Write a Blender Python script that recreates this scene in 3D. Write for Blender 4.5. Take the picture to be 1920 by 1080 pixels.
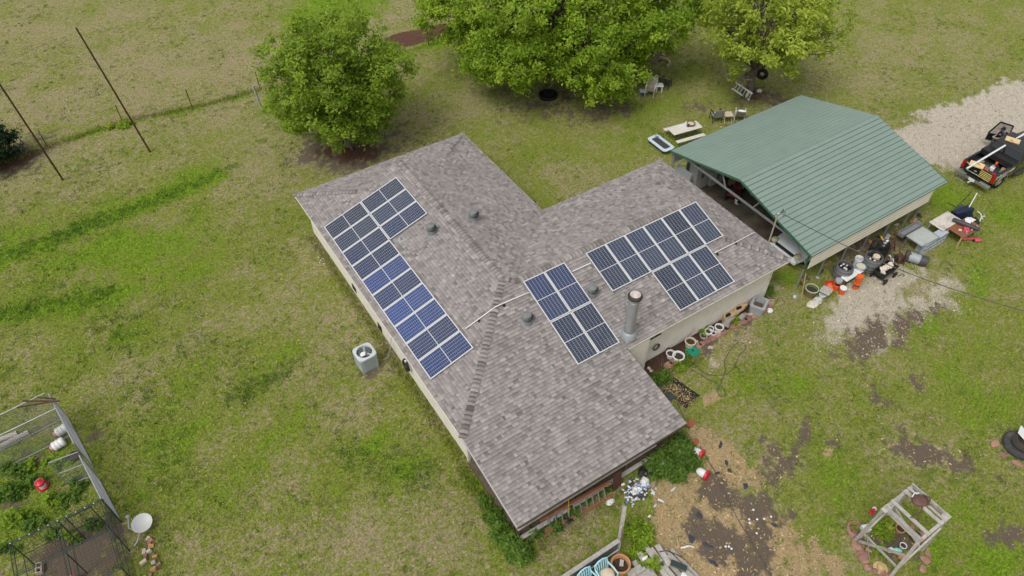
import bpy, bmesh, math, random
import numpy as np
from mathutils import Vector, Matrix, Euler
S = bpy.context.scene
for _o in list(bpy.data.objects): bpy.data.objects.remove(_o)
COL = S.collection
rnd = random.Random(7)
nr = np.random.RandomState(11)
R_ = math.radians

# ------------------------------------------------------------ camera (drone, 26 m up)
CAM = Vector((-11.0786, -18.0656, 25.769))
_y, _t, _r = R_(-32.5162), R_(-46.532), R_(-0.3227)
FW = Vector((math.sin(-_y)*math.cos(_t), math.cos(_y)*math.cos(_t), math.sin(_t)))
_rt = Vector((math.cos(_y), math.sin(_y), 0)); _up = _rt.cross(FW)
RT = math.cos(_r)*_rt + math.sin(_r)*_up
UP = -math.sin(_r)*_rt + math.cos(_r)*_up
FPX = 1372.39
cam = bpy.data.cameras.new("drone_camera"); camo = bpy.data.objects.new("drone_camera", cam)
COL.objects.link(camo); S.camera = camo
cam.sensor_width = 36.0; cam.lens = FPX/1920*36.0; cam.clip_end = 2000; cam.clip_start = 0.1
m = Matrix(((RT.x, UP.x, -FW.x), (RT.y, UP.y, -FW.y), (RT.z, UP.z, -FW.z))).to_4x4()
m.translation = CAM; camo.matrix_world = m

# ------------------------------------------------------------ overcast daylight
W = bpy.data.worlds.new("World"); S.world = W; W.use_nodes = True
nt = W.node_tree; nt.nodes.clear()
sky = nt.nodes.new("ShaderNodeTexSky"); sky.sky_type = 'NISHITA'; sky.sun_disc = False
SUN_EL, SUN_AZ = R_(58), R_(250)      # azimuth clockwise from +Y
sky.sun_elevation = SUN_EL; sky.sun_rotation = SUN_AZ
sky.air_density = 1.6; sky.dust_density = 4.0; sky.ozone_density = 1.0
hs = nt.nodes.new("ShaderNodeHueSaturation"); hs.inputs['Saturation'].default_value = 0.22
bg = nt.nodes.new("ShaderNodeBackground"); bg.inputs['Strength'].default_value = 0.13
wo = nt.nodes.new("ShaderNodeOutputWorld")
nt.links.new(sky.outputs[0], hs.inputs['Color']); nt.links.new(hs.outputs[0], bg.inputs[0]); nt.links.new(bg.outputs[0], wo.inputs[0])
sl = bpy.data.lights.new("sun", 'SUN'); sl.energy = 1.3; sl.angle = R_(24); sl.color = (1.0, .965, .91)
so = bpy.data.objects.new("sun", sl); COL.objects.link(so)
sd = Vector((math.sin(SUN_AZ)*math.cos(SUN_EL), math.cos(SUN_AZ)*math.cos(SUN_EL), math.sin(SUN_EL)))
so.rotation_euler = sd.to_track_quat('Z', 'Y').to_euler(); so.location = (0, 0, 40)
vs = S.view_settings; vs.view_transform = 'Standard'; vs.look = 'None'; vs.gamma = 1; vs.use_curve_mapping = False
vs.exposure = 0.0
S.cycles.max_bounces = 6; S.cycles.diffuse_bounces = 3; S.cycles.transparent_max_bounces = 8

# ------------------------------------------------------------ helpers
def G(px, py, z=0.0):
    """point of the horizontal plane at height z seen at a photo pixel"""
    d = FW*FPX + RT*(px-960) - UP*(py-540)
    return CAM + d*((z-CAM.z)/d.z)
def GY(px, py, y):
    d = FW*FPX + RT*(px-960) - UP*(py-540)
    return CAM + d*((y-CAM.y)/d.y)
def GX(px, py, x):
    d = FW*FPX + RT*(px-960) - UP*(py-540)
    return CAM + d*((x-CAM.x)/d.x)

class MB:
    def __init__(s): s.v = []; s.f = []; s.m = []; s.c = []
    def add(s, vs, fs, mi=0, col=None):
        n = len(s.v); s.v += [tuple(v) for v in vs]
        for f in fs: s.f.append(tuple(n+i for i in f)); s.m.append(mi); s.c.append(col)
        return s
    def quad(s, a, b, c, d, mi=0, col=None): return s.add([a, b, c, d], [(0, 1, 2, 3)], mi, col)
    def hexa(s, b4, t4, mi=0, col=None):
        return s.add(list(b4)+list(t4), [(3, 2, 1, 0), (4, 5, 6, 7), (0, 1, 5, 4), (1, 2, 6, 5), (2, 3, 7, 6), (3, 0, 4, 7)], mi, col)
    def box(s, c, d, rz=0, mi=0, rot=None, col=None, taper=1.0):
        M = rot if rot is not None else Matrix.Rotation(rz, 3, 'Z')
        x, y, z = d[0]/2, d[1]/2, d[2]/2; c = Vector(c)
        b = [c+M@Vector(p) for p in ((-x, -y, -z), (x, -y, -z), (x, y, -z), (-x, y, -z))]
        t = [c+M@Vector((p[0]*taper, p[1]*taper, z)) for p in ((-x, -y), (x, -y), (x, y), (-x, y))]
        return s.hexa(b, t, mi, col)
    def bar(s, p, q, w, h, up=(0, 0, 1), mi=0, col=None):
        p = Vector(p); q = Vector(q); d = (q-p).normalized(); u = Vector(up)
        sd = d.cross(u)
        if sd.length < 1e-4: sd = d.cross(Vector((1, 0, 0)))
        sd.normalize(); u = sd.cross(d); a = sd*w/2; b = u*h/2
        return s.hexa([p-a-b, p+a-b, p+a+b, p-a+b], [q-a-b, q+a-b, q+a+b, q-a+b], mi, col)
    def tube(s, path, r, n=8, mi=0, caps=True, col=None):
        path = [Vector(p) for p in path]; rs = r if isinstance(r, (list, tuple)) else [r]*len(path)
        b = len(s.v); prev = None
        for i, p in enumerate(path):
            d = (path[min(i+1, len(path)-1)]-path[max(i-1, 0)]).normalized()
            if prev is None:
                a = d.orthogonal().normalized()
            else:
                a = prev-d*prev.dot(d); a = a.normalized() if a.length > 1e-6 else d.orthogonal().normalized()
            prev = a; e = d.cross(a)
            for k in range(n):
                t = 2*math.pi*k/n; s.v.append(tuple(p+(a*math.cos(t)+e*math.sin(t))*rs[i]))
        for i in range(len(path)-1):
            for k in range(n):
                k2 = (k+1) % n
                s.f.append((b+i*n+k, b+i*n+k2, b+(i+1)*n+k2, b+(i+1)*n+k)); s.m.append(mi); s.c.append(col)
        if caps:
            s.f.append(tuple(b+k for k in reversed(range(n)))); s.m.append(mi); s.c.append(col)
            e0 = b+(len(path)-1)*n
            s.f.append(tuple(e0+k for k in range(n))); s.m.append(mi); s.c.append(col)
        return s
    def cyl(s, p, q, r0, r1=None, n=12, mi=0, caps=True, col=None):
        return s.tube([p, q], [r0, r0 if r1 is None else r1], n, mi, caps, col)
    def lathe(s, prof, c=(0, 0, 0), n=20, mi=0, M=None, sx=1, sy=1):
        b = len(s.v); c = Vector(c); M = M or Matrix.Identity(3)
        for (r, z) in prof:
            for k in range(n):
                t = 2*math.pi*k/n
                s.v.append(tuple(c+M@Vector((r*math.cos(t)*sx, r*math.sin(t)*sy, z))))
        for i in range(len(prof)-1):
            for k in range(n):
                k2 = (k+1) % n
                s.f.append((b+i*n+k, b+i*n+k2, b+(i+1)*n+k2, b+(i+1)*n+k)); s.m.append(mi); s.c.append(None)
        return s
    def torus(s, c, R, r, n=20, k=8, M=None, mi=0, sy=1):
        b = len(s.v); c = Vector(c); M = M or Matrix.Identity(3)
        for i in range(n):
            t = 2*math.pi*i/n
            for j in range(k):
                u = 2*math.pi*j/k
                s.v.append(tuple(c+M@Vector(((R+r*math.cos(u))*math.cos(t), (R+r*math.cos(u))*math.sin(t)*sy, r*math.sin(u)))))
        for i in range(n):
            for j in range(k):
                s.f.append((b+i*k+j, b+((i+1) % n)*k+j, b+((i+1) % n)*k+(j+1) % k, b+i*k+(j+1) % k)); s.m.append(mi); s.c.append(None)
        return s
    def blob(s, c, r, n=8, k=6, jit=.12, mi=0, seed=0, M=None):
        q = random.Random(seed); b = len(s.v); c = Vector(c); M = M or Matrix.Identity(3)
        r = Vector(r) if not isinstance(r, (int, float)) else Vector((r, r, r))
        for i in range(k+1):
            ph = math.pi*i/k
            for j in range(n):
                t = 2*math.pi*j/n; w = 1+q.uniform(-jit, jit)
                s.v.append(tuple(c+M@Vector((r.x*math.sin(ph)*math.cos(t)*w, r.y*math.sin(ph)*math.sin(t)*w, r.z*math.cos(ph)*w))))
        for i in range(k):
            for j in range(n):
                s.f.append((b+i*n+j, b+(i+1)*n+j, b+(i+1)*n+(j+1) % n, b+i*n+(j+1) % n)); s.m.append(mi); s.c.append(None)
        return s
    def prism(s, poly, z0, z1, mi=0, M=None, o=(0, 0, 0)):
        n = len(poly); M = M or Matrix.Identity(3); o = Vector(o)
        vs = [o+M@Vector((p[0], p[1], z0)) for p in poly]+[o+M@Vector((p[0], p[1], z1)) for p in poly]
        fs = [tuple(reversed(range(n))), tuple(range(n, 2*n))]+[(i, (i+1) % n, n+(i+1) % n, n+i) for i in range(n)]
        return s.add(vs, fs, mi)
    def mesh(s, name, mats, smooth=False, bevel=0, bseg=2):
        me = bpy.data.meshes.new(name); me.from_pydata(s.v, [], s.f)
        for mt in (mats if isinstance(mats, (list, tuple)) else [mats]): me.materials.append(mt)
        me.polygons.foreach_set('material_index', s.m)
        if any(c is not None for c in s.c):
            a = me.attributes.new('tint', 'FLOAT', 'FACE'); a.data.foreach_set('value', [0.5 if c is None else c for c in s.c])
        if bevel:
            bm = bmesh.new(); bm.from_mesh(me)
            es = [e for e in bm.edges if len(e.link_faces) == 2 and e.calc_face_angle(0) > .6]
            bmesh.ops.bevel(bm, geom=es, offset=bevel, segments=bseg, affect='EDGES', profile=.5, clamp_overlap=True)
            bm.to_mesh(me); bm.free()
        if smooth:
            me.shade_smooth()
            try: me.set_sharp_from_angle(angle=R_(40))
            except Exception: pass
        me.update(); return me
    def build(s, name, mats, parent=None, smooth=False, bevel=0, loc=None, rz=None, bseg=2):
        o = bpy.data.objects.new(name, s.mesh(name, mats, smooth, bevel, bseg)); COL.objects.link(o)
        if parent: o.parent = parent
        if loc is not None: o.location = loc
        if rz is not None: o.rotation_euler.z = rz
        return o

def tag(o, label=None, cat=None, group=None, kind=None):
    if label: o['label'] = label
    if cat: o['category'] = cat
    if group: o['group'] = group
    if kind: o['kind'] = kind
    return o
def thing(name, label, cat, loc=(0, 0, 0), rz=0, group=None):
    o = bpy.data.objects.new(name, None); COL.objects.link(o); o.empty_display_size = .2
    o.location = loc; o.rotation_euler = (0, 0, rz); return tag(o, label, cat, group)
def solo(name, label, cat, mb, mats, loc=(0, 0, 0), rz=0, group=None, smooth=False, bevel=0):
    o = mb.build(name, mats, None, smooth, bevel); o.location = loc; o.rotation_euler = (0, 0, rz)
    return tag(o, label, cat, group)
def kids(o): return [c for c in bpy.data.objects if c.parent == o]
def dup(root, loc, rz=None, label=None, scale=None):
    def cp(o, par):
        c = o.copy(); COL.objects.link(c)
        if par: c.parent = par
        for ch in o.children: cp(ch, c)
        return c
    r = cp(root, None); r.location = loc
    if rz is not None: r.rotation_euler.z = rz
    if scale: r.scale = (scale,)*3
    if label: r['label'] = label
    return r
def rot3(rx=0, ry=0, rz=0): return Euler((rx, ry, rz)).to_matrix()

# ------------------------------------------------------------ materials
def srgb(r, g, b):
    f = lambda c: (c/255/12.92) if c/255 <= .04045 else ((c/255+.055)/1.055)**2.4
    return (f(r), f(g), f(b), 1)
def mat(name, col, rough=.6, metal=0, var=.12, scale=6, bump=.0, bscale=40, col2=None, dirt=None, dscale=2.5, damt=.35, tint=0, spec=.4, coat=0, trans=0, obj_rand=0):
    """procedural paint: base colour with noise variation, optional second colour in blotches, bump"""
    M = bpy.data.materials.new(name); M.use_nodes = True; n = M.node_tree.nodes; l = M.node_tree.links
    b = n['Principled BSDF']; b.inputs['Roughness'].default_value = rough; b.inputs['Metallic'].default_value = metal
    b.inputs['Specular IOR Level'].default_value = spec
    if coat: b.inputs['Coat Weight'].default_value = coat; b.inputs['Coat Roughness'].default_value = .08
    if trans: b.inputs['Transmission Weight'].default_value = trans
    tc = n.new('ShaderNodeTexCoord')
    def noise(sc, det=4, ro=.6):
        q = n.new('ShaderNodeTexNoise'); q.inputs['Scale'].default_value = sc; q.inputs['Detail'].default_value = det
        q.inputs['Roughness'].default_value = ro; l.new(tc.outputs['Object'], q.inputs['Vector']); return q
    def mixc(fac, a, bb, mode='MIX'):
        q = n.new('ShaderNodeMix'); q.data_type = 'RGBA'; q.blend_type = mode
        for i, v in ((0, fac), (6, a), (7, bb)):
            if hasattr(v, 'links') or hasattr(v, 'is_linked'): l.new(v, q.inputs[i])
            elif i == 0: q.inputs[0].default_value = v
            else: q.inputs[i].default_value = v
        return q.outputs[2]
    c = None
    q = noise(scale); mr = n.new('ShaderNodeMapRange'); mr.inputs[1].default_value = .25; mr.inputs[2].default_value = .75
    mr.inputs[3].default_value = 1-var; mr.inputs[4].default_value = 1+var; l.new(q.outputs[0], mr.inputs[0])
    base = n.new('ShaderNodeRGB'); base.outputs[0].default_value = col; c = base.outputs[0]
    if col2 is not None:
        q2 = noise(scale*.7, 5); r2 = n.new('ShaderNodeMapRange'); r2.inputs[1].default_value = .4; r2.inputs[2].default_value = .6
        l.new(q2.outputs[0], r2.inputs[0]); c = mixc(r2.outputs[0], c, col2)
    if tint or obj_rand:
        if tint:
            at = n.new('ShaderNodeAttribute'); at.attribute_name = 'tint'; src = at.outputs['Fac']; amt = tint
        else:
            oi = n.new('ShaderNodeObjectInfo'); src = oi.outputs['Random']; amt = obj_rand
        m3 = n.new('ShaderNodeMapRange'); m3.inputs[3].default_value = 1-amt; m3.inputs[4].default_value = 1+amt; l.new(src, m3.inputs[0])
        vm = n.new('ShaderNodeVectorMath'); vm.operation = 'SCALE'; l.new(c, vm.inputs[0]); l.new(m3.outputs[0], vm.inputs['Scale']); c = vm.outputs[0]
    vm = n.new('ShaderNodeVectorMath'); vm.operation = 'SCALE'; l.new(c, vm.inputs[0]); l.new(mr.outputs[0], vm.inputs['Scale']); c = vm.outputs[0]
    if dirt is not None:
        q3 = noise(dscale, 7, .7); r3 = n.new('ShaderNodeMapRange'); r3.inputs[1].default_value = .5; r3.inputs[2].default_value = .72
        r3.inputs[4].default_value = damt; l.new(q3.outputs[0], r3.inputs[0]); c = mixc(r3.outputs[0], c, dirt)
    l.new(c, b.inputs['Base Color'])
    if bump:
        qb = noise(bscale, 5); bp = n.new('ShaderNodeBump'); bp.inputs['Strength'].default_value = bump; bp.inputs['Distance'].default_value = .02
        l.new(qb.outputs[0], bp.inputs['Height']); l.new(bp.outputs[0], b.inputs['Normal'])
    return M
def gsc(v): return (v, v, v, 1)
BROWN = (.09, .06, .04, 1)
M_ = dict(
    siding=mat('siding_cream', (.75, .7, .615, 1), .55, var=.05, dirt=(.33, .29, .22, 1), damt=.3),
    fascia=mat('fascia_paint', (.76, .71, .62, 1), .5, var=.06, dirt=(.3, .26, .2, 1), damt=.3),
    shingle=mat('asphalt_shingle', (.3, .27, .259, 1), .9, var=.1, scale=3, tint=.5, bump=.4, bscale=300, dirt=(.24, .235, .21, 1), dscale=.9, damt=.35, spec=.2),
    cap=mat('ridge_cap_shingle', (.268, .24, .224, 1), .9, var=.1, scale=7, tint=.5, bump=.4, bscale=250, spec=.2),
    felt=mat('roof_base', (.07, .065, .06, 1), .95),
    galv=mat('galvanised_steel', (.42, .43, .44, 1), .42, .55, var=.18, scale=5),
    galvd=mat('dull_steel', (.3, .31, .32, 1), .55, .4, var=.15),
    white=mat('white_paint', gsc(.78), .45, var=.05, dirt=(.4, .36, .28, 1), damt=.25),
    whitep=mat('white_plastic', gsc(.76), .35, var=.06, dirt=(.5, .45, .35, 1), damt=.3),
    alu=mat('aluminium', gsc(.72), .35, .35, var=.05),
    black=mat('black_plastic', gsc(.018), .45, var=.3),
    blackm=mat('black_metal', gsc(.02), .4, .3, var=.3),
    dark=mat('dark_gap', gsc(.012), .9),
    rust=mat('rusty_iron', (.17, .06, .03, 1), .85, .2, var=.3, scale=12, col2=(.09, .04, .025, 1), bump=.3),
    rustp=mat('rusty_pole', (.12, .055, .035, 1), .8, .2, var=.3, scale=5, col2=(.07, .04, .03, 1)),
    wood=mat('weathered_wood', (.42, .395, .355, 1), .85, var=.22, scale=9, bump=.4, bscale=60, dirt=(.13, .11, .09, 1), damt=.45, obj_rand=.15),
    woodb=mat('brown_wood', (.25, .1, .05, 1), .55, var=.25, scale=8),
    woodt=mat('tan_wood', (.5, .34, .17, 1), .6, var=.15),
    plank=mat('dark_plank', (.12, .085, .06, 1), .8, var=.3),
    terra=mat('terracotta', (.5, .25, .12, 1), .75, var=.18, dirt=(.5, .4, .3, 1), damt=.3),
    paver=mat('pink_paver', (.33, .18, .14, 1), .9, var=.2, obj_rand=.25, bump=.3, dirt=(.15, .11, .08, 1)),
    concrete=mat('concrete', (.42, .4, .37, 1), .9, var=.15, bump=.3, dirt=(.2, .17, .13, 1)),
    stone=mat('pale_stone', (.55, .5, .42, 1), .85, var=.25, bump=.4, obj_rand=.2),
    soil=mat('soil', (.055, .038, .028, 1), .95, var=.35, scale=14, bump=.8, bscale=30),
    red=mat('red_plastic', (.55, .025, .04, 1), .4, var=.1),
    orange=mat('orange_plastic', (.72, .12, .02, 1), .4, var=.1, dirt=(.4, .2, .1, 1), damt=.25),
    bluep=mat('pale_blue_plastic', (.4, .68, .78, 1), .45, var=.06),
    cushion=mat('cream_cushion', (.62, .52, .38, 1), .8, var=.15),
    bark=mat('bark', (.19, .15, .12, 1), .9, var=.3, scale=5, bump=.8, bscale=15, col2=(.11, .085, .07, 1)),
    rubber=mat('rubber', gsc(.02), .75, var=.3),
    glassd=mat('dark_glass', (.015, .018, .02, 1), .08, spec=.6),
    navy=mat('navy_plastic', (.012, .022, .05, 1), .5, var=.2),
    grey=mat('grey_plastic', (.33, .36, .38, 1), .5, var=.1, dirt=(.2, .18, .15, 1), damt=.3),
    greyd=mat('charcoal_plastic', gsc(.06), .55, var=.2),
    green=mat('green_plastic', (.01, .25, .15, 1), .45, var=.1),
    greenp=mat('pale_green_rim', (.3, .5, .33, 1), .5),
    cord=mat('hose', (.085, .08, .068, 1), .6, var=.2),
    greyw=mat('pale_grey_trim', gsc(.5), .6, var=.1),
    straw=mat('straw', (.5, .36, .18, 1), .9, var=.25),
)
# ------------------------------------------------------------ ground masks (world coordinates)
_perm = np.random.RandomState(3).rand(256, 256)
def vnoise(x, y):
    xi = np.floor(x).astype(int); yi = np.floor(y).astype(int); fx = x-xi; fy = y-yi
    fx = fx*fx*(3-2*fx); fy = fy*fy*(3-2*fy); g = lambda a, b: _perm[a % 256, b % 256]
    return (g(xi, yi)*(1-fx)+g(xi+1, yi)*fx)*(1-fy)+(g(xi, yi+1)*(1-fx)+g(xi+1, yi+1)*fx)*fy
def fbm(x, y, o=4):
    s = 0; a = .5; t = 0
    for i in range(o): s = s+a*vnoise(x*2**i+17*i, y*2**i+31*i); t += a; a *= .55
    return s/t
def blobs(L, x, y):
    """L: (photo px, py, radius m, stretch, world angle deg, strength)"""
    v = np.zeros_like(x)
    for (px, py, r, st, an, w) in L:
        c = G(px, py); a = R_(an); dx = x-c.x; dy = y-c.y
        u = (dx*math.cos(a)+dy*math.sin(a))/(r*st); q = (-dx*math.sin(a)+dy*math.cos(a))/r
        v = np.maximum(v, w*np.exp(-(u*u+q*q)*1.1))
    return v
def band(p, q, w, x, y):
    p = G(*p); q = G(*q); d = (q-p); L = d.length; d = d/L
    t = np.clip((x-p.x)*d.x+(y-p.y)*d.y, 0, L); dx = x-p.x-t*d.x; dy = y-p.y-t*d.y
    return np.exp(-(dx*dx+dy*dy)/(w*w))
DIRT = [(1358, 930, .75, 1.5, -60, 1), (1350, 905, .5, 1.6, -60, .9), (1419, 950, .8, 1.4, -60, 1), (1346, 1010, .75, 1.7, -55, 1.1), (1425, 1007, .6, 1.3, 0, 1), (1411, 1055, .8, 1.5, 20, 1),
        (1340, 1045, .4, 2, -50, .8), (1305, 970, .35, 1.6, 70, .9), (1460, 876, 1.0, 1.7, -20, .85), (1440, 830, .4, 3, -70, .7), (1508, 806, .35, 2.6, 30, .8), (1560, 830, .3, 1.6, -60, .6),
        (1735, 850, 1.0, 1.6, -40, 1.05), (1790, 870, 1.0, 1.3, -20, .75), (1690, 800, .4, 2.4, -50, .7), (1655, 755, .35, 3, -55, .65), (1716, 713, .8, 1.3, 0, .65), (1620, 640, 1.0, 2.2, 10, .75), (1700, 600, .8, 2.2, 15, .7), (1760, 580, .6, 2, 20, .6), (1560, 670, .6, 1.6, 0, .6), (1600, 660, .8, 1.8, 20, .6), (1625, 720, .22, 3.5, -65, .65), (1650, 745, .2, 4, -62, .7), (1590, 735, .2, 3, -65, .6), (1690, 640, .6, 2, 10, .6),
        (1883, 995, .8, 1.6, -20, .6), (1465, 745, .5, 1.5, 20, .5), (1860, 900, .35, 3, -30, .6), (1540, 700, .4, 2, 40, .55), (1480, 960, .35, 2.2, -60, .55), (1640, 960, .3, 2, 0, .4),
        (668, 285, 2.6, 1.25, -20, .95), (590, 285, 2.0, 1, 0, .75), (720, 262, 2.2, 1.3, 0, .7), (1000, 195, 2.6, 1.6, 0, .55), (960, 175, 1.6, 1.5, 0, .5), (1120, 210, 3.0, 1.6, 0, .5), (1060, 180, 1.3, 1.2, 0, .8),
        (30, 300, 2.6, 1.4, 0, .7), (60, 320, 1.5, 1, 0, .5), (1230, 100, 1.7, 1.5, 30, .7), (1430, 190, 1.6, 1.4, -30, .7), (1300, 200, 2, 1.6, 0, .4), (1400, 235, 1.5, 2, -20, .5),
        (590, 465, .5, 1.5, 0, .75), (700, 700, .9, 1, 0, .6), (735, 690, .6, 1.5, -60, .55), (1240, 690, .5, 3.4, 32, .9), (1330, 640, .45, 4, 32, .8), (1400, 590, .5, 4, 32, .75),
        (60, 860, 1.2, 1.4, 30, .6), (150, 1040, 1.7, 1.2, 0, 1.0), (40, 930, .8, 1.4, 0, .55), (180, 820, .7, 1.4, 0, .45), (1670, 1030, 1.2, 1.1, 0, .85), (1640, 470, 1.6, 2.2, 0, .75), (1700, 420, 1.4, 2, 0, .5),
        (1890, 825, .9, 1.2, 0, .7), (820, 1010, .6, 1.5, 0, .35), (1000, 1030, .9, 2, 10, .4), (1050, 1000, .7, 2, 10, .4)]
STRAW = [(1330, 840, .8, 1.5, -50, .95), (1320, 815, .5, 1.5, -40, .9), (1370, 880, 1.1, 1.5, -50, .95), (1290, 950, 1.5, 1.2, 0, 1), (1330, 990, 1.5, 1.3, 0, 1), (1400, 980, 1.3, 1.4, -60, .85), (1440, 1030, 1.4, 1.3, 0, .8),
         (1300, 1040, 1.5, 1.2, 0, .95), (1500, 1060, 1.3, 1.3, 0, .7), (1380, 1075, 1.6, 1.2, 0, .95), (1240, 1000, .6, 1.6, 60, .6), (1550, 850, .3, 1.5, 0, .5), (1330, 750, .4, 2, 0, .5), (1790, 855, .5, 2, 60, .6), (1560, 1065, .7, 1.4, 0, .6)]
LUSH = [(240, 470, 2.6, 2.6, -15, .75), (300, 520, 2.4, 2, 0, .6), (420, 500, 1.6, 2, 0, .45), (330, 850, 1.2, 2.4, 30, .6), (360, 700, .9, 3, 35, .55), (450, 760, .8, 2.6, 30, .5), (120, 420, 1.6, 3, 0, .7), (330, 350, 1.2, 3.2, 25, .8), (60, 560, 1.2, 3, 0, .6), (150, 540, 1, 3, 10, .7), (500, 690, .9, 3, 20, .6), (250, 620, 1.2, 1.6, 0, .5), (700, 830, .9, 1.4, 0, .6),
        (760, 880, .8, 2, 0, .6), (330, 820, 1.3, 2, 0, .5), (500, 840, 1, 2, 30, .5), (620, 940, 1, 1.6, 0, .5), (400, 960, 1.2, 2, 0, .4), (640, 15, 4, 1.4, 0, .95), (1480, 720, 1.6, 1.4, 0, .55), (1560, 900, 1.6, 1.6, 0, .6),
        (1600, 760, 1.5, 1.6, 0, .5), (1790, 680, 1.6, 1.6, 0, .55), (1850, 780, 1.6, 1.6, 0, .65), (1820, 950, 1.6, 1.6, 0, .6), (1750, 1020, 1.4, 1.5, 0, .7), (1550, 990, 1, 1.6, 0, .6), (1860, 1060, 1.4, 1.5, 0, .6), (1740, 610, 1, 2.6, 20, .6),
        (1830, 530, 1.5, 2, 20, .55), (1780, 370, 1.6, 1.6, 20, .7), (1890, 400, 1.5, 1.6, 0, .6), (1440, 640, .7, 2, 30, .4), (1010, 300, 2, 2.2, 30, .35), (1180, 240, 2.4, 1.6, 0, .45), (1230, 200, 2, 1.4, 0, .5), (860, 80, 2.5, 3, 25, .4),
        (60, 890, 1.4, 1.6, 0, .8), (30, 990, 1.2, 1.6, 0, .8), (60, 850, 1, 2, 0, .7), (1000, 960, .6, 2, 0, .4), (1170, 1000, .7, 1, 0, .5), (980, 990, .9, 2.2, 15, .6), (1240, 930, .8, 1.6, 0, .7), (880, 900, .7, 2.4, -60, .6), (930, 1000, .8, 1.4, 0, .5), (1430, 690, .8, 2, 30, .4), (1480, 520, .7, 1, 0, .8)]
DRY = [(300, 130, 9, 2, 0, .75), (560, 100, 8, 1.6, 0, .8), (700, 60, 6, 1.5, 0, .8), (250, 180, 5, 3, 10, .6), (100, 60, 9, 1.5, 0, .5), (450, 220, 3, 2, 0, .45), (800, 220, 3, 2, 0, .5), (1650, 100, 5, 2, 0, .45), (1050, 330, 2, 2, 0, .4),
       (580, 600, 2, 2.4, -60, .5), (640, 750, 1.4, 2, -60, .5), (420, 600, 1.2, 2, 0, .4), (800, 940, 1.4, 2, 0, .55), (680, 1000, 1.2, 2, 0, .5), (820, 1000, 1, 1.5, 0, .6), (900, 960, .8, 1.6, 0, .3), (1660, 560, 2, 2, 20, .5), (1350, 690, .8, 1.6, 20, .6), (1450, 980, .8, 1.6, 0, .5), (560, 280, 3, 1.6, 20, .45), (1060, 1010, 1, 2, 20, .45), (1400, 640, .7, 3, 30, .6)]
def gravel_mask(x, y):
    up_ = 1.5-.075*(x-28); lo_ = -4.3-.16*(x-28); lf_ = 27.0+.28*np.abs(y+1.2)
    v = np.clip(.5+.55*np.minimum(np.minimum(up_-y, y-lo_), (x-lf_)), 0, 1.15)
    u = blobs([(1660, 540, 1.4, 2.2, 10, .95), (1765, 545, 1.4, 1.9, 10, .95), (1600, 560, 1.2, 1.6, 10, .95), (1690, 575, 1.3, 2, 10, .85), (1560, 600, .9, 1.8, 20, .7), (1720, 520, 1, 2, 15, .8), (1650, 610, .9, 2, 10, .62), (1460, 545, .8, 1.3, 80, .75), (1440, 590, .6, 1.6, 50, .65), (1395, 625, .5, 2.4, 32, .72), (1340, 680, .55, 1.6, 32, .8), (1420, 620, .4, 2, 30, .5), (1590, 500, .7, 2.5, 10, .7), (1620, 590, 1.7, 2.0, 0, .95), (1720, 560, 1.5, 2, 10, .9), (1540, 640, 1.1, 1.6, 0, .75), (1650, 640, 1.1, 2, 10, .7)], x, y)
    return v, u
def masks(x, y):
    n1 = fbm(x*.55, y*.55, 5); n2 = fbm(x*1.9+9, y*1.9+4, 4)
    e = (n1-.5)*.9+(n2-.5)*.75
    n3 = fbm(x*6.1+3, y*6.1+8, 3); e2 = (n3-.5)*1.0
    d = blobs(DIRT, x, y); s = blobs(STRAW, x, y)
    lu = np.maximum(blobs(LUSH, x, y), np.maximum(band((-40, 505), (400, 330), .95, x, y)*1.15, band((-40, 602), (235, 548), .7, x, y)*1.05))
    lu = np.maximum(lu, band((60, 275), (520, 165), .35, x, y)*.55); lu = np.maximum(lu, band((740, 110), (900, 55), .7, x, y)*.8)
    dr = blobs(DRY, x, y)
    gv, gu = gravel_mask(x, y)
    sm = lambda a, lo, hi: np.clip((a-lo)/(hi-lo), 0, 1)
    dirt = sm(d*1.1+e*1.0+e2*1.0, .25, .88)*np.clip(d*4-.4, 0, 1); straw = sm(s*1.1+e*.8+e2*.6, .3, .7)*np.clip(s*4-.3, 0, 1)
    lush = np.clip(lu*.8+e*.8+e2*.35+.08, 0, 1); dry = np.clip(dr*.85+(.5-n1)*.6+(n2-.5)*.35+e2*.2+.05, 0, 1)
    dr_ = np.exp(-((x-(G(1430,560).x))**2+(y-(G(1430,560).y))**2)/9)
    grav = np.maximum(sm(gv+e*1.2+e2*.8, .25, .9)*np.clip(gv*4, 0, 1), sm(gu*1.1+e*1.1+e2*.8, .3, .9)*.7*np.clip(gu*4-.4, 0, 1))
    rb = sm(band((748, 76), (862, 52), 1.15, x, y)+e*.25+e2*.2, .42, .56)
    rb = np.maximum(rb, sm(blobs([(668, 285, 2.0, 1.25, -20, 1), (610, 287, 1.3, 1, 0, .8), (715, 268, 1.3, 1.2, 0, .75), (25, 300, 2.0, 1.4, 0, .8), (1062, 184, .9, 1.2, 0, .9)], x, y)+e*.8+e2*.5, .42, .85)*.8)
    return dirt, straw, lush, dry, grav, rb

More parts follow.
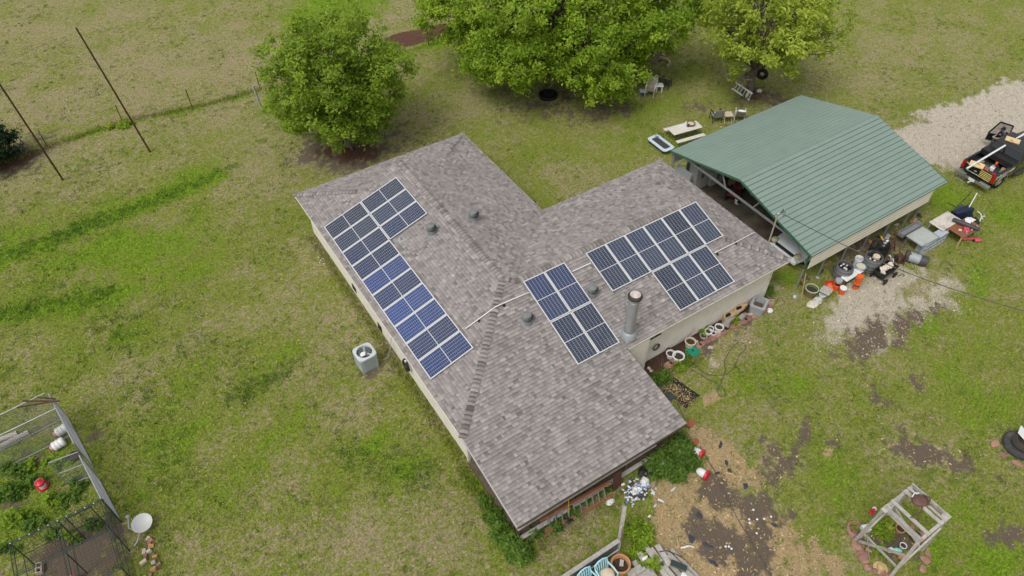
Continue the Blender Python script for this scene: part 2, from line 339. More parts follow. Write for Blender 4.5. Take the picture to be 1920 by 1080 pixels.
# ------------------------------------------------------------ lawn material (shared by the sheet and its blades)
def lawn_material(name, blades):
    M = bpy.data.materials.new(name); M.use_nodes = True; n = M.node_tree.nodes; l = M.node_tree.links
    b = n['Principled BSDF']; b.inputs['Roughness'].default_value = .85; b.inputs['Specular IOR Level'].default_value = .15
    geo = n.new('ShaderNodeNewGeometry')
    def noise(sc, det=4, ro=.6, dist=0):
        q = n.new('ShaderNodeTexNoise'); q.inputs['Scale'].default_value = sc; q.inputs['Detail'].default_value = det; q.inputs['Roughness'].default_value = ro
        q.inputs['Distortion'].default_value = dist; l.new(geo.outputs['Position'], q.inputs['Vector']); return q.outputs[0]
    def rng(v, a, bb, c=0., d=1.):
        q = n.new('ShaderNodeMapRange'); q.inputs[1].default_value = a; q.inputs[2].default_value = bb; q.inputs[3].default_value = c; q.inputs[4].default_value = d
        l.new(v, q.inputs[0]); return q.outputs[0]
    def mth(op, a, bb):
        q = n.new('ShaderNodeMath'); q.operation = op
        for i, v in enumerate((a, bb)):
            if isinstance(v, (int, float)): q.inputs[i].default_value = v
            else: l.new(v, q.inputs[i])
        return q.outputs[0]
    def mix(f, a, bb):
        q = n.new('ShaderNodeMix'); q.data_type = 'RGBA'
        if isinstance(f, (int, float)): q.inputs[0].default_value = f
        else: l.new(f, q.inputs[0])
        for i, v in ((6, a), (7, bb)):
            if isinstance(v, tuple): q.inputs[i].default_value = v
            else: l.new(v, q.inputs[i])
        return q.outputs[2]
    def att(nm):
        a = n.new('ShaderNodeAttribute'); a.attribute_name = nm; s = n.new('ShaderNodeSeparateColor'); l.new(a.outputs['Color'], s.inputs[0]); return s.outputs
    A = att('mk1'); B = att('mk2')      # dirt straw lush / dry gravel redbed
    fine = noise(16, 6, .75); med = noise(3.4, 7, .8, .4); big = noise(.5, 4)
    tan = mix(rng(fine, .3, .7), (.21, .17, .09, 1), (.45, .385, .215, 1))
    grn = mix(rng(fine, .3, .7), (.126, .158, .021, 1), (.282, .325, .056, 1))
    lsh = mix(rng(fine, .3, .7), (.108, .19, .014, 1), (.25, .37, .028, 1))
    g = mth('ADD', rng(med, .38, .62), mth('MULTIPLY', A[2], .75)); g = mth('SUBTRACT', g, mth('MULTIPLY', B[0], .58)); g = mth('ADD', g, rng(big, .3, .7, -.14, .24))
    c = mix(rng(g, .12, .72), tan, grn)
    c = mix(rng(mth('ADD', A[2], rng(med, .3, .7, -.22, .22)), .36, .74), c, lsh)
    ck = noise(8.5, 3, .7); vm0 = n.new('ShaderNodeVectorMath'); vm0.operation = 'SCALE'; l.new(c, vm0.inputs[0]); l.new(rng(ck, .32, .68, .68, 1.34), vm0.inputs['Scale']); c = vm0.outputs[0]
    if blades:
        at = n.new('ShaderNodeAttribute'); at.attribute_name = 'tint'
        vm = n.new('ShaderNodeVectorMath'); vm.operation = 'SCALE'; l.new(c, vm.inputs[0]); l.new(rng(at.outputs['Fac'], 0, 1,   .6, 1.6), vm.inputs['Scale']); c = vm.outputs[0]
    else:
        f2 = noise(45, 3, .8)
        dirt = mix(rng(f2, .3, .7), (.085, .064, .048, 1), (.225, .175, .13, 1))
        straw = mix(rng(f2, .32, .68), (.26, .18, .095, 1), (.62, .47, .26, 1))
        grav = mix(rng(f2, .3, .62), (.29, .24, .18, 1), (.77, .69, .58, 1)); grav = mix(rng(med, .3, .6, .45, 0), grav, (.33, .27, .2, 1))
        red = mix(rng(f2, .3, .7), (.05, .025, .017, 1), (.21, .105, .07, 1))
        k = rng(mth('ADD', A[1], rng(fine, .3, .7, -.3, .3)), .4, .6); c = mix(k, c, straw)
        k = rng(mth('ADD', B[1], rng(fine, .3, .7, -.3, .3)), .4, .65); c = mix(k, c, grav)
        k = rng(mth('ADD', A[0], rng(med, .35, .65, -.4, .4)), .35, .72); c = mix(k, c, dirt)
        k = rng(mth('ADD', B[2], rng(fine, .3, .7, -.2, .2)), .45, .55); c = mix(k, c, red)
        h = mth('ADD', mth('MULTIPLY', f2, .6), mth('MULTIPLY', fine, 1.0))
        bp = n.new('ShaderNodeBump'); bp.inputs['Strength'].default_value = .9; bp.inputs['Distance'].default_value = .05
        l.new(h, bp.inputs['Height']); l.new(bp.outputs[0], b.inputs['Normal'])
    l.new(c, b.inputs['Base Color']); return M

def axis(a, b, st):
    c = list(np.arange(a, b+1e-6, st)); lo = [a-d for d in (900, 400, 180, 80, 35, 14, 5, 1.5)]; hi = [b+d for d in (1.5, 5, 14, 35, 80, 180, 400, 900)]
    return np.array(lo+c+hi)
gx = axis(-27, 62, .27); gy = axis(-26, 60, .27)
XX, YY = np.meshgrid(gx, gy, indexing='ij'); xx = XX.ravel(); yy = YY.ravel()
zz = (fbm(xx*.5, yy*.5, 3)-.5)*.03
me = bpy.data.meshes.new('lawn'); nx, ny = len(gx), len(gy)
me.vertices.add(nx*ny); me.vertices.foreach_set('co', np.stack([xx, yy, zz], 1).astype(np.float32).ravel())
ii, jj = np.meshgrid(np.arange(nx-1), np.arange(ny-1), indexing='ij'); a = (ii*ny+jj).ravel()
fq = np.stack([a, a+ny, a+ny+1, a+1], 1).astype(np.int32)
me.loops.add(fq.size); me.loops.foreach_set('vertex_index', fq.ravel()); me.polygons.add(len(fq))
me.polygons.foreach_set('loop_start', np.arange(0, fq.size, 4, dtype=np.int32)); me.update(calc_edges=True)
def put_masks(me, x, y, per):
    d, s, lu, dr, gr, rb = masks(x, y)
    for nm, t in (('mk1', (d, s, lu)), ('mk2', (dr, gr, rb))):
        at = me.attributes.new(nm, 'FLOAT_COLOR', 'POINT'); v = np.ones((len(x), 4), np.float32)
        for k in range(3): v[:, k] = t[k]
        if per > 1: v = np.repeat(v, per, 0)
        at.data.foreach_set('color', v.ravel())
put_masks(me, xx, yy, 1); me.shade_smooth()
me.materials.append(lawn_material('lawn_ground', False))
lawn = bpy.data.objects.new('ground', me); COL.objects.link(lawn)
tag(lawn, 'patchy green and tan lawn with bare earth and straw around the house', None, None, 'structure')

# ------------------------------------------------------------ grass blades
def in_house(x, y):
    m_ = ((np.abs(x) < 4.5) & (y > -4.5) & (y < 11.5)) | ((x > 0) & (x < 11.8) & (y > -4.5) & (y < 3.8)) | ((x > -4.7) & (x < 2.7) & (y > -8.2) & (y < -4))
    return m_
def frustum(x, y, mrg=60):
    vx = x-CAM.x; vy = y-CAM.y; vz = -CAM.z
    d = vx*FW.x+vy*FW.y+vz*FW.z; u = (vx*RT.x+vy*RT.y+vz*RT.z)/d*FPX; w = (vx*UP.x+vy*UP.y+vz*UP.z)/d*FPX
    return (np.abs(u) < 960+mrg) & (np.abs(w) < 540+mrg) & (d > 0), d
def scatter(n, seed):
    q = np.random.RandomState(seed); out = []; got = 0
    while got < n:
        x = q.uniform(-27, 62, 400000); y = q.uniform(-26, 58, 400000)
        ok, d = frustum(x, y); ok &= q.rand(len(x)) < (30/np.maximum(d, 30))**1.6; ok &= ~in_house(x, y)
        out.append(np.stack([x[ok], y[ok]], 1)); got += ok.sum()
    return np.concatenate(out)[:n]
def tri_field(name, P, h, w, lean, q, mats, tint, maskit=True, kind='stuff', label=None):
    """one object of many single-triangle blades"""
    n = len(P); th = q.uniform(0, 2*np.pi, n); L = q.uniform(0, 2*np.pi, n); ln = lean*q.rand(n)
    dx = np.cos(th)*w/2; dy = np.sin(th)*w/2
    z0 = (fbm(P[:, 0]*.5, P[:, 1]*.5, 3)-.5)*.03-.004
    v = np.empty((n, 3, 3), np.float32)
    v[:, 0, 0] = P[:, 0]-dx; v[:, 0, 1] = P[:, 1]-dy; v[:, 0, 2] = z0; v[:, 1, 0] = P[:, 0]+dx; v[:, 1, 1] = P[:, 1]+dy; v[:, 1, 2] = z0
    v[:, 2, 0] = P[:, 0]+np.cos(L)*ln*h; v[:, 2, 1] = P[:, 1]+np.sin(L)*ln*h; v[:, 2, 2] = z0+h
    me = bpy.data.meshes.new(name); me.vertices.add(3*n); me.vertices.foreach_set('co', v.ravel())
    me.loops.add(3*n); me.loops.foreach_set('vertex_index', np.arange(3*n, dtype=np.int32)); me.polygons.add(n)
    me.polygons.foreach_set('loop_start', np.arange(0, 3*n, 3, dtype=np.int32)); me.update(calc_edges=True)
    at = me.attributes.new('tint', 'FLOAT', 'POINT'); at.data.foreach_set('value', np.repeat(tint, 3).astype(np.float32))
    if maskit: put_masks(me, P[:, 0], P[:, 1], 3)
    me.materials.append(mats); o = bpy.data.objects.new(name, me); COL.objects.link(o); return tag(o, label, None, None, kind)
P = scatter(620000, 5)
d_, s_, lu_, dr_, gr_, rb_ = masks(P[:, 0], P[:, 1]); q = np.random.RandomState(8)
bare = np.maximum(np.maximum(d_*.97, s_*.95), np.maximum(gr_*.93, rb_))
cp = ((P[:, 0] > 13.7) & (P[:, 0] < 23.2) & (P[:, 1] > -4.6) & (P[:, 1] < 4.4))
keep = (q.rand(len(P)) > bare) & ~cp & (q.rand(len(P)) < .45+.55*lu_+.1)
P = P[keep]; lu_ = lu_[keep]; n = len(P)
h = q.uniform(.025, .07, n)*(1+.8*lu_); tall = q.rand(n) < .03; h[tall] *= 1.7
blade_mat = lawn_material('lawn_blades', True)
tri_field('grass', P, h, q.uniform(.02, .045, n), 1.6, q, blade_mat, q.rand(n), label='short mown grass growing over the whole lawn')
# loose gravel and straw on top of the sheet
P = scatter(330000, 15); d_, s_, lu_, dr_, gr_, rb_ = masks(P[:, 0], P[:, 1])
sel = q.rand(len(P)) < gr_*.5
Pg = P[sel]; n = len(Pg)
M_['gravel'] = mat('gravel', (.5, .445, .37, 1), .9, var=.1, tint=.6)
tri_field('gravel', Pg, q.uniform(.03, .07, n), q.uniform(.05, .12, n), 1.5, q, M_['gravel'], q.rand(n), False, label='pale crushed gravel on the drive and beside the carport')
sel = q.rand(len(P)) < np.maximum(s_*(1-d_*.8), .22*d_*(P[:, 0] > 3)); Ps = P[sel]; n = len(Ps)
M_['strawb'] = mat('straw_stalks', (.42, .31, .16, 1), .9, var=.1, tint=.6)
tri_field('straw', Ps, q.uniform(.02, .03, n), q.uniform(.08, .2, n), 3, q, M_['strawb'], q.rand(n), False, label='golden straw mulch strewn beside the porch')
# scattered tufts standing above the mown grass
C_ = scatter(15000, 25); d_, s_, lu_, dr_, gr_, rb_ = masks(C_[:, 0], C_[:, 1])
nz = fbm(C_[:, 0]*.35+40, C_[:, 1]*.35+7, 3); ok = (q.rand(len(C_)) < np.clip((nz-.42)*4, .05, 1)) & (q.rand(len(C_)) > gr_*.8) & (q.rand(len(C_)) > dr_*.8) & (d_ < .8); C_ = C_[ok]
rr = q.uniform(.04, .13, len(C_)); K = 16; P = np.repeat(C_, K, 0)+q.normal(size=(len(C_)*K, 2))*np.repeat(rr, K)[:, None]; ct = np.repeat(q.rand(len(C_)), K)
M_['tuft'] = mat('grass_tufts', (.11, .17, .022, 1), .8, var=.1, tint=.55)
tri_field('grass_tuft', P, q.uniform(.03, .09, len(P)), q.uniform(.02, .04, len(P)), 1.4, q, M_['tuft'], np.clip(ct*.8+q.rand(len(P))*.2, 0, 1), False, label='greener tufts standing up here and there in the lawn')
M_['tuft_dark'] = mat('dark_grass_tufts', (.088, .18, .018, 1), .8, var=.1, tint=.5)
C_ = scatter(9000, 35); d_, s_, lu_, dr_, gr_, rb_ = masks(C_[:, 0], C_[:, 1]); nz = fbm(C_[:, 0]*.5+90, C_[:, 1]*.5+3, 4)
C_ = C_[(q.rand(len(C_)) < np.clip((nz-.5)*6, 0, 1)) & (gr_ < .3) & (d_ < .5) & (dr_ < .7)]
def seg_pts(p, r_, n, s): p = G(*p); r_ = G(*r_); t = q.rand(n); return np.stack([p.x+(r_.x-p.x)*t, p.y+(r_.y-p.y)*t], 1)+q.normal(size=(n, 2))*s
C_ = np.concatenate([C_, seg_pts((-40, 500), (330, 362), 360, .36), seg_pts((300, 372), (440, 312), 80, .26), seg_pts((-40, 600), (215, 548), 200, .36), seg_pts((200, 545), (335, 920), 160, .5), seg_pts((420, 760), (560, 680), 110, .3), seg_pts((640, 850), (800, 890), 120, .45)])
rr = q.uniform(.05, .16, len(C_)); K = 18; P = np.repeat(C_, K, 0)+q.normal(size=(len(C_)*K, 2))*np.repeat(rr, K)[:, None]; ct = np.repeat(q.rand(len(C_)), K)
tri_field('grass_tuft', P, q.uniform(.03, .1, len(P)), q.uniform(.025, .045, len(P)), 1.4, q, M_['tuft_dark'], np.clip(ct*.7+q.rand(len(P))*.3, 0, 1), False, label='dark green tufts in bands and clumps over the lawn')
# carport floor
mb = MB(); pl = []
for i in range(26):
    t = i/26*2*math.pi; r = 1+.05*math.sin(5*t)+.04*math.sin(9*t+1)
    k = 1/max(abs(math.cos(t)), abs(math.sin(t))); k = min(k, 1.28)
    pl.append((18.6+math.cos(t)*4.35*k*r, -.1+math.sin(t)*4.0*k*r))
mb.prism(pl, -.05, .022)
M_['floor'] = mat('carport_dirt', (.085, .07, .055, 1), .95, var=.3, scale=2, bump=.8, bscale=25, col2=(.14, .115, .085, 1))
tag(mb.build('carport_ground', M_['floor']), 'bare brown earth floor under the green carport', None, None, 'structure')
# ------------------------------------------------------------ house
w, wB, s_, hr, Ly, XB = 4.8506, 4.4901, .3226, 4.037, 11.8736, 12.376
PF, XP, SP, dH, dB = 8.5565, 2.865, .1759, 2.43, 2.15
he = hr-s_*w; hb = he+s_*wB; yb = -w+wB; vb = -w+2*wB; cc = 1/math.hypot(1, s_)
house = thing('house', 'T shaped single storey house with brown shingle roof and cream siding', 'house', (0, 0, 0))
roof = MB()
def rp(pts, th=.14):
    """roof slab under the shingles"""
    pts = [Vector(p) for p in pts]; n = len(pts); b = [p-Vector((0, 0, th)) for p in pts]
    roof.add(pts+b, [tuple(range(n)), tuple(reversed(range(n, 2*n)))]+[(i, n+i, n+(i+1) % n, (i+1) % n) for i in range(n)])
z1 = he+s_*dH; z1b = he+s_*dB; zp = he-SP*(PF-w)
rp([(-w, -w, he), (0, 0, hr), (0, Ly-dH, hr), (-w+dH, Ly-dH, z1), (-w, Ly, he)])
rp([(w, Ly, he), (w-dH, Ly-dH, z1), (0, Ly-dH, hr), (0, 0, hr), (w-wB, yb, hb), (w, vb, he)])
rp([(w, Ly, he), (-w, Ly, he), (-w+dH, Ly-dH, z1), (w-dH, Ly-dH, z1)])
rp([(w, vb, he), (w-wB, yb, hb), (XB-dB, yb, hb), (XB-dB, vb-dB, z1b), (XB, vb, he)])
rp([(-w, -w, he), (XB, -w, he), (XB-dB, -w+dB, z1b), (XB-dB, yb, hb), (w-wB, yb, hb), (0, 0, hr)])
rp([(XB, -w, he), (XB, vb, he), (XB-dB, vb-dB, z1b), (XB-dB, -w+dB, z1b)])
rp([(-w, -PF, zp), (XP, -PF, zp), (XP, -w-.01, he-.003), (-w, -w-.01, he-.003)])
roof = roof.build('roof', M_['felt'], house)

SH = MB(); SHB = []
EXPO = .145
def addt(b, vs, fs, ts):
    n = len(b.v); b.v += [tuple(v) for v in vs]
    for f, t in zip(fs, ts): b.f.append(tuple(n+i for i in f)); b.m.append(0); b.c.append(t)
def plane_shingles(O, e, up, lim, b0, b1, singles=False, nudge=0):
    """courses of tabs on a roof plane; lim(b)->(a0,a1)"""
    e = Vector(e); up = Vector(up).normalized(); nn = e.cross(up); nn = nn if nn.z > 0 else -nn
    O = Vector(O); b = b0; k = 0
    while b < b1-.02:
        bt = min(b+EXPO+.012, b1+.004)
        l0, l1 = lim(b); t0, t1 = lim(min(bt, b1-.001))
        a = l0-nudge; x = rnd.uniform(0, .3); cuts = [l0]
        while cuts[-1] < l1-.14: cuts.append(min(l1, cuts[-1]+rnd.choice((.1, .12, .14, .16, .19, .22, .26))))
        if cuts[-1] < l1: cuts[-1] = l1
        for i in range(len(cuts)-1):
            p, q = cuts[i], cuts[i+1]
            pt = t0 if i == 0 else min(max(p, t0), t1); qt = t1 if i == len(cuts)-2 else min(max(q, t0), t1)
            if q-p < .03 or (qt-pt) < -.001: continue
            p2 = p+.003; q2 = q-.003; up_ = (i+k*2+rnd.choice((0, 0, 0, 1))) % 2; h = .02 if up_ else .008; hh = .004
            f = lambda aa, bb, z: O+e*aa+up*bb+nn*z
            bm_ = b+(bt-b)*(.66 if up_ else .58); pm = p2+(pt-p2)*.6; qm = q2+(qt-q2)*.6; hm = h*.5
            vs = [f(p2, b, .001), f(q2, b, .001), f(qt, bt, .001), f(pt, bt, .001), f(p2, b, h+.007), f(q2, b, h+.007), f(qt, bt, hh), f(pt, bt, hh), f(pm, bm_, hm+.004), f(qm, bm_, hm+.004)]
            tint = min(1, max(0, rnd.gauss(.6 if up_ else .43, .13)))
            fs = [(4, 5, 9, 8), (8, 9, 6, 7), (0, 1, 5, 4), (1, 2, 6, 9, 5), (3, 0, 4, 8, 7)]; tint = [tint, max(0, tint-.17), tint*.5, tint*.6, tint*.6]  # printed darker band on top; butt and side faces have shade put into tint
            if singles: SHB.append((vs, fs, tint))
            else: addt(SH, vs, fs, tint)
        b += EXPO; k += 1
def pw_lin(pts):
    """pts: [(b,a0,a1)] -> limits at b"""
    def f(b):
        for (b0, x0, y0), (b1, x1, y1) in zip(pts, pts[1:]):
            if b <= b1 or (b1, x1, y1) == pts[-1]:
                t = 0 if b1 == b0 else min(1, max(0, (b-b0)/(b1-b0)))
                return x0+(x1-x0)*t, y0+(y1-y0)*t
    return f
U = lambda h: h/s_/cc     # slope length for a horizontal run h*... (h = rise)
um = w/cc; ub = wB/cc; ud = dH/cc; udb = dB/cc
# left slope of the long wing: a along +Y
plane_shingles((-w, 0, he), (0, 1, 0), (1, 0, s_), pw_lin([(0, -w, Ly), (ud, -w+dH, Ly-dH), (ud, -w+dH, Ly-dH), (um, 0, Ly-dH)]), 0, um)
# right slope
plane_shingles((w, 0, he), (0, 1, 0), (-1, 0, s_), pw_lin([(0, vb, Ly), (ud, vb-dH, Ly-dH), (ub, yb, Ly-dH), (um, 0, Ly-dH)]), 0, um)
# end hips
plane_shingles((0, Ly, he), (1, 0, 0), (0, -1, s_), pw_lin([(0, -w, w), (ud, -w+dH, w-dH)]), 0, ud)
plane_shingles((XB, 0, he), (0, 1, 0), (-1, 0, s_), pw_lin([(0, -w, vb), (udb, -w+dB, vb-dB)]), 0, udb)
# short wing, back slope and front slope
plane_shingles((0, vb, he), (1, 0, 0), (0, -1, s_), pw_lin([(0, w, XB), (udb, w-dB, XB-dB), (ub, w-wB, XB-dB)]), 0, ub)
plane_shingles((0, -w, he), (1, 0, 0), (0, 1, s_), pw_lin([(0, -w, XB), (udb, -w+dB, XB-dB), (ub, -w+wB, XB-dB), (ub+.001, -w+wB, w-wB), (um, 0, 0)]), 0, um)
# porch roof: its tabs are the nearest, so they are single pieces
plane_shingles((0, -PF, zp), (1, 0, 0), (0, 1, SP), lambda b: (-w-.01, XP+.01), -.02, (PF-w)*math.hypot(1, SP), True)
SHB_single = SHB[:300]
for vs, fs, t in SHB[300:]: addt(SH, vs, fs, t)
o = SH.build('shingles', M_['shingle'], roof); tag(o, None, None, None, 'stuff')
for vs, fs, t in SHB_single:
    b = MB(); addt(b, vs, fs, t); b.build('shingle', M_['shingle'], roof)
# ridge and hip caps, each a folded strip lapping the next
def caps(p, q, nl, nr_, wd=.17, step=.185):
    p = Vector(p); q = Vector(q); d = (q-p); L = d.length; d.normalize(); nl = Vector(nl).normalized(); nr_ = Vector(nr_).normalized()
    al = nl.cross(d); al = al if al.z < 0 else -al; ar = nr_.cross(d); ar = ar if ar.z < 0 else -ar
    top = (nl+nr_).normalized(); k = int(L/step)
    for i in range(k):
        a = p+d*(L*i/k); c = p+d*(L*(i+1)/k+.03); h0 = rnd.uniform(.045, .06); h1 = .014; m_ = a.lerp(c, .55); hm = (h0+h1)/2
        vs = [a+al*wd+nl*h0, a+top*(h0+.016), a+ar*wd+nr_*h0, m_+al*wd+nl*hm, m_+top*(hm+.014), m_+ar*wd+nr_*hm, c+al*wd+nl*h1, c+top*(h1+.01), c+ar*wd+nr_*h1,
              a+al*wd+nl*.003, a+ar*wd+nr_*.003, c+al*wd+nl*.003, c+ar*wd+nr_*.003]
        b = MB(); t = min(1, max(0, rnd.gauss(.54, .2))); dk = max(0, t-.38)
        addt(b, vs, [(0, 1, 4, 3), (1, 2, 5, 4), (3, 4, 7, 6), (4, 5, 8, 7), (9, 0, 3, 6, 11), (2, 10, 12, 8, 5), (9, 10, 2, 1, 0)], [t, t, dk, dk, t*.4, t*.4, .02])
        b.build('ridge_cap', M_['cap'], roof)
nL, nR, nF, nB_, = (-s_, 0, 1), (s_, 0, 1), (0, -s_, 1), (0, s_, 1)
caps((0, Ly-dH+.1, hr), (0, 0, hr), nL, nR)
caps((-w, -w, he), (0, 0, hr), nL, nF, .15)
caps((-w, Ly, he), (-w+dH, Ly-dH, z1), nL, nB_, .15)
caps((w, Ly, he), (w-dH, Ly-dH, z1), nR, nB_, .07)
caps((XB-dB+.1, yb, hb), (w-wB, yb, hb), nF, nB_)
caps((w-wB, yb, hb), (0, 0, hr), nF, nR, .13)
caps((XB, -w, he), (XB-dB, -w+dB, z1b), nF, nR, .15)
caps((XB, vb, he), (XB-dB, vb-dB, z1b), nB_, nR, .1)
# gablet triangles at the hip ends
g = MB(); y = Ly-dH-.12
g.add([(-w+dH+.3, y, z1+.02), (w-dH-.3, y, z1+.02), (0, y, hr-.1), (-w+dH+.3, y-.06, z1+.02), (w-dH-.3, y-.06, z1+.02), (0, y-.06, hr-.1)], [(0, 1, 2), (5, 4, 3), (0, 3, 4, 1), (1, 4, 5, 2), (2, 5, 3, 0)])
g.build('gablet', M_['siding'], roof)
g = MB(); x = XB-dB-.12
g.add([(x, -w+dB+.3, z1b+.02), (x, vb-dB-.3, z1b+.02), (x, yb, hb-.1), (x-.06, -w+dB+.3, z1b+.02), (x-.06, vb-dB-.3, z1b+.02), (x-.06, yb, hb-.1)], [(0, 1, 2), (5, 4, 3), (0, 3, 4, 1), (1, 4, 5, 2), (2, 5, 3, 0)])
g.build('gablet', M_['siding'], roof)
# drip edges along the eaves
for p, q in (((-w-.02, -w, he-.055), (-w-.02, Ly, he-.055)), ((-w, Ly+.02, he-.055), (w, Ly+.02, he-.055)), ((w+.02, Ly, he-.055), (w+.02, vb, he-.055)), ((w, vb+.02, he-.055), (XB, vb+.02, he-.055)),
             ((XB+.02, vb, he-.055), (XB+.02, -w, he-.055)), ((XB, -w-.02, he-.055), (XP+.05, -w-.02, he-.055))):
    MB().bar(p, q, .025, .08).build('fascia', M_['fascia'], house)
for p, q, k_ in (((-w, -PF-.02, zp-.08), (XP, -PF-.02, zp-.08), 'plank'), ((-w-.02, -PF, zp-.06), (-w-.02, -w, he-.06), 'greyw'), ((XP+.02, -PF, zp-.06), (XP+.02, -w, he-.06), 'plank')):
    MB().bar(p, q, .025, .12).build('porch_fascia', M_[k_], house)
# walls
ov = .371
MB().box((0, (Ly-w)/2, (he-.12)/2), (2*(w-ov), Ly+w-2*ov, he-.12)).build('wall', M_['siding'], house)
XW = 11.78
MB().box(((w-ov+XW)/2+.003, (-w+vb)/2, (he-.12)/2-.003), (XW-w+ov, vb+w-2*ov-.006, he-.12)).build('wall', M_['siding'], house)
# lap siding boards on the walls in view
def boards(x0, x1, y, z0, z1, nrm, hgt=.145):
    k = int((z1-z0)/hgt)
    for i in range(k):
        za = z0+i*(z1-z0)/k; zb = za+(z1-z0)/k+.004
        b = MB()
        if nrm == 'y': b.hexa([(x0, y-.028, za), (x1, y-.028, za), (x1, y, za), (x0, y, za)], [(x0, y-.01, zb), (x1, y-.01, zb), (x1, y, zb), (x0, y, zb)])
        else: b.hexa([(y-.028, x1, za), (y-.028, x0, za), (y, x0, za), (y, x1, za)], [(y-.01, x1, zb), (y-.01, x0, zb), (y, x0, zb), (y, x1, zb)])
        b.build('siding_board', M_['siding'], house)
boards(4.15, XW-.06, -w+ov-.004, .12, he-.16, 'y'); boards(-w+ov+.06, Ly-ov-.06, -w+ov-.004, .12, he-.16, 'x')
MB().box((XW, -w+ov-.02, he/2-.06), (.11, .09, he-.14)).build('corner_trim', M_['fascia'], house)
MB().box((-w+ov, -w+ov, he/2-.06), (.12, .12, he-.14)).build('corner_trim', M_['fascia'], house)
# soffits
MB().box(((4.2+XB)/2, -w+ov/2+.02, he-.13), (XB-4.2, ov, .02)).build('soffit', M_['fascia'], house)
MB().box((-w+ov/2+.02, (Ly-w)/2, he-.13), (ov, Ly+w-.1, .02)).build('soffit', M_['fascia'], house)
# chimney chase
chase = MB().box((3.5, -4.62, (he-.09)/2), (1.2, .42, he-.09)).build('chimney_chase', M_['siding'], house)
k = 16
for i in range(k):
    za = .1+i*.145; b = MB(); y = -4.83
    b.hexa([(2.92, y-.022, za), (4.04, y-.022, za), (4.04, y, za), (2.92, y, za)], [(2.92, y-.006, za+.147), (4.04, y-.006, za+.147), (4.04, y, za+.147), (2.92, y, za+.147)])
    b.build('siding_board', M_['siding'], chase)
MB().box((4.085, -4.8, he/2-.05), (.06, .12, he-.1)).build('corner_trim', M_['fascia'], chase)
# flue pipe
FC = Vector((3.27, -4.42, 0)); zt = 5.02
b = MB().box((FC.x, FC.y+.03, 2.69), (.62, .66, .02), rot=rot3(math.atan(s_)*1.0, 0, 0))
b.lathe([(.34, 2.62), (.3, 2.86), (.24, 2.93), (.22, 2.95)], FC, 24)
pipe = b.build('chimney_pipe', mat('flue_steel', (.36, .38, .4, 1), .45, .3, var=.12, scale=3), house, True)
b = MB().lathe([(.205, 2.9), (.205, 4.68), (.215, 4.69), (.215, 4.72), (.205, 4.73), (.205, 4.84)], FC, 24); b.build('pipe_section', M_['galv'], pipe, True)
MB().lathe([(.23, 4.8), (.25, 4.83), (.25, 4.87), (.23, 4.9)], FC, 24).build('collar', M_['galv'], pipe, True)
b = MB().lathe([(.2, 4.9), (.29, 4.94), (.3, 5.0), (.27, 5.06), (.2, 5.09), (.0, 5.1)], FC, 24)
b.build('cap', mat('sooty_cap', (.06, .05, .045, 1), .6, .2, var=.3), pipe, True)
b = MB()
pr = [(.0, 5.125)]+[]
b.lathe([(.21, 5.1), (.18, 5.115), (0, 5.12)], FC, 24); b.build('cap_top', mat('cap_top_paint', (.62, .55, .5, 1), .6, var=.2, dirt=(.2, .15, .12, 1), damt=.7, dscale=5), pipe, True)
# four turbine vents
Mvent = mat('vent_steel', (.24, .25, .25, 1), .5, .3, var=.15)
def vent(x, y):
    z = hr-s_*abs(x) if y > yb and abs(x) < w and not (x > 2) else he+s_*(y+w)
    tx, ty = (0, -math.atan(s_) if x < 0 else math.atan(s_)) if y > 1 else (math.atan(s_), 0)
    n0 = len(bpy.data.objects)
    v = MB().box((x, y, z+.012), (.52, .52, .014), rot=rot3(tx, ty, 0)).build('turbine_vent', M_['galvd'], house)
    MB().lathe([(.19, -.08), (.19, .17), (.2, .175), (.2, .2), (.17, .21)], (x, y, z), 20).build('neck', M_['galvd'], v, True)
    bl = MB()
    for i in range(20):
        t = i/20*2*math.pi; pts = []
        for j in range(6):
            ph = j/5; zz_ =   .21+.27*ph; r = .155+.09*math.sin(math.pi*min(1, ph*.85+.12)); a = t+ph*.35
            pts.append((Vector((x+r*math.cos(a), y+r*math.sin(a), z+zz_)), Vector((x+(r-.028)*math.cos(a+.27), y+(r-.028)*math.sin(a+.27), z+zz_))))
        for j in range(5): bl.quad(pts[j][0], pts[j][1], pts[j+1][1], pts[j+1][0])
    bl.build('fins', Mvent, v, True)
    MB().lathe([(.16, .2), (.18, .33), (.12, .46)], (x, y, z), 16).build('core', M_['dark'], v)
    MB().lathe([(.18, .465), (.16, .5), (.07, .525), (0, .53)], (x, y, z), 20).build('dome', Mvent, v, True)
for q in ((1.05, 4.15), (-1.02, 4.38), (-.17, -2.1), (2.97, -2.27)): vent(*q)
# small pipe stacks, flashings and conduit
def zroofF(y): return he+s_*(y+w)
def zroofL(x): return he+s_*(x+w)
def condp(px, py, fn, off=.1):
    """point over a roof slope along a photo ray"""
    z = 3.2
    for _ in range(30):
        p = G(px, py, z); z = fn(p)+off
    return G(px, py, z)
fF = lambda p: zroofF(p.y); fL = lambda p: zroofL(p.x)
c1 = [condp(873, 616, fL), condp(928, 576, fL), condp(938, 571, fF, .16), condp(992, 548, fF)]
MB().tube(c1, .022, 8).build('conduit', M_['white'], house, True)
MB().tube([condp(1073, 509, fF), condp(1108, 493, fF)], .026, 8).build('conduit', M_['white'], house, True)
MB().tube([condp(1340, 474, fF), condp(1378, 455, fF, .13), condp(1414, 436, lambda p: he+s_*(XB-p.x), .12)], .02, 8).build('conduit', M_['white'], house, True)
for (px, py, fn) in ((898, 602, fL), (945, 573, fF), (1380, 457, fF), (1345, 477, fF)):
    p = condp(px, py, fn, .03); MB().box(p, (.09, .09, .1)).build('conduit_foot', M_['blackm'], house)
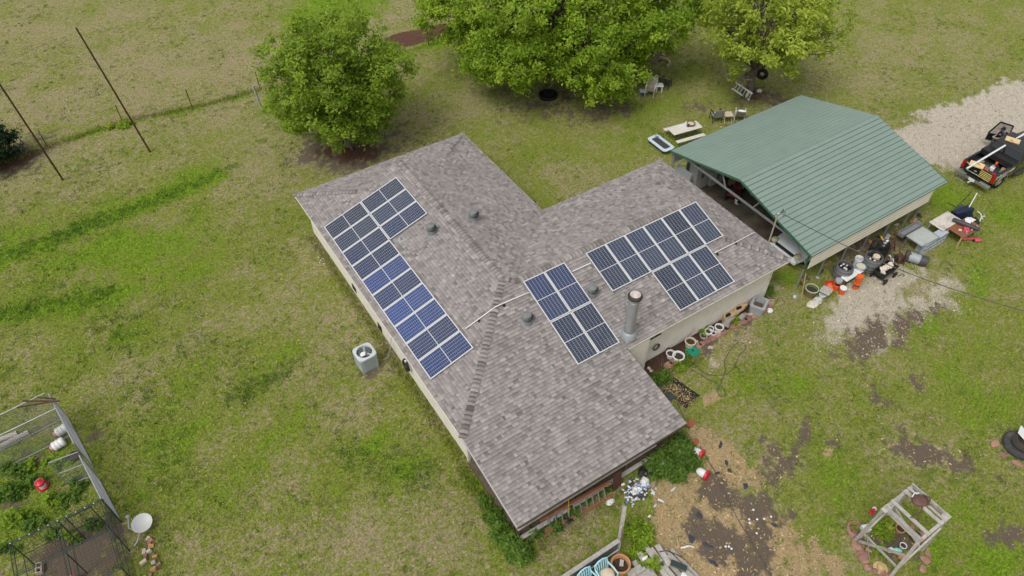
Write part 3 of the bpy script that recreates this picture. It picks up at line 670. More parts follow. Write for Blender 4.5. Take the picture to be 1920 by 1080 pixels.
p = condp(752, 450, fL, 0); b = MB().box(p+Vector((0, 0, .012)), (.34, .34, .012), rot=rot3(0, -math.atan(s_), 0)); b.lathe([(.04, 0), (.035, .22), (.0, .22)], p, 10); b.build('vent_stack', M_['grey'], house)
p = condp(1413, 443, lambda p: he+s_*(XB-p.x), 0); MB().box(p+Vector((0, 0, .015)), (.3, .3, .012), rot=rot3(0, math.atan(s_), 0)).build('flashing', M_['galvd'], house)
# service mast at the carport end
mb_, mt_ = Vector((11.6, -3.98, 2.75)), Vector((11.5, -4.02, 4.95))
ms = MB().cyl(mb_, mt_, .035, n=10).build('service_mast', mat('mast_paint', (.42, .36, .27, 1), .6, .2), house, True)
MB().lathe([(.16, -.02), (.1, .03), (.045, .08)], mb_+Vector((0, 0, .02)), 14).build('flashing', M_['galvd'], ms)
MB().blob(mt_+Vector((.04, 0, .06)), (.1, .07, .09), 10, 6, .03).build('weatherhead', M_['galv'], ms, True)
for i, (a, bq) in enumerate((((.12, -.02, .05), (.42, .05, -.06)), ((.1, .02, .03), (.38, -.1, -.1)))):
    pa = mt_+Vector(a); pb = mt_+Vector(bq); mid = (pa+pb)/2+Vector((.1, .05*(1-2*i), .14))
    MB().tube([pa, mid, pb, pb+Vector((-.06, .06, -.1))], .014, 6).build('cable_loop', M_['black'], ms, True)
# wall vent, cable on the front wall
p = GY(1231, 626, -w+ov-.05)
MB().box((p.x, -w+ov-.03, p.z-.14), (.62, .05, .17)).build('wall_vent', M_['glassd'], house)
MB().box((p.x, -w+ov-.05, p.z-.04), (.68, .04, .035)).build('vent_hood', M_['fascia'], house)
p = GY(1229, 651, -w+ov-.08); b = MB()
for i in range(4): b.torus((p.x, p.y-.02*i, p.z+.02*i), .15+.012*i, .018, 18, 6, rot3(math.pi/2, .2*i, 0))
hk = tag(b.build('coiled_cable', M_['cord'], None, True), 'black cable coiled on a hook on the cream front wall beside the flue', 'cable')
# ------------------------------------------------------------ porch under the low roof
zb = zp-.2
MB().bar((-w+.1, -PF+.35, zb), (XP-.1, -PF+.35, zb), .1, .2).build('porch_beam', M_['plank'], house)
for x in (-w+.25, -2.2, .4, XP-.2): MB().box((x, -PF+.36, zb/2-.05), (.11, .11, zb-.1)).build('porch_post', M_['plank'], house)
MB().box(((XP-w)/2, -6.45, .06), (XP+w-.5, 3.7, .12)).build('porch_floor', M_['plank'], house)
MB().bar((-w+.15, -PF+.2, .22), (XP-.1, -PF+.2, .22), .16, .06).build('porch_rail', M_['wood'], house)
MB().bar((-w+.15, -PF+.22, 1.05), (XP-1.2, -PF+.22, 1.05), .12, .05).build('porch_rail', M_['wood'], house)
for i in range(9): MB().box((-w+.6+i*.8, -PF+.62, .55), (.74, .03, .9)).build('porch_board', M_['plank'], house)
# ------------------------------------------------------------ solar panels
PWD, PHT = 1.035, 2.07
CELLM = [mat('solar_cell_'+k_, c_, .2, var=.3, scale=1.1, spec=.5, coat=.4, obj_rand=.25, col2=c2_) for k_, c_, c2_ in (('dark', (.028, .042, .085, 1), (.032, .044, .075, 1)), ('mid', (.028, .048, .13, 1), (.032, .046, .1, 1)), ('blue', (.026, .06, .21, 1), (.032, .055, .16, 1)))]  # dark to blue steps put the coating's view-angle reflection into the cell colour
Msc = CELLM[0]
Mbs = mat('solar_backsheet', gsc(.5), .4, var=.04)
Mfr = mat('panel_frame', gsc(.75), .35, .2, var=.04)
def panel_meshes():
    f = MB(); t, hgt = .03, .04
    for x in (-PWD/2+t/2, PWD/2-t/2): f.box((x, 0, 0), (t, PHT, hgt))
    for y in (-PHT/2+t/2, PHT/2-t/2): f.box((0, y, 0), (PWD-2*t, t, hgt))
    bs = MB().box((0, 0, .004), (PWD-2*t, PHT-2*t, .012))
    c = MB(); cw = (PWD-2*t-.03)/6; ch = (PHT/2-t-.03)/12
    for h in (-1, 1):
        for j in range(12):
            for i in range(6):
                x = -PWD/2+t+.015+cw*(i+.5); y = h*(.018+ch*(j+.5)); a = cw/2-.0052; b = ch/2-.0022; z = .0125
                c.quad((x-a, y-b, z), (x+a, y-b, z), (x+a, y+b, z), (x-a, y+b, z))
    r = MB()
    for y in (-PHT*.27, PHT*.27): r.box((0, y, -.045), (PWD+.02, .035, .045))
    return f.mesh('frame', Mfr), bs.mesh('backsheet', Mbs), c.mesh('cells', Msc), r.mesh('rail', M_['black'])
PM = panel_meshes()
CM = []
for m_ in CELLM:
    me_ = PM[2].copy(); me_.materials.clear(); me_.materials.append(m_); CM.append(me_)
def panel(p, ex, ey, label, group, ci=0):
    """ex: panel short side, ey: long side (world vectors)"""
    ex = Vector(ex).normalized(); ey = Vector(ey).normalized(); n = ex.cross(ey)
    o = thing('solar_panel', label, 'solar panel', group=group)
    o.matrix_world = Matrix(((ex.x, ey.x, n.x, p.x), (ex.y, ey.y, n.y, p.y), (ex.z, ey.z, n.z, p.z), (0, 0, 0, 1)))
    for nm, me in zip(('frame', 'backsheet', 'cells', 'rail'), (PM[0], PM[1], CM[ci], PM[3])):
        c = bpy.data.objects.new(nm, me); COL.objects.link(c); c.parent = o
        if nm == 'cells': c['kind'] = 'stuff'
ORD = ['first', 'second', 'third', 'fourth', 'fifth', 'sixth', 'seventh', 'eighth', 'ninth', 'tenth']
def Lp(y, u): return Vector((-w+u*cc-.11*s_*cc, y, he+u*s_*cc+.11*cc))
def Fp(x, v): return Vector((x, yb-v*cc-.11*s_*cc, hb-v*s_*cc+.11*cc))
for i in range(10):
    panel(Lp(8.5903-(i+.5)*1.0603, .2668+1.048), (0, 1, 0), (-cc, 0, -s_*cc), 'blue solar panel, %s from the back hip in the strip along the left eave' % ORD[i], 'panels on the left roof slope', (0, 0, 1, 1, 2, 1, 2, 2, 1, 2)[i])
for i in range(3):
    panel(Lp(8.5903-(i+.5)*1.0603, .2668+3*1.048), (0, 1, 0), (-cc, 0, -s_*cc), 'blue solar panel nearest the long ridge, %s of three below the back hip' % ORD[i], 'panels on the left roof slope', (0, 0, 1)[i])
for i in range(6):
    panel(Fp(3.789+(i+.5)*1.06, .2257+1.048), (1, 0, 0), (0, cc, s_*cc), 'dark solar panel under the short ridge, %s from the round vent in its row' % ORD[i], 'panels on the carport side slope')
for i in range(2, 5):
    panel(Fp(3.789+(i+.5)*1.06, .2257+3*1.048), (1, 0, 0), (0, cc, s_*cc), 'dark solar panel by the front eave, %s from the chimney pipe in its row' % ORD[i-2], 'panels on the carport side slope')
for i in range(2):
    for j in range(2):
        panel(Fp(.5972+(i+.5)*1.06, .1877+(2*j+1)*1.048), (1, 0, 0), (0, cc, s_*cc), '%s %s solar panel in the square block of four beside the flue pipe' % (('upper', 'lower')[j], ('hip side', 'flue side')[i]), 'four panels beside the flue', 1-j)
# ------------------------------------------------------------ carport
cpt = thing('carport', 'open carport with green ribbed metal roof and cream side strips', 'carport', (18.42, -.3, 0))
X0, X1, HW, EH, RH = -4.97, 5.12, 4.85, 2.36, 3.56
sl_ = math.atan((RH-EH)/HW)
Mgr = mat('green_roof_sheet', (.225, .3, .258, 1), .45, .0, var=.05, scale=1.2, dirt=(.28, .3, .26, 1), damt=.3, dscale=.6, spec=.5)
Mshade = mat('rib_shade', (.1, .15, .125, 1), .7, var=.25, scale=2)  # darker green for front-slope ribs: their shaded side put into the colour
Mgd = mat('green_trim', (.05, .13, .075, 1), .5, var=.1)
Mcr = mat('cream_sheet', (.72, .665, .55, 1), .5, var=.06, dirt=(.35, .3, .22, 1), damt=.25)
def ribbed(o, e, u, n, L, Wd, ribs, rh=.022, shade_ribs=False):
    """corrugated sheet: ribs run along e"""
    b = MB(); st = Wd/ribs; pr = []
    for i in range(ribs):
        c = (i+.5)*st
        pr += [(i*st, 0), (c+.024, 0), (c+.026, rh*.3), (c+.03, rh), (c+.043, rh), (c+.052, 0)]
    pr.append((Wd, 0))
    o = Vector(o); e = Vector(e); u = Vector(u); n = Vector(n)
    A = [o+u*a+n*(z+.004) for a, z in pr]; B = [p+e*L for p in A]; C = [p-n*.004 for p in A]; D = [p-n*.004 for p in B]; k = len(pr)
    vs = A+B+C+D; fs = []
    for i in range(k-1):
        fs += [(i, i+1, k+i+1, k+i), (2*k+i, 3*k+i, 3*k+i+1, 2*k+i+1), (i, 2*k+i, 2*k+i+1, i+1), (k+i, k+i+1, 3*k+i+1, 3*k+i)]
    b.add(vs, fs)
    if shade_ribs:
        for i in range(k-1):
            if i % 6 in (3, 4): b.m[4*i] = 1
    return b
SLn = math.hypot(HW, RH-EH)
for sgn in (-1, 1):
    u = Vector((0, sgn*math.cos(sl_), -math.sin(sl_))); n = Vector((0, sgn*math.sin(sl_), math.cos(sl_)))
    for i in range(6):
        Wd = SLn/6; o = Vector((X0, 0, RH))+u*(i*Wd+.002)+n*(.006*(6-i)-.02)
        ribbed(o, (1, 0, 0), u, n, X1-X0, Wd+.01, 3, .03 if sgn < 0 else .02, True).build('roof_sheet', [Mgr, Mshade if sgn < 0 else Mgr], cpt)
b = MB(); b.add([(X0-.01, -.16, RH-.02), (X0-.01, 0, RH+.05), (X0-.01, .16, RH-.02), (X1+.01, -.16, RH-.02), (X1+.01, 0, RH+.05), (X1+.01, .16, RH-.02)], [(0, 1, 4, 3), (1, 2, 5, 4), (0, 2, 1), (3, 4, 5)])
b.build('ridge_flashing', Mgr, cpt)
for xx_ in (X0+.01, X1-.01):
    for sgn in (-1, 1): MB().bar((xx_, 0, RH-.06), (xx_, sgn*HW, EH-.06), .05, .11).build('rake_trim', Mgd, cpt)
for sgn in (-1, 1):
    MB().bar((X0, sgn*(HW-.005), EH-.05), (X1, sgn*(HW-.005), EH-.05), .03, .05).build('eave_trim', Mgd, cpt)
    for j in range(1):
        yy_ = sgn*(HW-.035)
        ribbed((X0+.12, yy_, EH-.07), (1, 0, 0), (0, 0, -1), (0, sgn, 0), X1-X0-1.1, .86, 4, .012).build('side_strip', Mcr, cpt)
    pts = [X0+.15, -3.3, -1.7, -.1, 1.5, 3.1, 3.9] if sgn < 0 else [X0+.15, -3.3, -1.7, 0, 1.7, 3.3, 3.9]
    for k_, xx_ in enumerate(pts):
        MB().box((xx_, sgn*(HW-.2), EH/2), (.065, .065, EH)).build('post', M_['galv'], cpt)
MB().box((X0+.15, -HW+.2, EH-.55), (.075, .075, 1.0)).build('corner_trim', Mgd, cpt)
MB().box((0, HW-.3, 1.05), (7.6, .03, 2.0)).build('back_sheet', M_['grey'], cpt)
for xx_ in (X0+.15, -3.3, -1.7, -.1, 1.5, 3.1, 3.9):
    MB().bar((xx_, -HW+.2, EH-.1), (xx_, 0, RH-.14), .06, .06).build('rafter', M_['galv'], cpt); MB().bar((xx_, HW-.2, EH-.1), (xx_, 0, RH-.14), .06, .06).build('rafter', M_['galv'], cpt)
for xx_ in (X0+.2, 3.8):
    MB().bar((xx_, -HW+.9, EH+.02), (xx_, HW-.9, EH+.02), .085, .085).build('tie_beam', M_['galv'], cpt)
    for yy_ in (-1.35, 1.35): MB().bar((xx_, yy_*.7, EH+.05), (xx_, yy_, RH-.42), .06, .06).build('web_strut', M_['galv'], cpt)
    for sgn in (-1, 1):
        MB().bar((xx_, sgn*(HW-.2), EH-.8), (xx_, sgn*(HW-1.3), EH+.1), .06, .06).build('knee_brace', M_['galv'], cpt)
# ------------------------------------------------------------ trees
def leaf_mat(name, c1, c2, tr=.5):
    M = bpy.data.materials.new(name); M.use_nodes = True; n = M.node_tree.nodes; l = M.node_tree.links
    b = n['Principled BSDF']; b.inputs['Roughness'].default_value = .5; b.inputs['Specular IOR Level'].default_value = .3
    at = n.new('ShaderNodeAttribute'); at.attribute_name = 'tint'
    mx = n.new('ShaderNodeMix'); mx.data_type = 'RGBA'; mx.inputs[6].default_value = c1; mx.inputs[7].default_value = c2
    l.new(at.outputs['Fac'], mx.inputs[0]); l.new(mx.outputs[2], b.inputs['Base Color'])
    t = n.new('ShaderNodeBsdfTranslucent'); l.new(mx.outputs[2], t.inputs['Color'])
    ms = n.new('ShaderNodeMixShader'); ms.inputs[0].default_value = tr; l.new(b.outputs[0], ms.inputs[1]); l.new(t.outputs[0], ms.inputs[2])
    l.new(ms.outputs[0], n['Material Output'].inputs[0]); return M
def leaves_mesh(name, P, N, size, q, mats, tint, elong=1.7):
    """folded leaf quads: P centres, N facing directions"""
    n = len(P); r = q.normal(size=(n, 3)); t = np.cross(N, r); t /= np.linalg.norm(t, axis=1, keepdims=True)+1e-9; b = np.cross(N, t)
    sz = (size*q.uniform(.6, 1.3, n))[:, None]
    v = np.empty((n, 4, 3), np.float32)
    v[:, 0] = P-t*sz*elong*.5; v[:, 1] = P+b*sz*.38+N*sz*.12; v[:, 2] = P+t*sz*elong*.5-N*sz*.15; v[:, 3] = P-b*sz*.38+N*sz*.12
    me = bpy.data.meshes.new(name); me.vertices.add(4*n); me.vertices.foreach_set('co', v.ravel())
    idx = np.arange(4*n, dtype=np.int32).reshape(n, 4); f = np.concatenate([idx[:, [0, 1, 2]], idx[:, [0, 2, 3]]], 1).ravel()
    me.loops.add(6*n); me.loops.foreach_set('vertex_index', f); me.polygons.add(2*n); me.polygons.foreach_set('loop_start', np.arange(0, 6*n, 3, dtype=np.int32)); me.update(calc_edges=True)
    at = me.attributes.new('tint', 'FLOAT', 'POINT'); at.data.foreach_set('value', np.repeat(np.clip(tint, 0, 1), 4).astype(np.float32))
    me.materials.append(mats); return me
def limb(mb, p, q, r0, r1, q_, k=6, wob=.12):
    p = Vector(p); q = Vector(q); L = (q-p).length; path = []; rs = []
    for i in range(k+1):
        t = i/k; off = Vector((q_.uniform(-1, 1), q_.uniform(-1, 1), q_.uniform(-.5, .7)))*L*wob*math.sin(math.pi*t)*.6
        path.append(p.lerp(q, t)+off); rs.append(r0+(r1-r0)*t)
    mb.tube(path, rs, 7); return path
def tree(name, label, loc, H, clumps, trunk, lm, n, size, seed, group='leafy trees in the yard', red=0, cat='tree', clear=(), cr=.9):
    """clumps: list of (x,y,z,rx,ry,rz,weight) leaf masses; trunk: (radius, fork height)"""
    q = np.random.RandomState(seed); pq = random.Random(seed)
    T = thing(name, label, cat, loc, 0, group)
    b = MB(); r, fh = trunk
    b.tube([(0, 0, -.1), (0, 0, .12), (.02, 0, .5), (.05, .02, fh)], [r*1.7, r*1.25, r, r*.85], 12)
    for i in range(5):
        a = i*1.3+pq.random(); b.tube([(0, 0, .25), (math.cos(a)*r*1.6, math.sin(a)*r*1.6, .06), (math.cos(a)*r*3.2, math.sin(a)*r*3.2, -.05)], [r*.5, r*.35, r*.12], 6)
    b.build('trunk', M_['bark'], T, True)
    PP = []; NN = []; TT = []
    W = np.array([c[6] for c in clumps]); W = W/W.sum(); lb = MB()
    for ci, c in enumerate(clumps):
        C = np.array(c[:3]); Rr = np.array(c[3:6]); m_ = int(n*W[ci])
        path = limb(lb, (0.03, 0, fh*.9), tuple(C), r*.45, r*.1, pq)
        for k in range(4):
            d = q.normal(size=3); d /= np.linalg.norm(d); e = C+d*Rr*.8
            limb(lb, path[3+k % 3], tuple(e), r*.16, .012, pq, 5)
        # sub-clusters: twig tips through the clump's outer shell
        ns = max(6, int(m_/55)); d = q.normal(size=(ns, 3)); d /= np.linalg.norm(d, axis=1, keepdims=True)
        rad = q.uniform(.45, 1.0, ns)**.6; tip = C+d*Rr*rad[:, None]
        ok = tip[:, 2] > fh*.45
        for g_ in clear:
            A_ = np.array(g_)-np.array(loc); D_ = np.array(CAM)-np.array(g_); D_ /= np.linalg.norm(D_); w_ = tip-A_; s_l = w_@D_
            ok &= (np.linalg.norm(w_-s_l[:, None]*D_, axis=1) > cr) | (s_l < 0)
        tip = tip[ok]; d = d[ok]; ns = len(tip)
        if ns < 3: continue
        m_ = int(m_*ns/len(ok))
        k = q.randint(0, ns, m_); sig = .17+.1*q.rand(ns)
        p = tip[k]+q.normal(size=(m_, 3))*(sig[k][:, None]*np.array([1, 1, .7]))
        nrm = d[k]*.5+np.array([0, 0, .75])+q.normal(size=(m_, 3))*.55; nrm /= np.linalg.norm(nrm, axis=1, keepdims=True)
        tt = q.rand(ns)[k]*.55+q.rand(m_)*.45
        PP.append(p); NN.append(nrm); TT.append(tt)
    lb.build('limbs', M_['bark'], T, True)
    me = leaves_mesh('crown', np.concatenate(PP), np.concatenate(NN), size, q, lm, np.concatenate(TT))
    o = bpy.data.objects.new('crown', me); COL.objects.link(o); o.parent = T; tag(o, None, None, None, 'stuff')
    return T
def clump_ball(cx, cy, cz, R, RZ, k, seed, sub=.42):
    q = random.Random(seed); out = [(cx, cy, cz, R*.55, R*.55, RZ*.55, 1.2)]
    for i in range(k):
        z = 1-2*(i+.5)/k; a = i*2.39996+q.uniform(-.3, .3); rr = math.sqrt(max(0, 1-z*z)); f = q.uniform(.58, .84); s = sub*q.uniform(.75, 1.2)
        out.append((cx+R*f*rr*math.cos(a), cy+R*f*rr*math.sin(a), cz+RZ*f*z, R*s, R*s, RZ*s*.8, s*s*4))
    return out
Lm1 = leaf_mat('maple_leaves', (.15, .26, .02, 1), (.41, .54, .06, 1))
Lm2 = leaf_mat('pecan_leaves', (.155, .28, .02, 1), (.45, .6, .055, 1))
Lm3 = leaf_mat('elm_leaves', (.25, .35, .035, 1), (.58, .66, .1, 1))
Lmb = leaf_mat('shrub_leaves', (.075, .16, .02, 1), (.25, .4, .06, 1))
Lm4 = leaf_mat('cedar_leaves', (.012, .035, .014, 1), (.045, .085, .03, 1), .15)
t1 = tree('round_tree', 'round leafy green tree standing alone behind the house', G(656, 272), 7, clump_ball(0, 0, 4.35, 3.75, 3.9, 34, 3, .36), (.2, 1.0), Lm1, 40000, .135, 31, clear=[G(652, 270)], cr=.5)
cb = clump_ball(0, 0, 4.9, 8.0, 4.3, 52, 5, .29)+[(-1.2, -4.6, 1.9, 1.9, 1.7, 1.3, .5), (1.2, -5.2, 1.7, 2.0, 1.6, 1.2, .5), (3.2, -4.4, 2.0, 1.8, 1.5, 1.2, .45), (-4.6, -3.2, 2.6, 1.8, 1.6, 1.3, .45), (-6.6, -.4, 3.0, 1.6, 1.6, 1.4, .4)]
_b = G(1072, 132)
for (px, py, z, r) in ((835, 30, 4.6, 1.9), (872, 66, 3.6, 1.3), (815, 0, 5.0, 1.3), (905, 110, 2.6, 1.5), (1250, 60, 4.0, 1.6)): p_ = G(px, py, z)-_b; cb.append((p_.x, p_.y, z, r, r, r*.75, .4))
t2 = tree('pecan_tree', 'largest spreading green tree at the top middle of the yard', G(1072, 132), 10, cb, (.42, 2.2), Lm2, 115000, .142, 32, clear=[G(1028, 180), G(1012, 178), G(1045, 178), G(1236, 118), G(1218, 178), G(1243, 165), G(1060, 186)], cr=.95)
cb = clump_ball(0, 0, 5.3, 4.9, 3.3, 34, 9, .27)+[(-3.2, -1.5, 2.6, 1.2, 1.1, .9, .25), (2.6, -.6, 2.9, 1.2, 1.1, .9, .25)]
t3 = tree('elm_tree', 'yellow green open tree with a ladder and tire swing under it', G(1402, 176), 8, cb, (.24, 2.0), Lm3, 17000, .165, 33, clear=[G(1424, 158, .75), G(1385, 175), G(1402, 178), G(1410, 150, .5)], cr=.75)
# dark cedar at the left edge
def conifer(name, label, loc, H, R, seed, n=14000):
    q = np.random.RandomState(seed); pq = random.Random(seed); T = thing(name, label, 'tree', loc)
    b = MB(); b.tube([(0, 0, -.1), (0, 0, H*.9)], [.16, .03], 8); b.build('trunk', M_['bark'], T, True)
    P = []; N = []; TT = []; lb = MB()
    for i in range(60):
        t = (i+.5)/60; z = .3+t*(H-.4); L = R*(1-t)**.75*pq.uniform(.7, 1.12); a = i*2.4+pq.uniform(-.3, .3); e = np.array([math.cos(a)*L, math.sin(a)*L, z+L*.25])
        lb.tube([(0, 0, z), tuple(e)], [.03, .008], 5); m_ = int(n/60); u = q.uniform(.25, 1, m_)**.7
        p = np.array([0, 0, z])*(1-u[:, None])+e*u[:, None]+q.normal(size=(m_, 3))*np.array([.16, .16, .14]); P.append(p)
        nn = np.array([math.cos(a)*.5, math.sin(a)*.5, .6])+q.normal(size=(m_, 3))*.5; N.append(nn/np.linalg.norm(nn, axis=1, keepdims=True)); TT.append(q.rand(m_)*.6+pq.random()*.4)
    lb.build('limbs', M_['bark'], T); me = leaves_mesh('crown', np.concatenate(P), np.concatenate(N), .12, q, Lm4, np.concatenate(TT), 2.2)
    o = bpy.data.objects.new('crown', me); COL.objects.link(o); o.parent = T; tag(o, None, None, None, 'stuff')
conifer('cedar_tree', 'dark green cedar cut off by the left edge beside a rusty pole', G(-8, 312)+Vector((0, 0, 0)), 4.6, 1.9, 41)
# leafy bushes
def bush(name, label, loc, spots, n, size, lm, seed, cat='bush', group=None, sig=.16):
    """spots: (dx,dy,z,r)"""
    q = np.random.RandomState(seed); pq = random.Random(seed); T = thing(name, label, cat, loc, 0, group); P = []; N = []; TT = []; b = MB()
    for (dx, dy, z, r) in spots:
        m_ = int(n*r*r/sum(s[3]**2 for s in spots)); ns = max(4, m_//40); d = q.normal(size=(ns, 3)); d /= np.linalg.norm(d, axis=1, keepdims=True); d[:, 2] = np.abs(d[:, 2])*.9
        tip = np.array([dx, dy, z])+d*np.array([r, r, r*.9])*(q.uniform(.3, 1, ns)**.6)[:, None]
        for k in range(0, ns, 3): b.tube([(dx, dy, 0), tuple((tip[k]+np.array([dx, dy, 0]))/2+np.array([0, 0, .05])), tuple(tip[k])], [.02, .012, .004], 4, caps=False)
        k = q.randint(0, ns, m_); p = tip[k]+q.normal(size=(m_, 3))*r*sig*1.3; p[:, 2] = np.maximum(p[:, 2], .02)
        nn = d[k]*.5+np.array([0, 0, .7])+q.normal(size=(m_, 3))*.5; P.append(p); N.append(nn/np.linalg.norm(nn, axis=1, keepdims=True)); TT.append(q.rand(ns)[k]*.6+q.rand(m_)*.4)
    b.build('stems', M_['bark'], T)['kind'] = 'stuff'; me = leaves_mesh('leaves', np.concatenate(P), np.concatenate(N), size, q, lm, np.concatenate(TT))
    o = bpy.data.objects.new('leaves', me); COL.objects.link(o); o.parent = T; tag(o, None, None, None, 'stuff'); return T
# ------------------------------------------------------------ clutter along the open side of the carport
def V(*a): return Vector(a)
def pot(name, label, cat, loc, r, h, m, group=None, soil='soil', rim=.12, taper=.72, plant=0, fill=.86, rimm=None):
    T = thing(name, label, cat, loc, rnd.uniform(0, 6), group)
    b = MB().lathe([(0, 0), (r*taper, 0), (r*.96, h*.86), (r*1.06, h*.87), (r*1.06, h), (r*.86, h), (r*.84, h*fill), (r*.7, h*.5)], n=20); b.build('body', m, T, True)
    if rimm: MB().torus((0, 0, h), r*.97, r*.09, 20, 6).build('rim', rimm, T, True)
    MB().lathe([(r*.85, h*fill-.01), (r*.5, h*fill+.012), (0, h*fill+.016)], n=16).build('soil' if soil == 'soil' else 'contents', M_[soil], T)
    return T
def wheel(par, c, R, wd, M=None, rimc='white', tyre='rubber', name='wheel'):
    M = M or Matrix.Identity(3)
    t = MB().torus(c, R-wd*.5, wd*.5, 20, 8, M).build(name, M_[tyre], par, True)
    b = MB(); b.lathe([(R-wd*.9, -wd*.28), (R*.2, -wd*.2), (0, -wd*.2)], c, 16, M=M); b.lathe([(R-wd*.9, wd*.28), (R*.2, wd*.2), (0, wd*.2)], c, 16, M=M)
    b.build('rim', M_[rimc], t, True); return t
AX = rot3(math.pi/2, 0, 0)      # wheel axis along Y
AXX = rot3(0, math.pi/2, 0)     # wheel axis along X
def slab_table(name, label, loc, sx, sy, h, topm, legm, rz=0, th=.04, leg=.05, inset=.08, cat='table', splay=0, group=None, bev=.02):
    T = thing(name, label, cat, loc, rz, group)
    MB().box((0, 0, h-th/2), (sx, sy, th)).build('tabletop', topm, T, bevel=bev)
    for i in (-1, 1):
        for j in (-1, 1):
            x, y = i*(sx/2-inset), j*(sy/2-inset)
            MB().bar((x+i*splay, y+j*splay, 0), (x, y, h-th), leg, leg, (0, 1, 0)).build('leg', legm, T)
    return T
# orange buckets
def bucket(label, loc, m, h=.38, r=.155, lid=None, rot=None, name='bucket', group='buckets by the carport', cat='bucket', band=None, inside=None):
    T = thing(name, label, cat, loc, 0, group)
    if rot: T.rotation_euler = rot
    MB().lathe([(0, 0), (r*.86, 0), (r, h*.82), (r*1.06, h*.83), (r*1.06, h*.9), (r, h*.91), (r*1.03, h), (r*.95, h), (r*.82, .02), (0, .02)], n=20).build('body', m, T, True)
    if lid: MB().lathe([(r*1.07, h-.03), (r*1.07, h+.012), (r*.95, h+.016), (r*.9, h+.006), (0, h+.006)], n=20).build('lid', lid, T, True)
    if band: MB().lathe([(r*.975, h*.58), (r*1.01, h*.6), (r*1.02, h*.74), (r*1.0, h*.76)], n=20).build('band', band, T, True)
    if inside: MB().lathe([(r*.9, h*.8), (0, h*.84)], n=16).build('contents', inside, T)
    hd = MB().tube([(r*1.05, 0, h*.86), (r*.9, r*.75, h*.6), (0, r*1.12, h*.45), (-r*.9, r*.75, h*.6), (-r*1.05, 0, h*.86)], .006, 5); hd.build('handle', M_['alu'], T)
    return T
bucket('orange bucket tipped on its side beside the speckled stool', G(1557, 550)+V(0, 0, .15), M_['orange'], rot=(1.45, 0, 2.6))
bucket('orange bucket standing behind the two white lidded ones', G(1566, 543), M_['orange'], inside=M_['dark'])
bucket('short white and grey lidded tub among the orange buckets', G(1570, 540)+V(.05, .1, .3), M_['whitep'], h=.14, r=.16, lid=M_['grey'], name='tub', cat='tub')
bucket('orange bucket with a flat white lid in front of the slatted bench', G(1577, 550), M_['orange'], lid=M_['whitep'])
s1 = bucket('lower orange bucket with navy band in the stack by the bench', G(1603, 540), M_['orange'], band=M_['navy'], lid=M_['orange'])
bucket('upper orange bucket of the stack by the bench', G(1603, 540)+V(.03, .02, .4), M_['orange'], lid=M_['orange'])
bucket('tall white bucket on a block between the two grey barrels', G(1604, 500)+V(0, 0, .0), M_['whitep'], h=.62, r=.19, inside=M_['concrete'])
solo('red_cloth', 'red cloth crumpled on the ground behind the orange buckets', 'cloth', MB().blob((0, 0, .05), (.3, .2, .08), 10, 6, .25, 0, 4), M_['red'], G(1556, 534), smooth=True)
# basket tub, stool, basin, stones, pole
T = pot('basket', 'brown basket with pale green rim at the carport corner post', 'basket', G(1518, 552), .31, .42, mat('wicker', (.2, .13, .06, 1), .8, var=.4, scale=25, bump=.6), soil='soil', rimm=M_['greenp'], fill=.7, taper=.85)
slab_table('stool', 'low stool with pale speckled square top beside the basket', G(1546, 552), .52, .5, .3, mat('speckled_top', (.5, .47, .42, 1), .6, var=.1, scale=20, col2=(.35, .3, .27, 1)), M_['galvd'], .25, cat='stool')
pot('basin', 'small white plastic basin tucked below the speckled stool', 'basin', G(1541, 556), .16, .14, M_['whitep'], soil='concrete', taper=.8)
solo('clear_bag', 'crumpled clear plastic bag next to a pale stone', 'bag', MB().blob((0, 0, .1), (.24, .2, .16), 10, 8, .22, 0, 9), mat('clear_plastic', (.5, .5, .48, 1), .25, var=.2, scale=10), G(1533, 566), smooth=False)
solo('pale_stone', 'flat pale stone in the grass before the carport corner', 'stone', MB().blob((0, 0, .05), (.3, .22, .1), 9, 6, .15, 0, 3), M_['stone'], G(1523, 572))
solo('blue_litter', 'scrap of pale blue plastic in the grass by the house corner', 'litter', MB().blob((0, 0, .03), (.1, .08, .05), 7, 5, .3, 0, 2), M_['bluep'], G(1490, 557))
solo('wooden_pole', 'thin tan pole leaning on the green corner post of the carport', 'pole', MB().tube([G(1502, 562), G(1511, 512, 1.45)], .02, 8), M_['woodt'])
# bench with slats
T = thing('garden_bench', 'white slatted bench with black legs before the left grey barrel', 'bench', (G(1592, 527).x, G(1592, 527).y, 0), .02)
for i in range(7): MB().box((-.54+i*.18, 0, .47), (.165, .36, .03)).build('slat', M_['white'], T)
for x in (-.55, .55):
    for y in (-.13, .13): MB().bar((x, y, 0), (x*.95, y, .455), .03, .03, (0, 1, 0)).build('leg', M_['blackm'], T)
MB().box((0, .12, .44), (1.1, .03, .03)).build('stretcher', M_['blackm'], T)
bucket('round white tub with blue rim on the far end of the slatted bench', V(T.location.x+.6, T.location.y+.05, .49), M_['whitep'], h=.17, r=.24, lid=None, name='tub', cat='tub', inside=M_['cushion'])
MB().torus((0, 0, .17), .24, .02, 22, 6).build('rim', mat('blue_rim', (.1, .28, .4, 1), .5), bpy.data.objects[[o.name for o in bpy.data.objects if o.name.startswith('tub')][-1]], True)
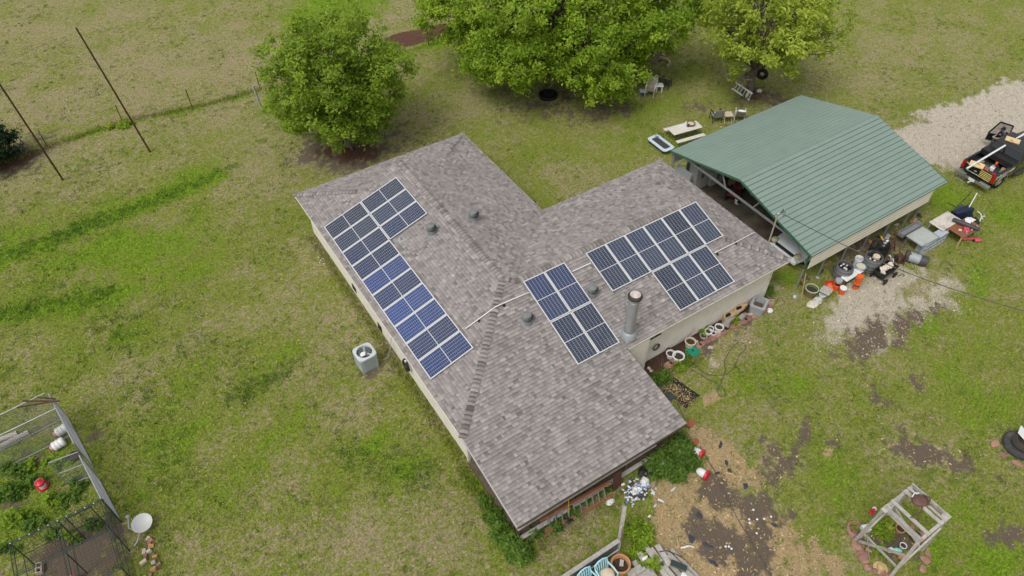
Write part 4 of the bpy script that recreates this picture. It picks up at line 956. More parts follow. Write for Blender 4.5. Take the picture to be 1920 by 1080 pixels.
# barrels
def barrel(label, loc, R, H, contents, seed):
    T = thing('barrel', label, 'barrel', loc, 0, 'grey barrels by the carport'); q = random.Random(seed)
    mg = mat('barrel_grey', (.16, .16, .165, 1), .7, var=.2, scale=4)
    for i in range(18):
        a0, a1 = 2*math.pi*i/18+.012, 2*math.pi*(i+1)/18-.012; b = MB(); pr = [(.8, 0), (.93, .25), (1.0, .55), (.95, .8), (.88, 1.0)]; vs = []
        for f, z in pr: vs += [(R*f*math.cos(a0), R*f*math.sin(a0), z*H), (R*f*math.cos(a1), R*f*math.sin(a1), z*H)]
        k = len(vs)
        for f, z in pr: vs += [((R*f-.035)*math.cos(a0), (R*f-.035)*math.sin(a0), z*H), ((R*f-.035)*math.cos(a1), (R*f-.035)*math.sin(a1), z*H)]
        fs = [(2*j, 2*j+1, 2*j+3, 2*j+2) for j in range(4)]+[(k+2*j+1, k+2*j, k+2*j+2, k+2*j+3) for j in range(4)]+[(8, 9, k+9, k+8)]
        b.add(vs, fs).build('stave', mg, T)
    for f, z in ((.9, .14), (.985, .38), (.985, .68), (.915, .9)): MB().lathe([(R*f+.012, z*H-.03), (R*f+.016, z*H), (R*f+.012, z*H+.03)], n=28).build('hoop', M_['galvd'], T, True)
    MB().lathe([(R*.86, H*.72), (0, H*.72)], n=18).build('inside', M_['dark'], T)
    for i in range(contents):
        a, rr = q.uniform(0, 6.28), R*.6*math.sqrt(q.random())
        MB().blob((rr*math.cos(a), rr*math.sin(a), H*.78+.03*q.random()), (.07, .05, .05), 7, 5, .2, 0, i).build('scrap', M_['whitep'] if i % 3 else M_['stone'], T, True)
    return T
barrel('grey staved barrel nearest the house with white scraps inside', (15.95, -5.62, 0), .44, .82, 7, 1)
bar2 = barrel('grey staved barrel farther from the house with a pale log on top', (17.62, -5.98, 0), .46, .86, 5, 2)
MB().lathe([(.0, .14), (.17, .14), (.18, .0), (0, 0)], (.1, -.05, .72), 14).build('scrap', M_['cushion'], bar2, True)
# black wire mesh incinerator
T = thing('mesh_drum', 'black wire mesh drum standing behind the farther grey barrel', 'drum', (18.25, -5.75, 0))
b = MB()
for i in range(36): a = i*2*math.pi/36; b.bar((.42*math.cos(a), .42*math.sin(a), .02), (.42*math.cos(a), .42*math.sin(a), 1.05), .012, .012, (math.cos(a), math.sin(a), 0))
for z in [.02+.06*i for i in range(18)]: b.torus((0, 0, z), .42, .007, 30, 4)
b.build('mesh_side', M_['black'], T); MB().torus((0, 0, 1.05), .43, .02, 26, 6).build('rim', M_['blackm'], T, True); MB().lathe([(.4, .1), (0, .14)], n=16).build('ash', M_['soil'], T)
# wagon with white rocks
T = thing('wagon', 'black four wheeled garden wagon loaded with white rocks', 'wagon', (17.72, -6.72, 0), .08)
b = MB(); L2, W2 = .58, .32
for p, q_, in (((-L2, -W2), (L2, -W2)), ((L2, -W2), (L2, W2)), ((L2, W2), (-L2, W2)), ((-L2, W2), (-L2, -W2))):
    b.hexa([V(p[0]*.85, p[1]*.8, .34), V(q_[0]*.85, q_[1]*.8, .34), V(q_[0]*.8, q_[1]*.74, .34), V(p[0]*.8, p[1]*.74, .34)], [V(*p, .6), V(*q_, .6), V(q_[0]*.94, q_[1]*.9, .6), V(p[0]*.94, p[1]*.9, .6)])
b.box((0, 0, .345), (2*L2*.85, 2*W2*.8, .02)); b.build('tray', M_['black'], T)
MB().bar((-.45, 0, .28), (.45, 0, .28), .06, .05).build('chassis', M_['blackm'], T)
for x in (-.4, .4):
    MB().bar((x, -.34, .2), (x, .34, .2), .04, .04).build('axle', M_['blackm'], T)
    for y in (-.36, .36): wheel(T, (x, y, .17), .17, .09, AX, 'black')
MB().tube([(.5, 0, .25), (.85, .05, .3), (1.15, .25, .12)], .018, 6).build('handle', M_['blackm'], T)
for i in range(9):
    q = random.Random(i+50)
    rk = solo('white_rock', 'white rock in the garden wagon, %s from its house end' % ORD[i], 'rock', MB().blob((0, 0, 0), (q.uniform(.1, .17), q.uniform(.08, .13), q.uniform(.07, .1)), 8, 6, .22, 0, i), mat('white_rock', (.68, .6, .5, 1), .85, var=.15, obj_rand=.15) if i == 0 else bpy.data.materials['white_rock'], (17.72-.38+.1*i, -6.72+q.uniform(-.14, .14), .58+.05*(i % 2)), q.uniform(0, 3), 'rocks in the wagon')
# rusty things
def star(label, loc, R, m, rot):
    b = MB(); vs = []; n = 10
    for i in range(10): a = i*math.pi/5; r = R if i % 2 == 0 else R*.42; vs.append((r*math.cos(a), r*math.sin(a), 0))
    vs += [(0, 0, R*.2), (0, 0, -.03)]; b.add(vs, [(i, (i+1) % 10, 10) for i in range(10)]+[((i+1) % 10, i, 11) for i in range(10)])
    o = solo('metal_star', label, 'star', b, m, loc); o.rotation_euler = rot
star('large rusty metal star leaning before the mesh drum', G(1682, 491)+V(0, 0, .38), .5, M_['rust'], (1.0, .1, .3))
def frame_thing(name, label, cat, bars, m, r=.02):
    T = thing(name, label, cat, V(*bars[0][0]).to_2d().to_3d()); o = T.location.copy()
    for p, q_ in bars: MB().bar(V(*p)-o, V(*q_)-o, r, r).build('rod', m, T)
    return T
c = G(1664, 474); c = V(c.x, c.y, 0)
frame_thing('rusty_tripod', 'rusty iron tripod frame beside the mesh drum', 'tripod', [((c.x-.2, c.y-.2, 0), (c.x+.1, c.y+.05, 1.0)), ((c.x+.4, c.y-.1, 0), (c.x+.1, c.y+.05, 1.0)), ((c.x+.1, c.y+.4, 0), (c.x+.1, c.y+.05, 1.0)), ((c.x-.1, c.y-.1, .4), (c.x+.3, c.y-.05, .4))], M_['rust'], .035)
c = G(1697, 492); frame_thing('rusty_chair_frame', 'bent rusty chair frame in front of the tipped trash bin', 'frame', [((c.x-.3, c.y-.1, 0), (c.x-.2, c.y, .55)), ((c.x+.1, c.y-.15, 0), (c.x+.15, c.y, .55)), ((c.x-.2, c.y, .55), (c.x+.15, c.y, .55)), ((c.x-.25, c.y-.05, .3), (c.x+.12, c.y-.08, .3)), ((c.x-.2, c.y, .55), (c.x-.3, c.y+.35, 0)), ((c.x+.15, c.y, .55), (c.x+.2, c.y+.3, 0))], M_['rust'], .035)
T = thing('grinder', 'heap of chrome and yellow machine parts on a black barrel', 'machine', (18.95, -5.6, 0))
MB().lathe([(0, 0), (.3, 0), (.33, .35), (.3, .7), (0, .7)], n=16).build('barrel_base', M_['blackm'], T, True)
for i, (x, y, z, r, m) in enumerate(((0, 0, .78, .12, 'alu'), (.22, .05, .76, .1, 'alu'), (-.2, -.08, .74, .08, 'alu'), (.05, .2, .8, .07, 'galvd'), (.3, .15, .8, .12, 'galv'))): MB().blob((x, y, z), (r, r*.8, r*.7), 10, 7, .08, 0, i).build('metal_part', M_[m], T, True)
MB().bar((-.08, .05, .85), (.0, .35, .95), .05, .04).build('yellow_handle', mat('yellow_tool', (.7, .4, .04, 1), .5), T)
MB().bar((.15, .1, .84), (.55, .25, .86), .16, .06).build('metal_plate', M_['galv'], T)
# trash bin on its side
d = V(.36, -.68, 0).normalized(); p0 = V(19.72, -6.62, .27)
T = thing('trash_bin', 'grey cylindrical trash bin lying on its side with black lid', 'bin', p0); Mx = d.to_track_quat('Z', 'Y').to_matrix()
MB().lathe([(0, 0), (.25, 0), (.25, .6), (.0, .6)], n=22, M=Mx).build('body', M_['grey'], T, True)
MB().lathe([(.3, -.16), (.32, -.1), (.32, -.02), (.29, .0), (.2, -.01), (.2, -.14), (.3, -.16)], n=22, M=Mx).build('lid', M_['greyd'], T, True)
MB().lathe([(.262, .52), (.262, .86), (.22, .88), (0, .88)], n=22, M=Mx).build('base', M_['greyd'], T, True)
solo('dark_basin', 'black basin tipped beside the grey trash bin', 'basin', MB().lathe([(0, 0), (.25, 0), (.32, .18), (.3, .18), (.23, .03), (0, .03)], n=18), M_['greyd'], (19.35, -6.45, .02), smooth=True)
# tipped grey shelf
p = V(21.55, -6.72, 0); T = thing('shelf_unit', 'pale grey pigeonhole shelf unit lying on its back edge', 'shelf', p, .01); gm = mat('shelf_grey', (.42, .46, .5, 1), .5, var=.08)
MB().box((0, .14, .62), (1.85, .42, .03)).build('side_panel', gm, T); MB().box((0, .14, .03), (1.85, .42, .03)).build('side_panel', gm, T)
MB().box((0, .14, .32), (1.85, .42, .025)).build('shelf', gm, T)
for x in (-.91, .91): MB().box((x, .14, .325), (.03, .42, .6)).build('end_panel', gm, T)
MB().box((0, .34, .325), (1.8, .02, .56)).build('back_panel', M_['greyd'], T)
for i in range(1, 7): MB().box((-.91+i*.26, .14, .325), (.02, .4, .56)).build('divider', gm, T)
# tables
Mg = mat('milky_glass', (.42, .45, .42, 1), .25, var=.12, scale=1.5, dirt=(.25, .24, .2, 1), damt=.5)
T = thing('patio_table', 'square table with grey green folded cover and thin legs', 'table', (21.02, -6.27, 0))
b = MB(); h = .68; b.add([(-.66, -.46, h), (.66, -.5, h), (.66, .48, h), (-.66, .48, h), (0, 0, h+.05), (-.66, -.46, h-.03), (.66, -.5, h-.03), (.66, .48, h-.03), (-.66, .48, h-.03)], [(0, 1, 4), (1, 2, 4), (2, 3, 4), (3, 0, 4), (5, 6, 1, 0), (6, 7, 2, 1), (7, 8, 3, 2), (8, 5, 0, 3), (8, 7, 6, 5)]); b.build('tabletop', Mg, T)
MB().torus((0, 0, h-.015), .0, .0, 3, 3)
for p, q_ in (((-.66, -.46), (.66, -.5)), ((.66, -.5), (.66, .48)), ((.66, .48), (-.66, .48)), ((-.66, .48), (-.66, -.46))): MB().bar((*p, h-.01), (*q_, h-.01), .04, .05).build('edge_rail', M_['galvd'], T)
for x in (-.58, .58):
    for y in (-.4, .4): MB().bar((x*1.05, y*1.05, 0), (x, y, h-.03), .03, .03, (0, 1, 0)).build('leg', M_['galvd'], T)
solo('grey_trough', 'long dark grey metal tray behind the grey covered table', 'tray', MB().box((0, 0, .03), (1.55, .3, .05)).box((0, .15, .12), (1.55, .03, .2)).box((0, -.15, .12), (1.55, .03, .2)).box((.77, 0, .12), (.03, .28, .2)).box((-.77, 0, .12), (.03, .28, .2)), M_['galvd'], (21.05, -5.55, .5))
slab_table('worn_table', 'worn white table with brown stains beside the brown one', (22.98, -6.17, 0), 1.55, .82, .72, mat('worn_white', (.6, .55, .48, 1), .5, var=.08, col2=(.66, .62, .55, 1), dirt=(.2, .15, .11, 1), dscale=3.5, damt=.85), M_['grey'], .0, leg=.06)
T = slab_table('brown_table', 'brown topped wooden table with tan legs covered in tools', (23.4, -7.0, 0), 1.55, .86, .7, M_['woodb'], M_['woodt'], -.0, leg=.07, inset=.05)
for y in (-.4, .4): MB().box((0, y, .6), (1.4, .03, .1)).build('apron', M_['woodt'], T)
q = random.Random(5)
for i in range(12):
    x, y = 23.4+q.uniform(-.5, .6), -7.0+(q.uniform(-.33, -.15) if i < 6 else q.uniform(-.08, .1))
    m = ('white', 'alu', 'blackm', 'white', 'red', 'galv')[i % 6]; b = MB().box((0, 0, .03), (q.uniform(.08, .2), q.uniform(.05, .09), .06)).cyl((0, 0, .06), (.05, .02, .1), .02, n=6)
    solo('hand_tool', '%s hand tool on the brown table, %s' % (('white', 'bright metal', 'black', 'cream white', 'red', 'dull metal')[i % 6], ('nearer its front edge', 'nearer the grey tube')[i//6]), 'tool', b, M_[m], (x, y, .7), q.uniform(0, 3), 'tools on the brown table')
solo('pink_case', 'pink plastic case among the tools on the brown table', 'case', MB().box((0, 0, .06), (.34, .24, .12)).box((0, 0, .14), (.12, .04, .05)), mat('pink_plastic', (.62, .08, .13, 1), .45), (23.2, -7.2, .7), .5, bevel=.015)
p, q_ = G(1786, 411, .82), G(1837, 431, .82); b = MB().tube([p, p.lerp(q_, .05), p.lerp(q_, .5), p.lerp(q_, .95), q_], [.08, .12, .125, .12, .08], 12)
solo('grey_tube_bag', 'long dark grey padded tube lying across both tables', 'bag', b, M_['greyd'], smooth=True)
solo('white_cloth', 'white rag hanging over the far end of the brown table', 'cloth', MB().blob((0, 0, .04), (.34, .2, .07), 10, 6, .3, 0, 8), M_['white'], (24.0, -6.85, .7))
c = G(1822, 452); T = thing('pink_grabber', 'bright pink plastic toy dropped in the grass by the brown table', 'toy', c, -.6); pk = bpy.data.materials['pink_plastic']
MB().blob((.25, 0, .09), (.22, .13, .09), 10, 7, .1, 0, 2).build('body', pk, T, True); MB().bar((-.35, .1, .08), (.1, 0, .1), .09, .09).build('arm', pk, T); MB().blob((-.4, .12, .1), (.18, .16, .1), 9, 6, .15, 0, 4).build('head', pk, T, True); MB().blob((.05, -.05, .1), (.08, .05, .06), 8, 6).build('clip', M_['blackm'], T, True)
# navy dump cart
T = thing('garden_cart', 'navy dump cart tipped up with white wheel and long handles', 'cart', (24.55, -6.25, 0), .0)
b = MB(); b.hexa([V(-.45, -.05, .15), V(.55, -.25, .15), V(.55, .1, .18), V(-.45, .3, .18)], [V(-.55, .05, .72), V(.6, -.15, .72), V(.62, .25, .68), V(-.55, .45, .68)]); b.build('tray', M_['navy'], T, bevel=.03)
MB().box((.05, .32, .5), (.7, .25, .35), .1).build('frame_box', M_['greyd'], T)
wheel(T, (.72, -.12, .22), .22, .1, rot3(math.pi/2*.55, .5, .3)); wheel(T, (.5, .3, .2), .2, .1, AX)
a = G(1793, 390, .6)-V(24.55, -6.25, 0); b_ = G(1823, 358, 1.0)-V(24.55, -6.25, 0); MB().tube([a, b_], .02, 6).build('handle', M_['blackm'], T)
a = G(1813, 396, .6)-V(24.55, -6.25, 0); b_ = G(1832, 362, 1.0)-V(24.55, -6.25, 0); MB().tube([a, b_], .026, 6).build('handle', M_['white'], T)
a = G(1794, 389, .6)-V(24.55, -6.25, 0); b_ = G(1776, 380, .8)-V(24.55, -6.25, 0); MB().tube([a, b_], .02, 6).build('handle', M_['blackm'], T)
solo('black_tarp', 'black crumpled tarp slumped between the navy cart and the brown table', 'tarp', MB().blob((0, 0, .25), (.45, .3, .3), 12, 8, .2, 0, 6), M_['black'], (24.6, -6.85, 0))
for i, (px, py) in enumerate(((1834, 420), (1841, 414), (1833, 426))): solo('white_branch', ('white pipe piece on the grass past the brown table, lowest', 'white pipe piece past the brown table, farthest out', 'white pipe piece past the brown table nearest the rag')[i], 'pipe', MB().tube([(0, 0, .1), (.2, .1, .35), (.45, .05, .3)], .03, 7), M_['whitep'], G(px, py), i*1.3, 'white pipe pieces')
solo('hook_iron', 'black iron hook lying on the pale gravel', 'hook', MB().tube([(-.25, 0, .02), (0, .03, .02), (.14, .1, .02), (.12, -.08, .02), (.0, -.05, .02)], .018, 6), M_['blackm'], G(1690, 517), -.3)
for i, (px, py) in enumerate(((1708, 495), (1700, 488))): solo('bent_pipe', ('white bent pipe end standing by the rusty chair frame', 'short white elbow pipe lying by the tipped trash bin')[i], 'pipe', MB().tube([(0, 0, 0), (.03, .1, .28), (.1, .2, .3)], .025, 7), M_['whitep'], G(px, py)+V(-.9+.2*i, .4, .02), i)
q = random.Random(12)
LMK = ['by the green corner post', 'behind the basket', 'behind the orange buckets', 'behind the left barrel', 'behind the right barrel', 'by the mesh drum', 'by the machine parts', 'behind the covered table', 'by the far carport post']
for i in range(18):
    x = 14.0+i*.54+q.uniform(-.15, .15); y = q.uniform(-5.4, -4.6)
    solo('scrap_piece', '%s scrap lying on the earth %s' % (('rusty', 'dark plank', 'grey wood', 'charcoal', 'terracotta', 'earth brown')[i % 6], LMK[i//2]), 'scrap', MB().blob((0, 0, .05), (q.uniform(.08, .25), q.uniform(.05, .14), q.uniform(.04, .1)), 7, 5, .3, 0, i), M_[('rust', 'plank', 'wood', 'greyd', 'terra', 'soil')[i % 6]], (x, y, 0), q.uniform(0, 3), 'scrap along the carport edge')
# power cable over the roof
A, B = V(11.8, -4.05, 4.9), G(1990, 603, 4.9); pts = []
for i in range(40):
    t = i/39; pts.append(A.lerp(B, t)-V(0, 0, .5*math.sin(math.pi*t)**1))
tag(MB().tube(pts, .018, 6).build('power_cable', M_['cord']), 'dark service cable running from the roof mast over the carport to the yard', 'cable')
# ------------------------------------------------------------ under the carport
Mwf = mat('white_cabinet', (.5, .5, .5, 1), .5, var=.06, dirt=(.3, .28, .25, 1), damt=.3)
def cabinet(name, label, loc, sx, sy, h, rz, doors=2):
    T = thing(name, label, 'cabinet', loc, rz)
    MB().box((0, 0, h/2), (sx, sy, h)).build('body', Mwf, T); MB().box((0, 0, h+.012), (sx+.03, sy+.03, .022)).build('top', M_['greyd'], T)
    for i in range(doors):
        x = -sx/2+sx*(i+.5)/doors; d = MB().box((x, -sy/2-.012, h/2), (sx/doors-.015, .022, h-.08)).build('door', Mwf, T)
        hx = x+(sx/doors/2-.06)*(1 if i == 0 else -1); MB().box((hx, -sy/2-.04, h*.55), (.025, .035, .3)).build('handle', M_['black'], d)
    return T
cabinet('tall_cabinet', 'tall pale grey two door cabinet with black handles under the carport', (14.9, 3.55, 0), .95, .6, 1.75, .0)
cabinet('low_cabinet', 'low pale grey cabinet beside the taller one under the carport', (15.95, 3.35, 0), .9, .6, 1.05, -.05)
solo('grey_board', 'pale grey board leaning in the back corner of the carport', 'board', MB().box((0, 0, .75), (.05, 1.1, 1.5), rot=rot3(0, .08, 0)), M_['grey'], (13.85, 3.7, 0))
box_m = mat('cardboard', (.3, .21, .15, 1), .85, var=.1)
T = thing('cardboard_box', 'upper tan cardboard box leaning past the low cabinet', 'box', (16.5, 2.9, .95), .35); MB().box((0, 0, .25), (.5, .4, .5), rot=rot3(.2, .15, 0)).build('carton', box_m, T); MB().box((0, -.02, .51), (.06, .42, .01), rot=rot3(.2, .15, 0)).build('tape', M_['plank'], T)
T = thing('cardboard_box', 'lower tan cardboard box standing before the low cabinet', 'box', (16.75, 2.55, 0), .3); MB().box((0, 0, .45), (.5, .4, .9)).build('carton', box_m, T); MB().box((0, 0, .905), (.06, .41, .01)).build('tape', M_['plank'], T)
# red riding mower
T = thing('riding_mower', 'small red riding mower with pale wheels under the carport', 'mower', (16.15, 1.75, 0), .5); rdm = mat('mower_red', (.25, .02, .03, 1), .4, var=.1)
MB().hexa([V(-.25, -.24, .35), V(.5, -.22, .35), V(.5, .22, .35), V(-.25, .24, .35)], [V(-.2, -.2, .75), V(.42, -.17, .66), V(.42, .17, .66), V(-.2, .2, .75)]).build('hood', rdm, T, bevel=.04)
MB().box((-.55, 0, .5), (.5, .62, .14)).build('fender', rdm, T, bevel=.04); MB().box((-.55, 0, .64), (.36, .4, .1)).build('seat', M_['black'], T, bevel=.03); MB().box((-.74, 0, .82), (.08, .38, .34)).build('backrest', M_['black'], T, bevel=.03)
MB().tube([(-.12, 0, .7), (-.25, 0, .95)], .02, 6).build('steering_column', M_['blackm'], T); MB().torus((-.26, 0, .96), .15, .016, 18, 6, rot3(0, -.5, 0)).build('steering_wheel', M_['black'], T, True)
MB().box((-.05, 0, .24), (.7, .8, .14)).build('deck', M_['blackm'], T, bevel=.03)
for x, R, wd in ((.38, .18, .12), (-.55, .26, .18)):
    for y in (-.36, .36): wheel(T, (x, y, R), R, wd, AX, 'cushion')
T = thing('bicycle_tyre', 'pale round tyre standing beside the red mower', 'tyre', (16.95, 2.0, .3), 0); MB().torus((0, 0, 0), .24, .07, 22, 8, rot3(math.pi/2, .0, .6)).build('tread', M_['cushion'], T, True)
bucket('white bucket standing in front of the red mower', V(15.75, 1.2, 0), M_['whitep'], h=.34, r=.16, inside=M_['soil'], group=None)
# push mower and odds
T = thing('push_mower', 'dark push mower with red engine cover under the carport ridge', 'mower', (18.2, 2.6, 0), .2); MB().box((0, 0, .22), (.75, .52, .16)).build('deck', M_['greyd'], T, bevel=.05); MB().lathe([(.2, .3), (.2, .42), (.1, .47), (0, .47)], n=16).build('engine', rdm, T, True)
for x in (-.32, .32):
    for y in (-.28, .28): wheel(T, (x, y, .13), .13, .06, AX, 'white')
MB().tube([(-.35, -.22, .3), (-1.0, -.22, .95), (-1.0, .22, .95), (-.35, .22, .3)], .014, 6).build('handle', M_['blackm'], T)
q = random.Random(31); CN = ('charcoal', 'white', 'red', 'navy', 'brown', 'grey', 'black', 'terracotta'); cols = ('greyd', 'white', 'red', 'navy', 'plank', 'grey', 'black', 'terra')
for i in range(16):
    x = 17.2+i*.34+q.uniform(-.1, .1); y = q.uniform(2.9, 4.0); sx, sy, h = q.uniform(.25, .6), q.uniform(.2, .5), q.uniform(.25, .9)
    T = thing('storage_tote', '%s storage tote with %s lid in the jumble under the carport, %s half' % (CN[i % 8], CN[(i+3) % 8], ('near', 'far')[i//8]), 'tote', (x, y, 0), q.uniform(0, 3), 'totes stored under the carport')
    MB().box((0, 0, h/2), (sx, sy, h), taper=1.06).build('body', M_[cols[i % 8]], T); MB().box((0, 0, h+.02), (sx*1.1, sy*1.1, .04)).build('lid', M_[cols[(i+3) % 8]], T, bevel=.01)
for i, (x, y) in enumerate(((17.5, 1.9), (18.9, 1.7), (17.0, 1.2))): solo('white_scrap', ('pale cloth scrap under the tie beam nearest the mower', 'pale cloth scrap on the earth deepest under the carport', 'pale cloth scrap on the earth nearest the white bucket')[i], 'scrap', MB().blob((0, 0, .06), (.22, .1, .08), 8, 5, .3, 0, i), M_['whitep'], (x, y, 0), i, 'pale scraps under the carport')
# ------------------------------------------------------------ white car, nose out of the bay by the house corner
T = thing('white_car', 'white sedan parked under the carport with its nose by the house corner', 'car', (14.38, -3.2, 0)); T.scale = (1.13, 1.1, 1.2); cw = mat('car_white', (.75, .78, .8, 1), .25, var=.03, coat=.6)
secs = [(-.02, .3, .52, .60), (.12, .24, .66, .78), (.6, .22, .74, .84), (1.1, .2, .82, .86), (1.35, .2, .9, .87), (2.4, .2, .93, .88), (3.6, .2, .93, .88), (4.2, .22, .9, .84), (4.5, .3, .8, .74)]
b = MB(); n = 9
for (x, z0, z1, hw) in secs:
    for (fy, fz) in ((-.85, 0), (-1, .25), (-1, .62), (-.93, .9), (-.7, 1.0), (0, 1.05), (.7, 1.0), (.93, .9), (1, .62), (1, .25), (.85, 0)): b.v.append((x, fy*hw, z0+(z1-z0)*fz))
k = 11
for i in range(len(secs)-1):
    for j in range(k): b.f.append((i*k+j, i*k+(j+1) % k, (i+1)*k+(j+1) % k, (i+1)*k+j)); b.m.append(0); b.c.append(None)
b.f += [tuple(range(k)), tuple(reversed(range((len(secs)-1)*k, len(secs)*k)))]; b.m += [0, 0]; b.c += [None, None]
b.build('body', cw, T, True)
b = MB(); b.hexa([V(1.15, -.74, .88), V(3.95, -.74, .9), V(3.95, .74, .9), V(1.15, .74, .88)], [V(1.95, -.56, 1.4), V(3.2, -.56, 1.4), V(3.2, .56, 1.4), V(1.95, .56, 1.4)]); b.build('cabin_glass', M_['glassd'], T, bevel=.05)
MB().hexa([V(1.9, -.6, 1.36), V(3.3, -.6, 1.36), V(3.3, .6, 1.36), V(1.9, .6, 1.36)], [V(2.0, -.52, 1.43), V(3.15, -.52, 1.43), V(3.15, .52, 1.43), V(2.0, .52, 1.43)]).build('car_roof', cw, T, bevel=.02)
MB().box((.02, 0, .62), (.1, 1.02, .1), rot=rot3(0, -.25, 0)).build('grille', M_['black'], T)
MB().box((-.05, 0, .42), (.18, 1.6, .2)).build('bumper', cw, T, bevel=.06)
hl = mat('yellowed_lens', (.46, .44, .28, 1), .3, var=.15)
for y in (-.68, .68): MB().blob((.12, y, .67), (.2, .17, .1), 12, 8, .02).build('headlight', hl, T, True)
for y in (-.8, .8):
    for x in (.8, 3.5): wheel(T, (x, y, .31), .31, .2, AX, 'alu')
    MB().box((1.5, y*1.12, .95), (.12, .2, .13)).build('mirror', cw, T, bevel=.03)
# ------------------------------------------------------------ black pickup
T = thing('pickup_truck', 'black pickup truck with open far door, bed tools and a white pipe on top', 'truck', (27.75, -4.72, 0)); bk = mat('truck_black', gsc(.01), .22, var=.2, coat=.7, dirt=(.06, .05, .04, 1), damt=.12); HW2 = .97
for sgn in (-1, 1):
    b = MB().hexa([V(.06, sgn*HW2-.06*0, .55), V(2.02, sgn*HW2, .55), V(2.02, sgn*(HW2-.09), .55), V(.06, sgn*(HW2-.09), .55)], [V(.04, sgn*(HW2-.03), 1.22), V(2.02, sgn*(HW2-.03), 1.26), V(2.02, sgn*(HW2-.15), 1.26), V(.04, sgn*(HW2-.15), 1.22)]); b.build('bed_side', bk, T, bevel=.02)
MB().box((1.05, 0, .66), (1.95, 1.76, .05)).build('bed_floor', M_['greyd'], T); MB().box((2.0, 0, .95), (.05, 1.76, .55)).build('bed_front', bk, T)
tg = MB().hexa([V(0, -.8, .62), V(.08, -.8, .62), V(.08, .8, .62), V(0, .8, .62)], [V(.0, -.8, 1.2), V(.08, -.8, 1.2), V(.08, .8, 1.2), V(0, .8, 1.2)]).build('tailgate', bk, T, bevel=.015)
ym = mat('yellow_print', (.75, .62, .2, 1), .5, var=.03); wm = mat('white_print', gsc(.75), .5, var=.03)
def text(s, size, m, par, M, name='lettering'):
    cu = bpy.data.curves.new(name, 'FONT'); cu.body = s; cu.size = size; cu.align_x = 'CENTER'; cu.align_y = 'CENTER'; cu.extrude = .002
    o = bpy.data.objects.new(name, cu); COL.objects.link(o); dg = bpy.context.evaluated_depsgraph_get(); me = bpy.data.meshes.new_from_object(o.evaluated_get(dg)); bpy.data.objects.remove(o)
    me.materials.clear(); me.materials.append(m); o = bpy.data.objects.new(name, me); COL.objects.link(o); o.parent = par; o.matrix_local = M; return o
def Mrear(y, z, x=-.004): return Matrix(((0, 0, -1, x), (-1, 0, 0, y), (0, 1, 0, z), (0, 0, 0, 1)))
for i in range(5):   # unreadable rows of print: dashes of the lettering's size
    b = MB(); q = random.Random(70+i); y = -.12
    while y > -.74: w_ = q.uniform(.03, .07); b.box((-.006, y-w_/2, 1.12-.095*i), (.008, w_, .05)); y -= w_+.014
    b.build('lettering', ym, tg)
b = MB()
for i in range(8): b.box((-.006, .5-i*.085, .74), (.008, .06, .045))
b.build('lettering', wm, tg)
b = MB(); q = random.Random(4)
for i in range(7): b.box((-.006, .72-.06*i, 1.12), (.008, .045, .05))
b.build('lettering', wm, tg)
MB().tube([(-.01, .12, .86), (-.012, .2, .9), (-.012, .12, .95), (-.012, .04, .9), (-.01, .12, .86)], .012, 5).build('emblem', M_['alu'], tg)
MB().box((-.02, .02, 1.02), (.03, .22, .06)).build('handle', M_['black'], tg)
for sgn in (-1, 1): MB().hexa([V(-.02, sgn*.8, .72), V(.12, sgn*.8, .72), V(.12, sgn*.975, .72), V(-.02, sgn*.965, .72)], [V(-.02, sgn*.8, 1.18), V(.12, sgn*.8, 1.18), V(.1, sgn*.96, 1.18), V(-.02, sgn*.95, 1.18)]).build('tail_light', mat('tail_red', (.42, .012, .015, 1), .2, var=.2, scale=20) if sgn < 0 else bpy.data.materials['tail_red'], T, bevel=.02)
MB().box((-.14, 0, .5), (.22, 1.96, .2)).build('bumper', mat('bumper_chrome', gsc(.45), .25, .7, var=.15), T, bevel=.04); MB().box((-.15, 0, .61), (.2, .8, .02)).build('bumper_step', M_['black'], T)
MB().box((-.262, .0, .5), (.012, .34, .17)).build('licence_plate', wm, T); MB().bar((-.1, 0, .38), (-.5, 0, .38), .06, .06).build('hitch', M_['alu'], T); MB().blob((-.5, 0, .44), .05, 10, 8, 0).build('hitch_ball', M_['alu'], T, True)
# bed box, tools
tb = MB().box((1.72, 0, 1.2), (.52, 1.86, .3)).build('tool_box', mat('toolbox_black', gsc(.03), .35, .3, var=.2), T, bevel=.02); MB().box((1.72, 0, 1.36), (.5, 1.84, .02)).build('lid', bpy.data.materials['toolbox_black'], tb)
# cab
b = MB().hexa([V(2.06, -HW2, .5), V(4.5, -HW2, .5), V(4.5, HW2, .5), V(2.06, HW2, .5)], [V(2.06, -HW2+.03, 1.2), V(4.5, -HW2+.03, 1.18), V(4.5, HW2-.03, 1.18), V(2.06, HW2-.03, 1.2)]); b.build('cab', bk, T, bevel=.04)
MB().hexa([V(2.1, -.92, 1.2), V(4.35, -.92, 1.18), V(4.35, .92, 1.18), V(2.1, .92, 1.2)], [V(2.35, -.72, 1.74), V(3.65, -.72, 1.74), V(3.65, .72, 1.74), V(2.35, .72, 1.74)]).build('cab_glass', M_['glassd'], T)
MB().hexa([V(2.25, -.78, 1.7), V(3.75, -.78, 1.7), V(3.75, .78, 1.7), V(2.25, .78, 1.7)], [V(2.4, -.66, 1.82), V(3.6, -.66, 1.82), V(3.6, .66, 1.82), V(2.4, .66, 1.82)]).build('cab_roof', bk, T, bevel=.02)
for sgn in (-1, 1):
    for xa, xb in ((2.12, 2.37), (3.05, 3.05), (4.33, 3.68)): MB().bar((xa, sgn*.915, 1.18), (xb, sgn*.73, 1.74), .07, .05).build('pillar', bk, T)
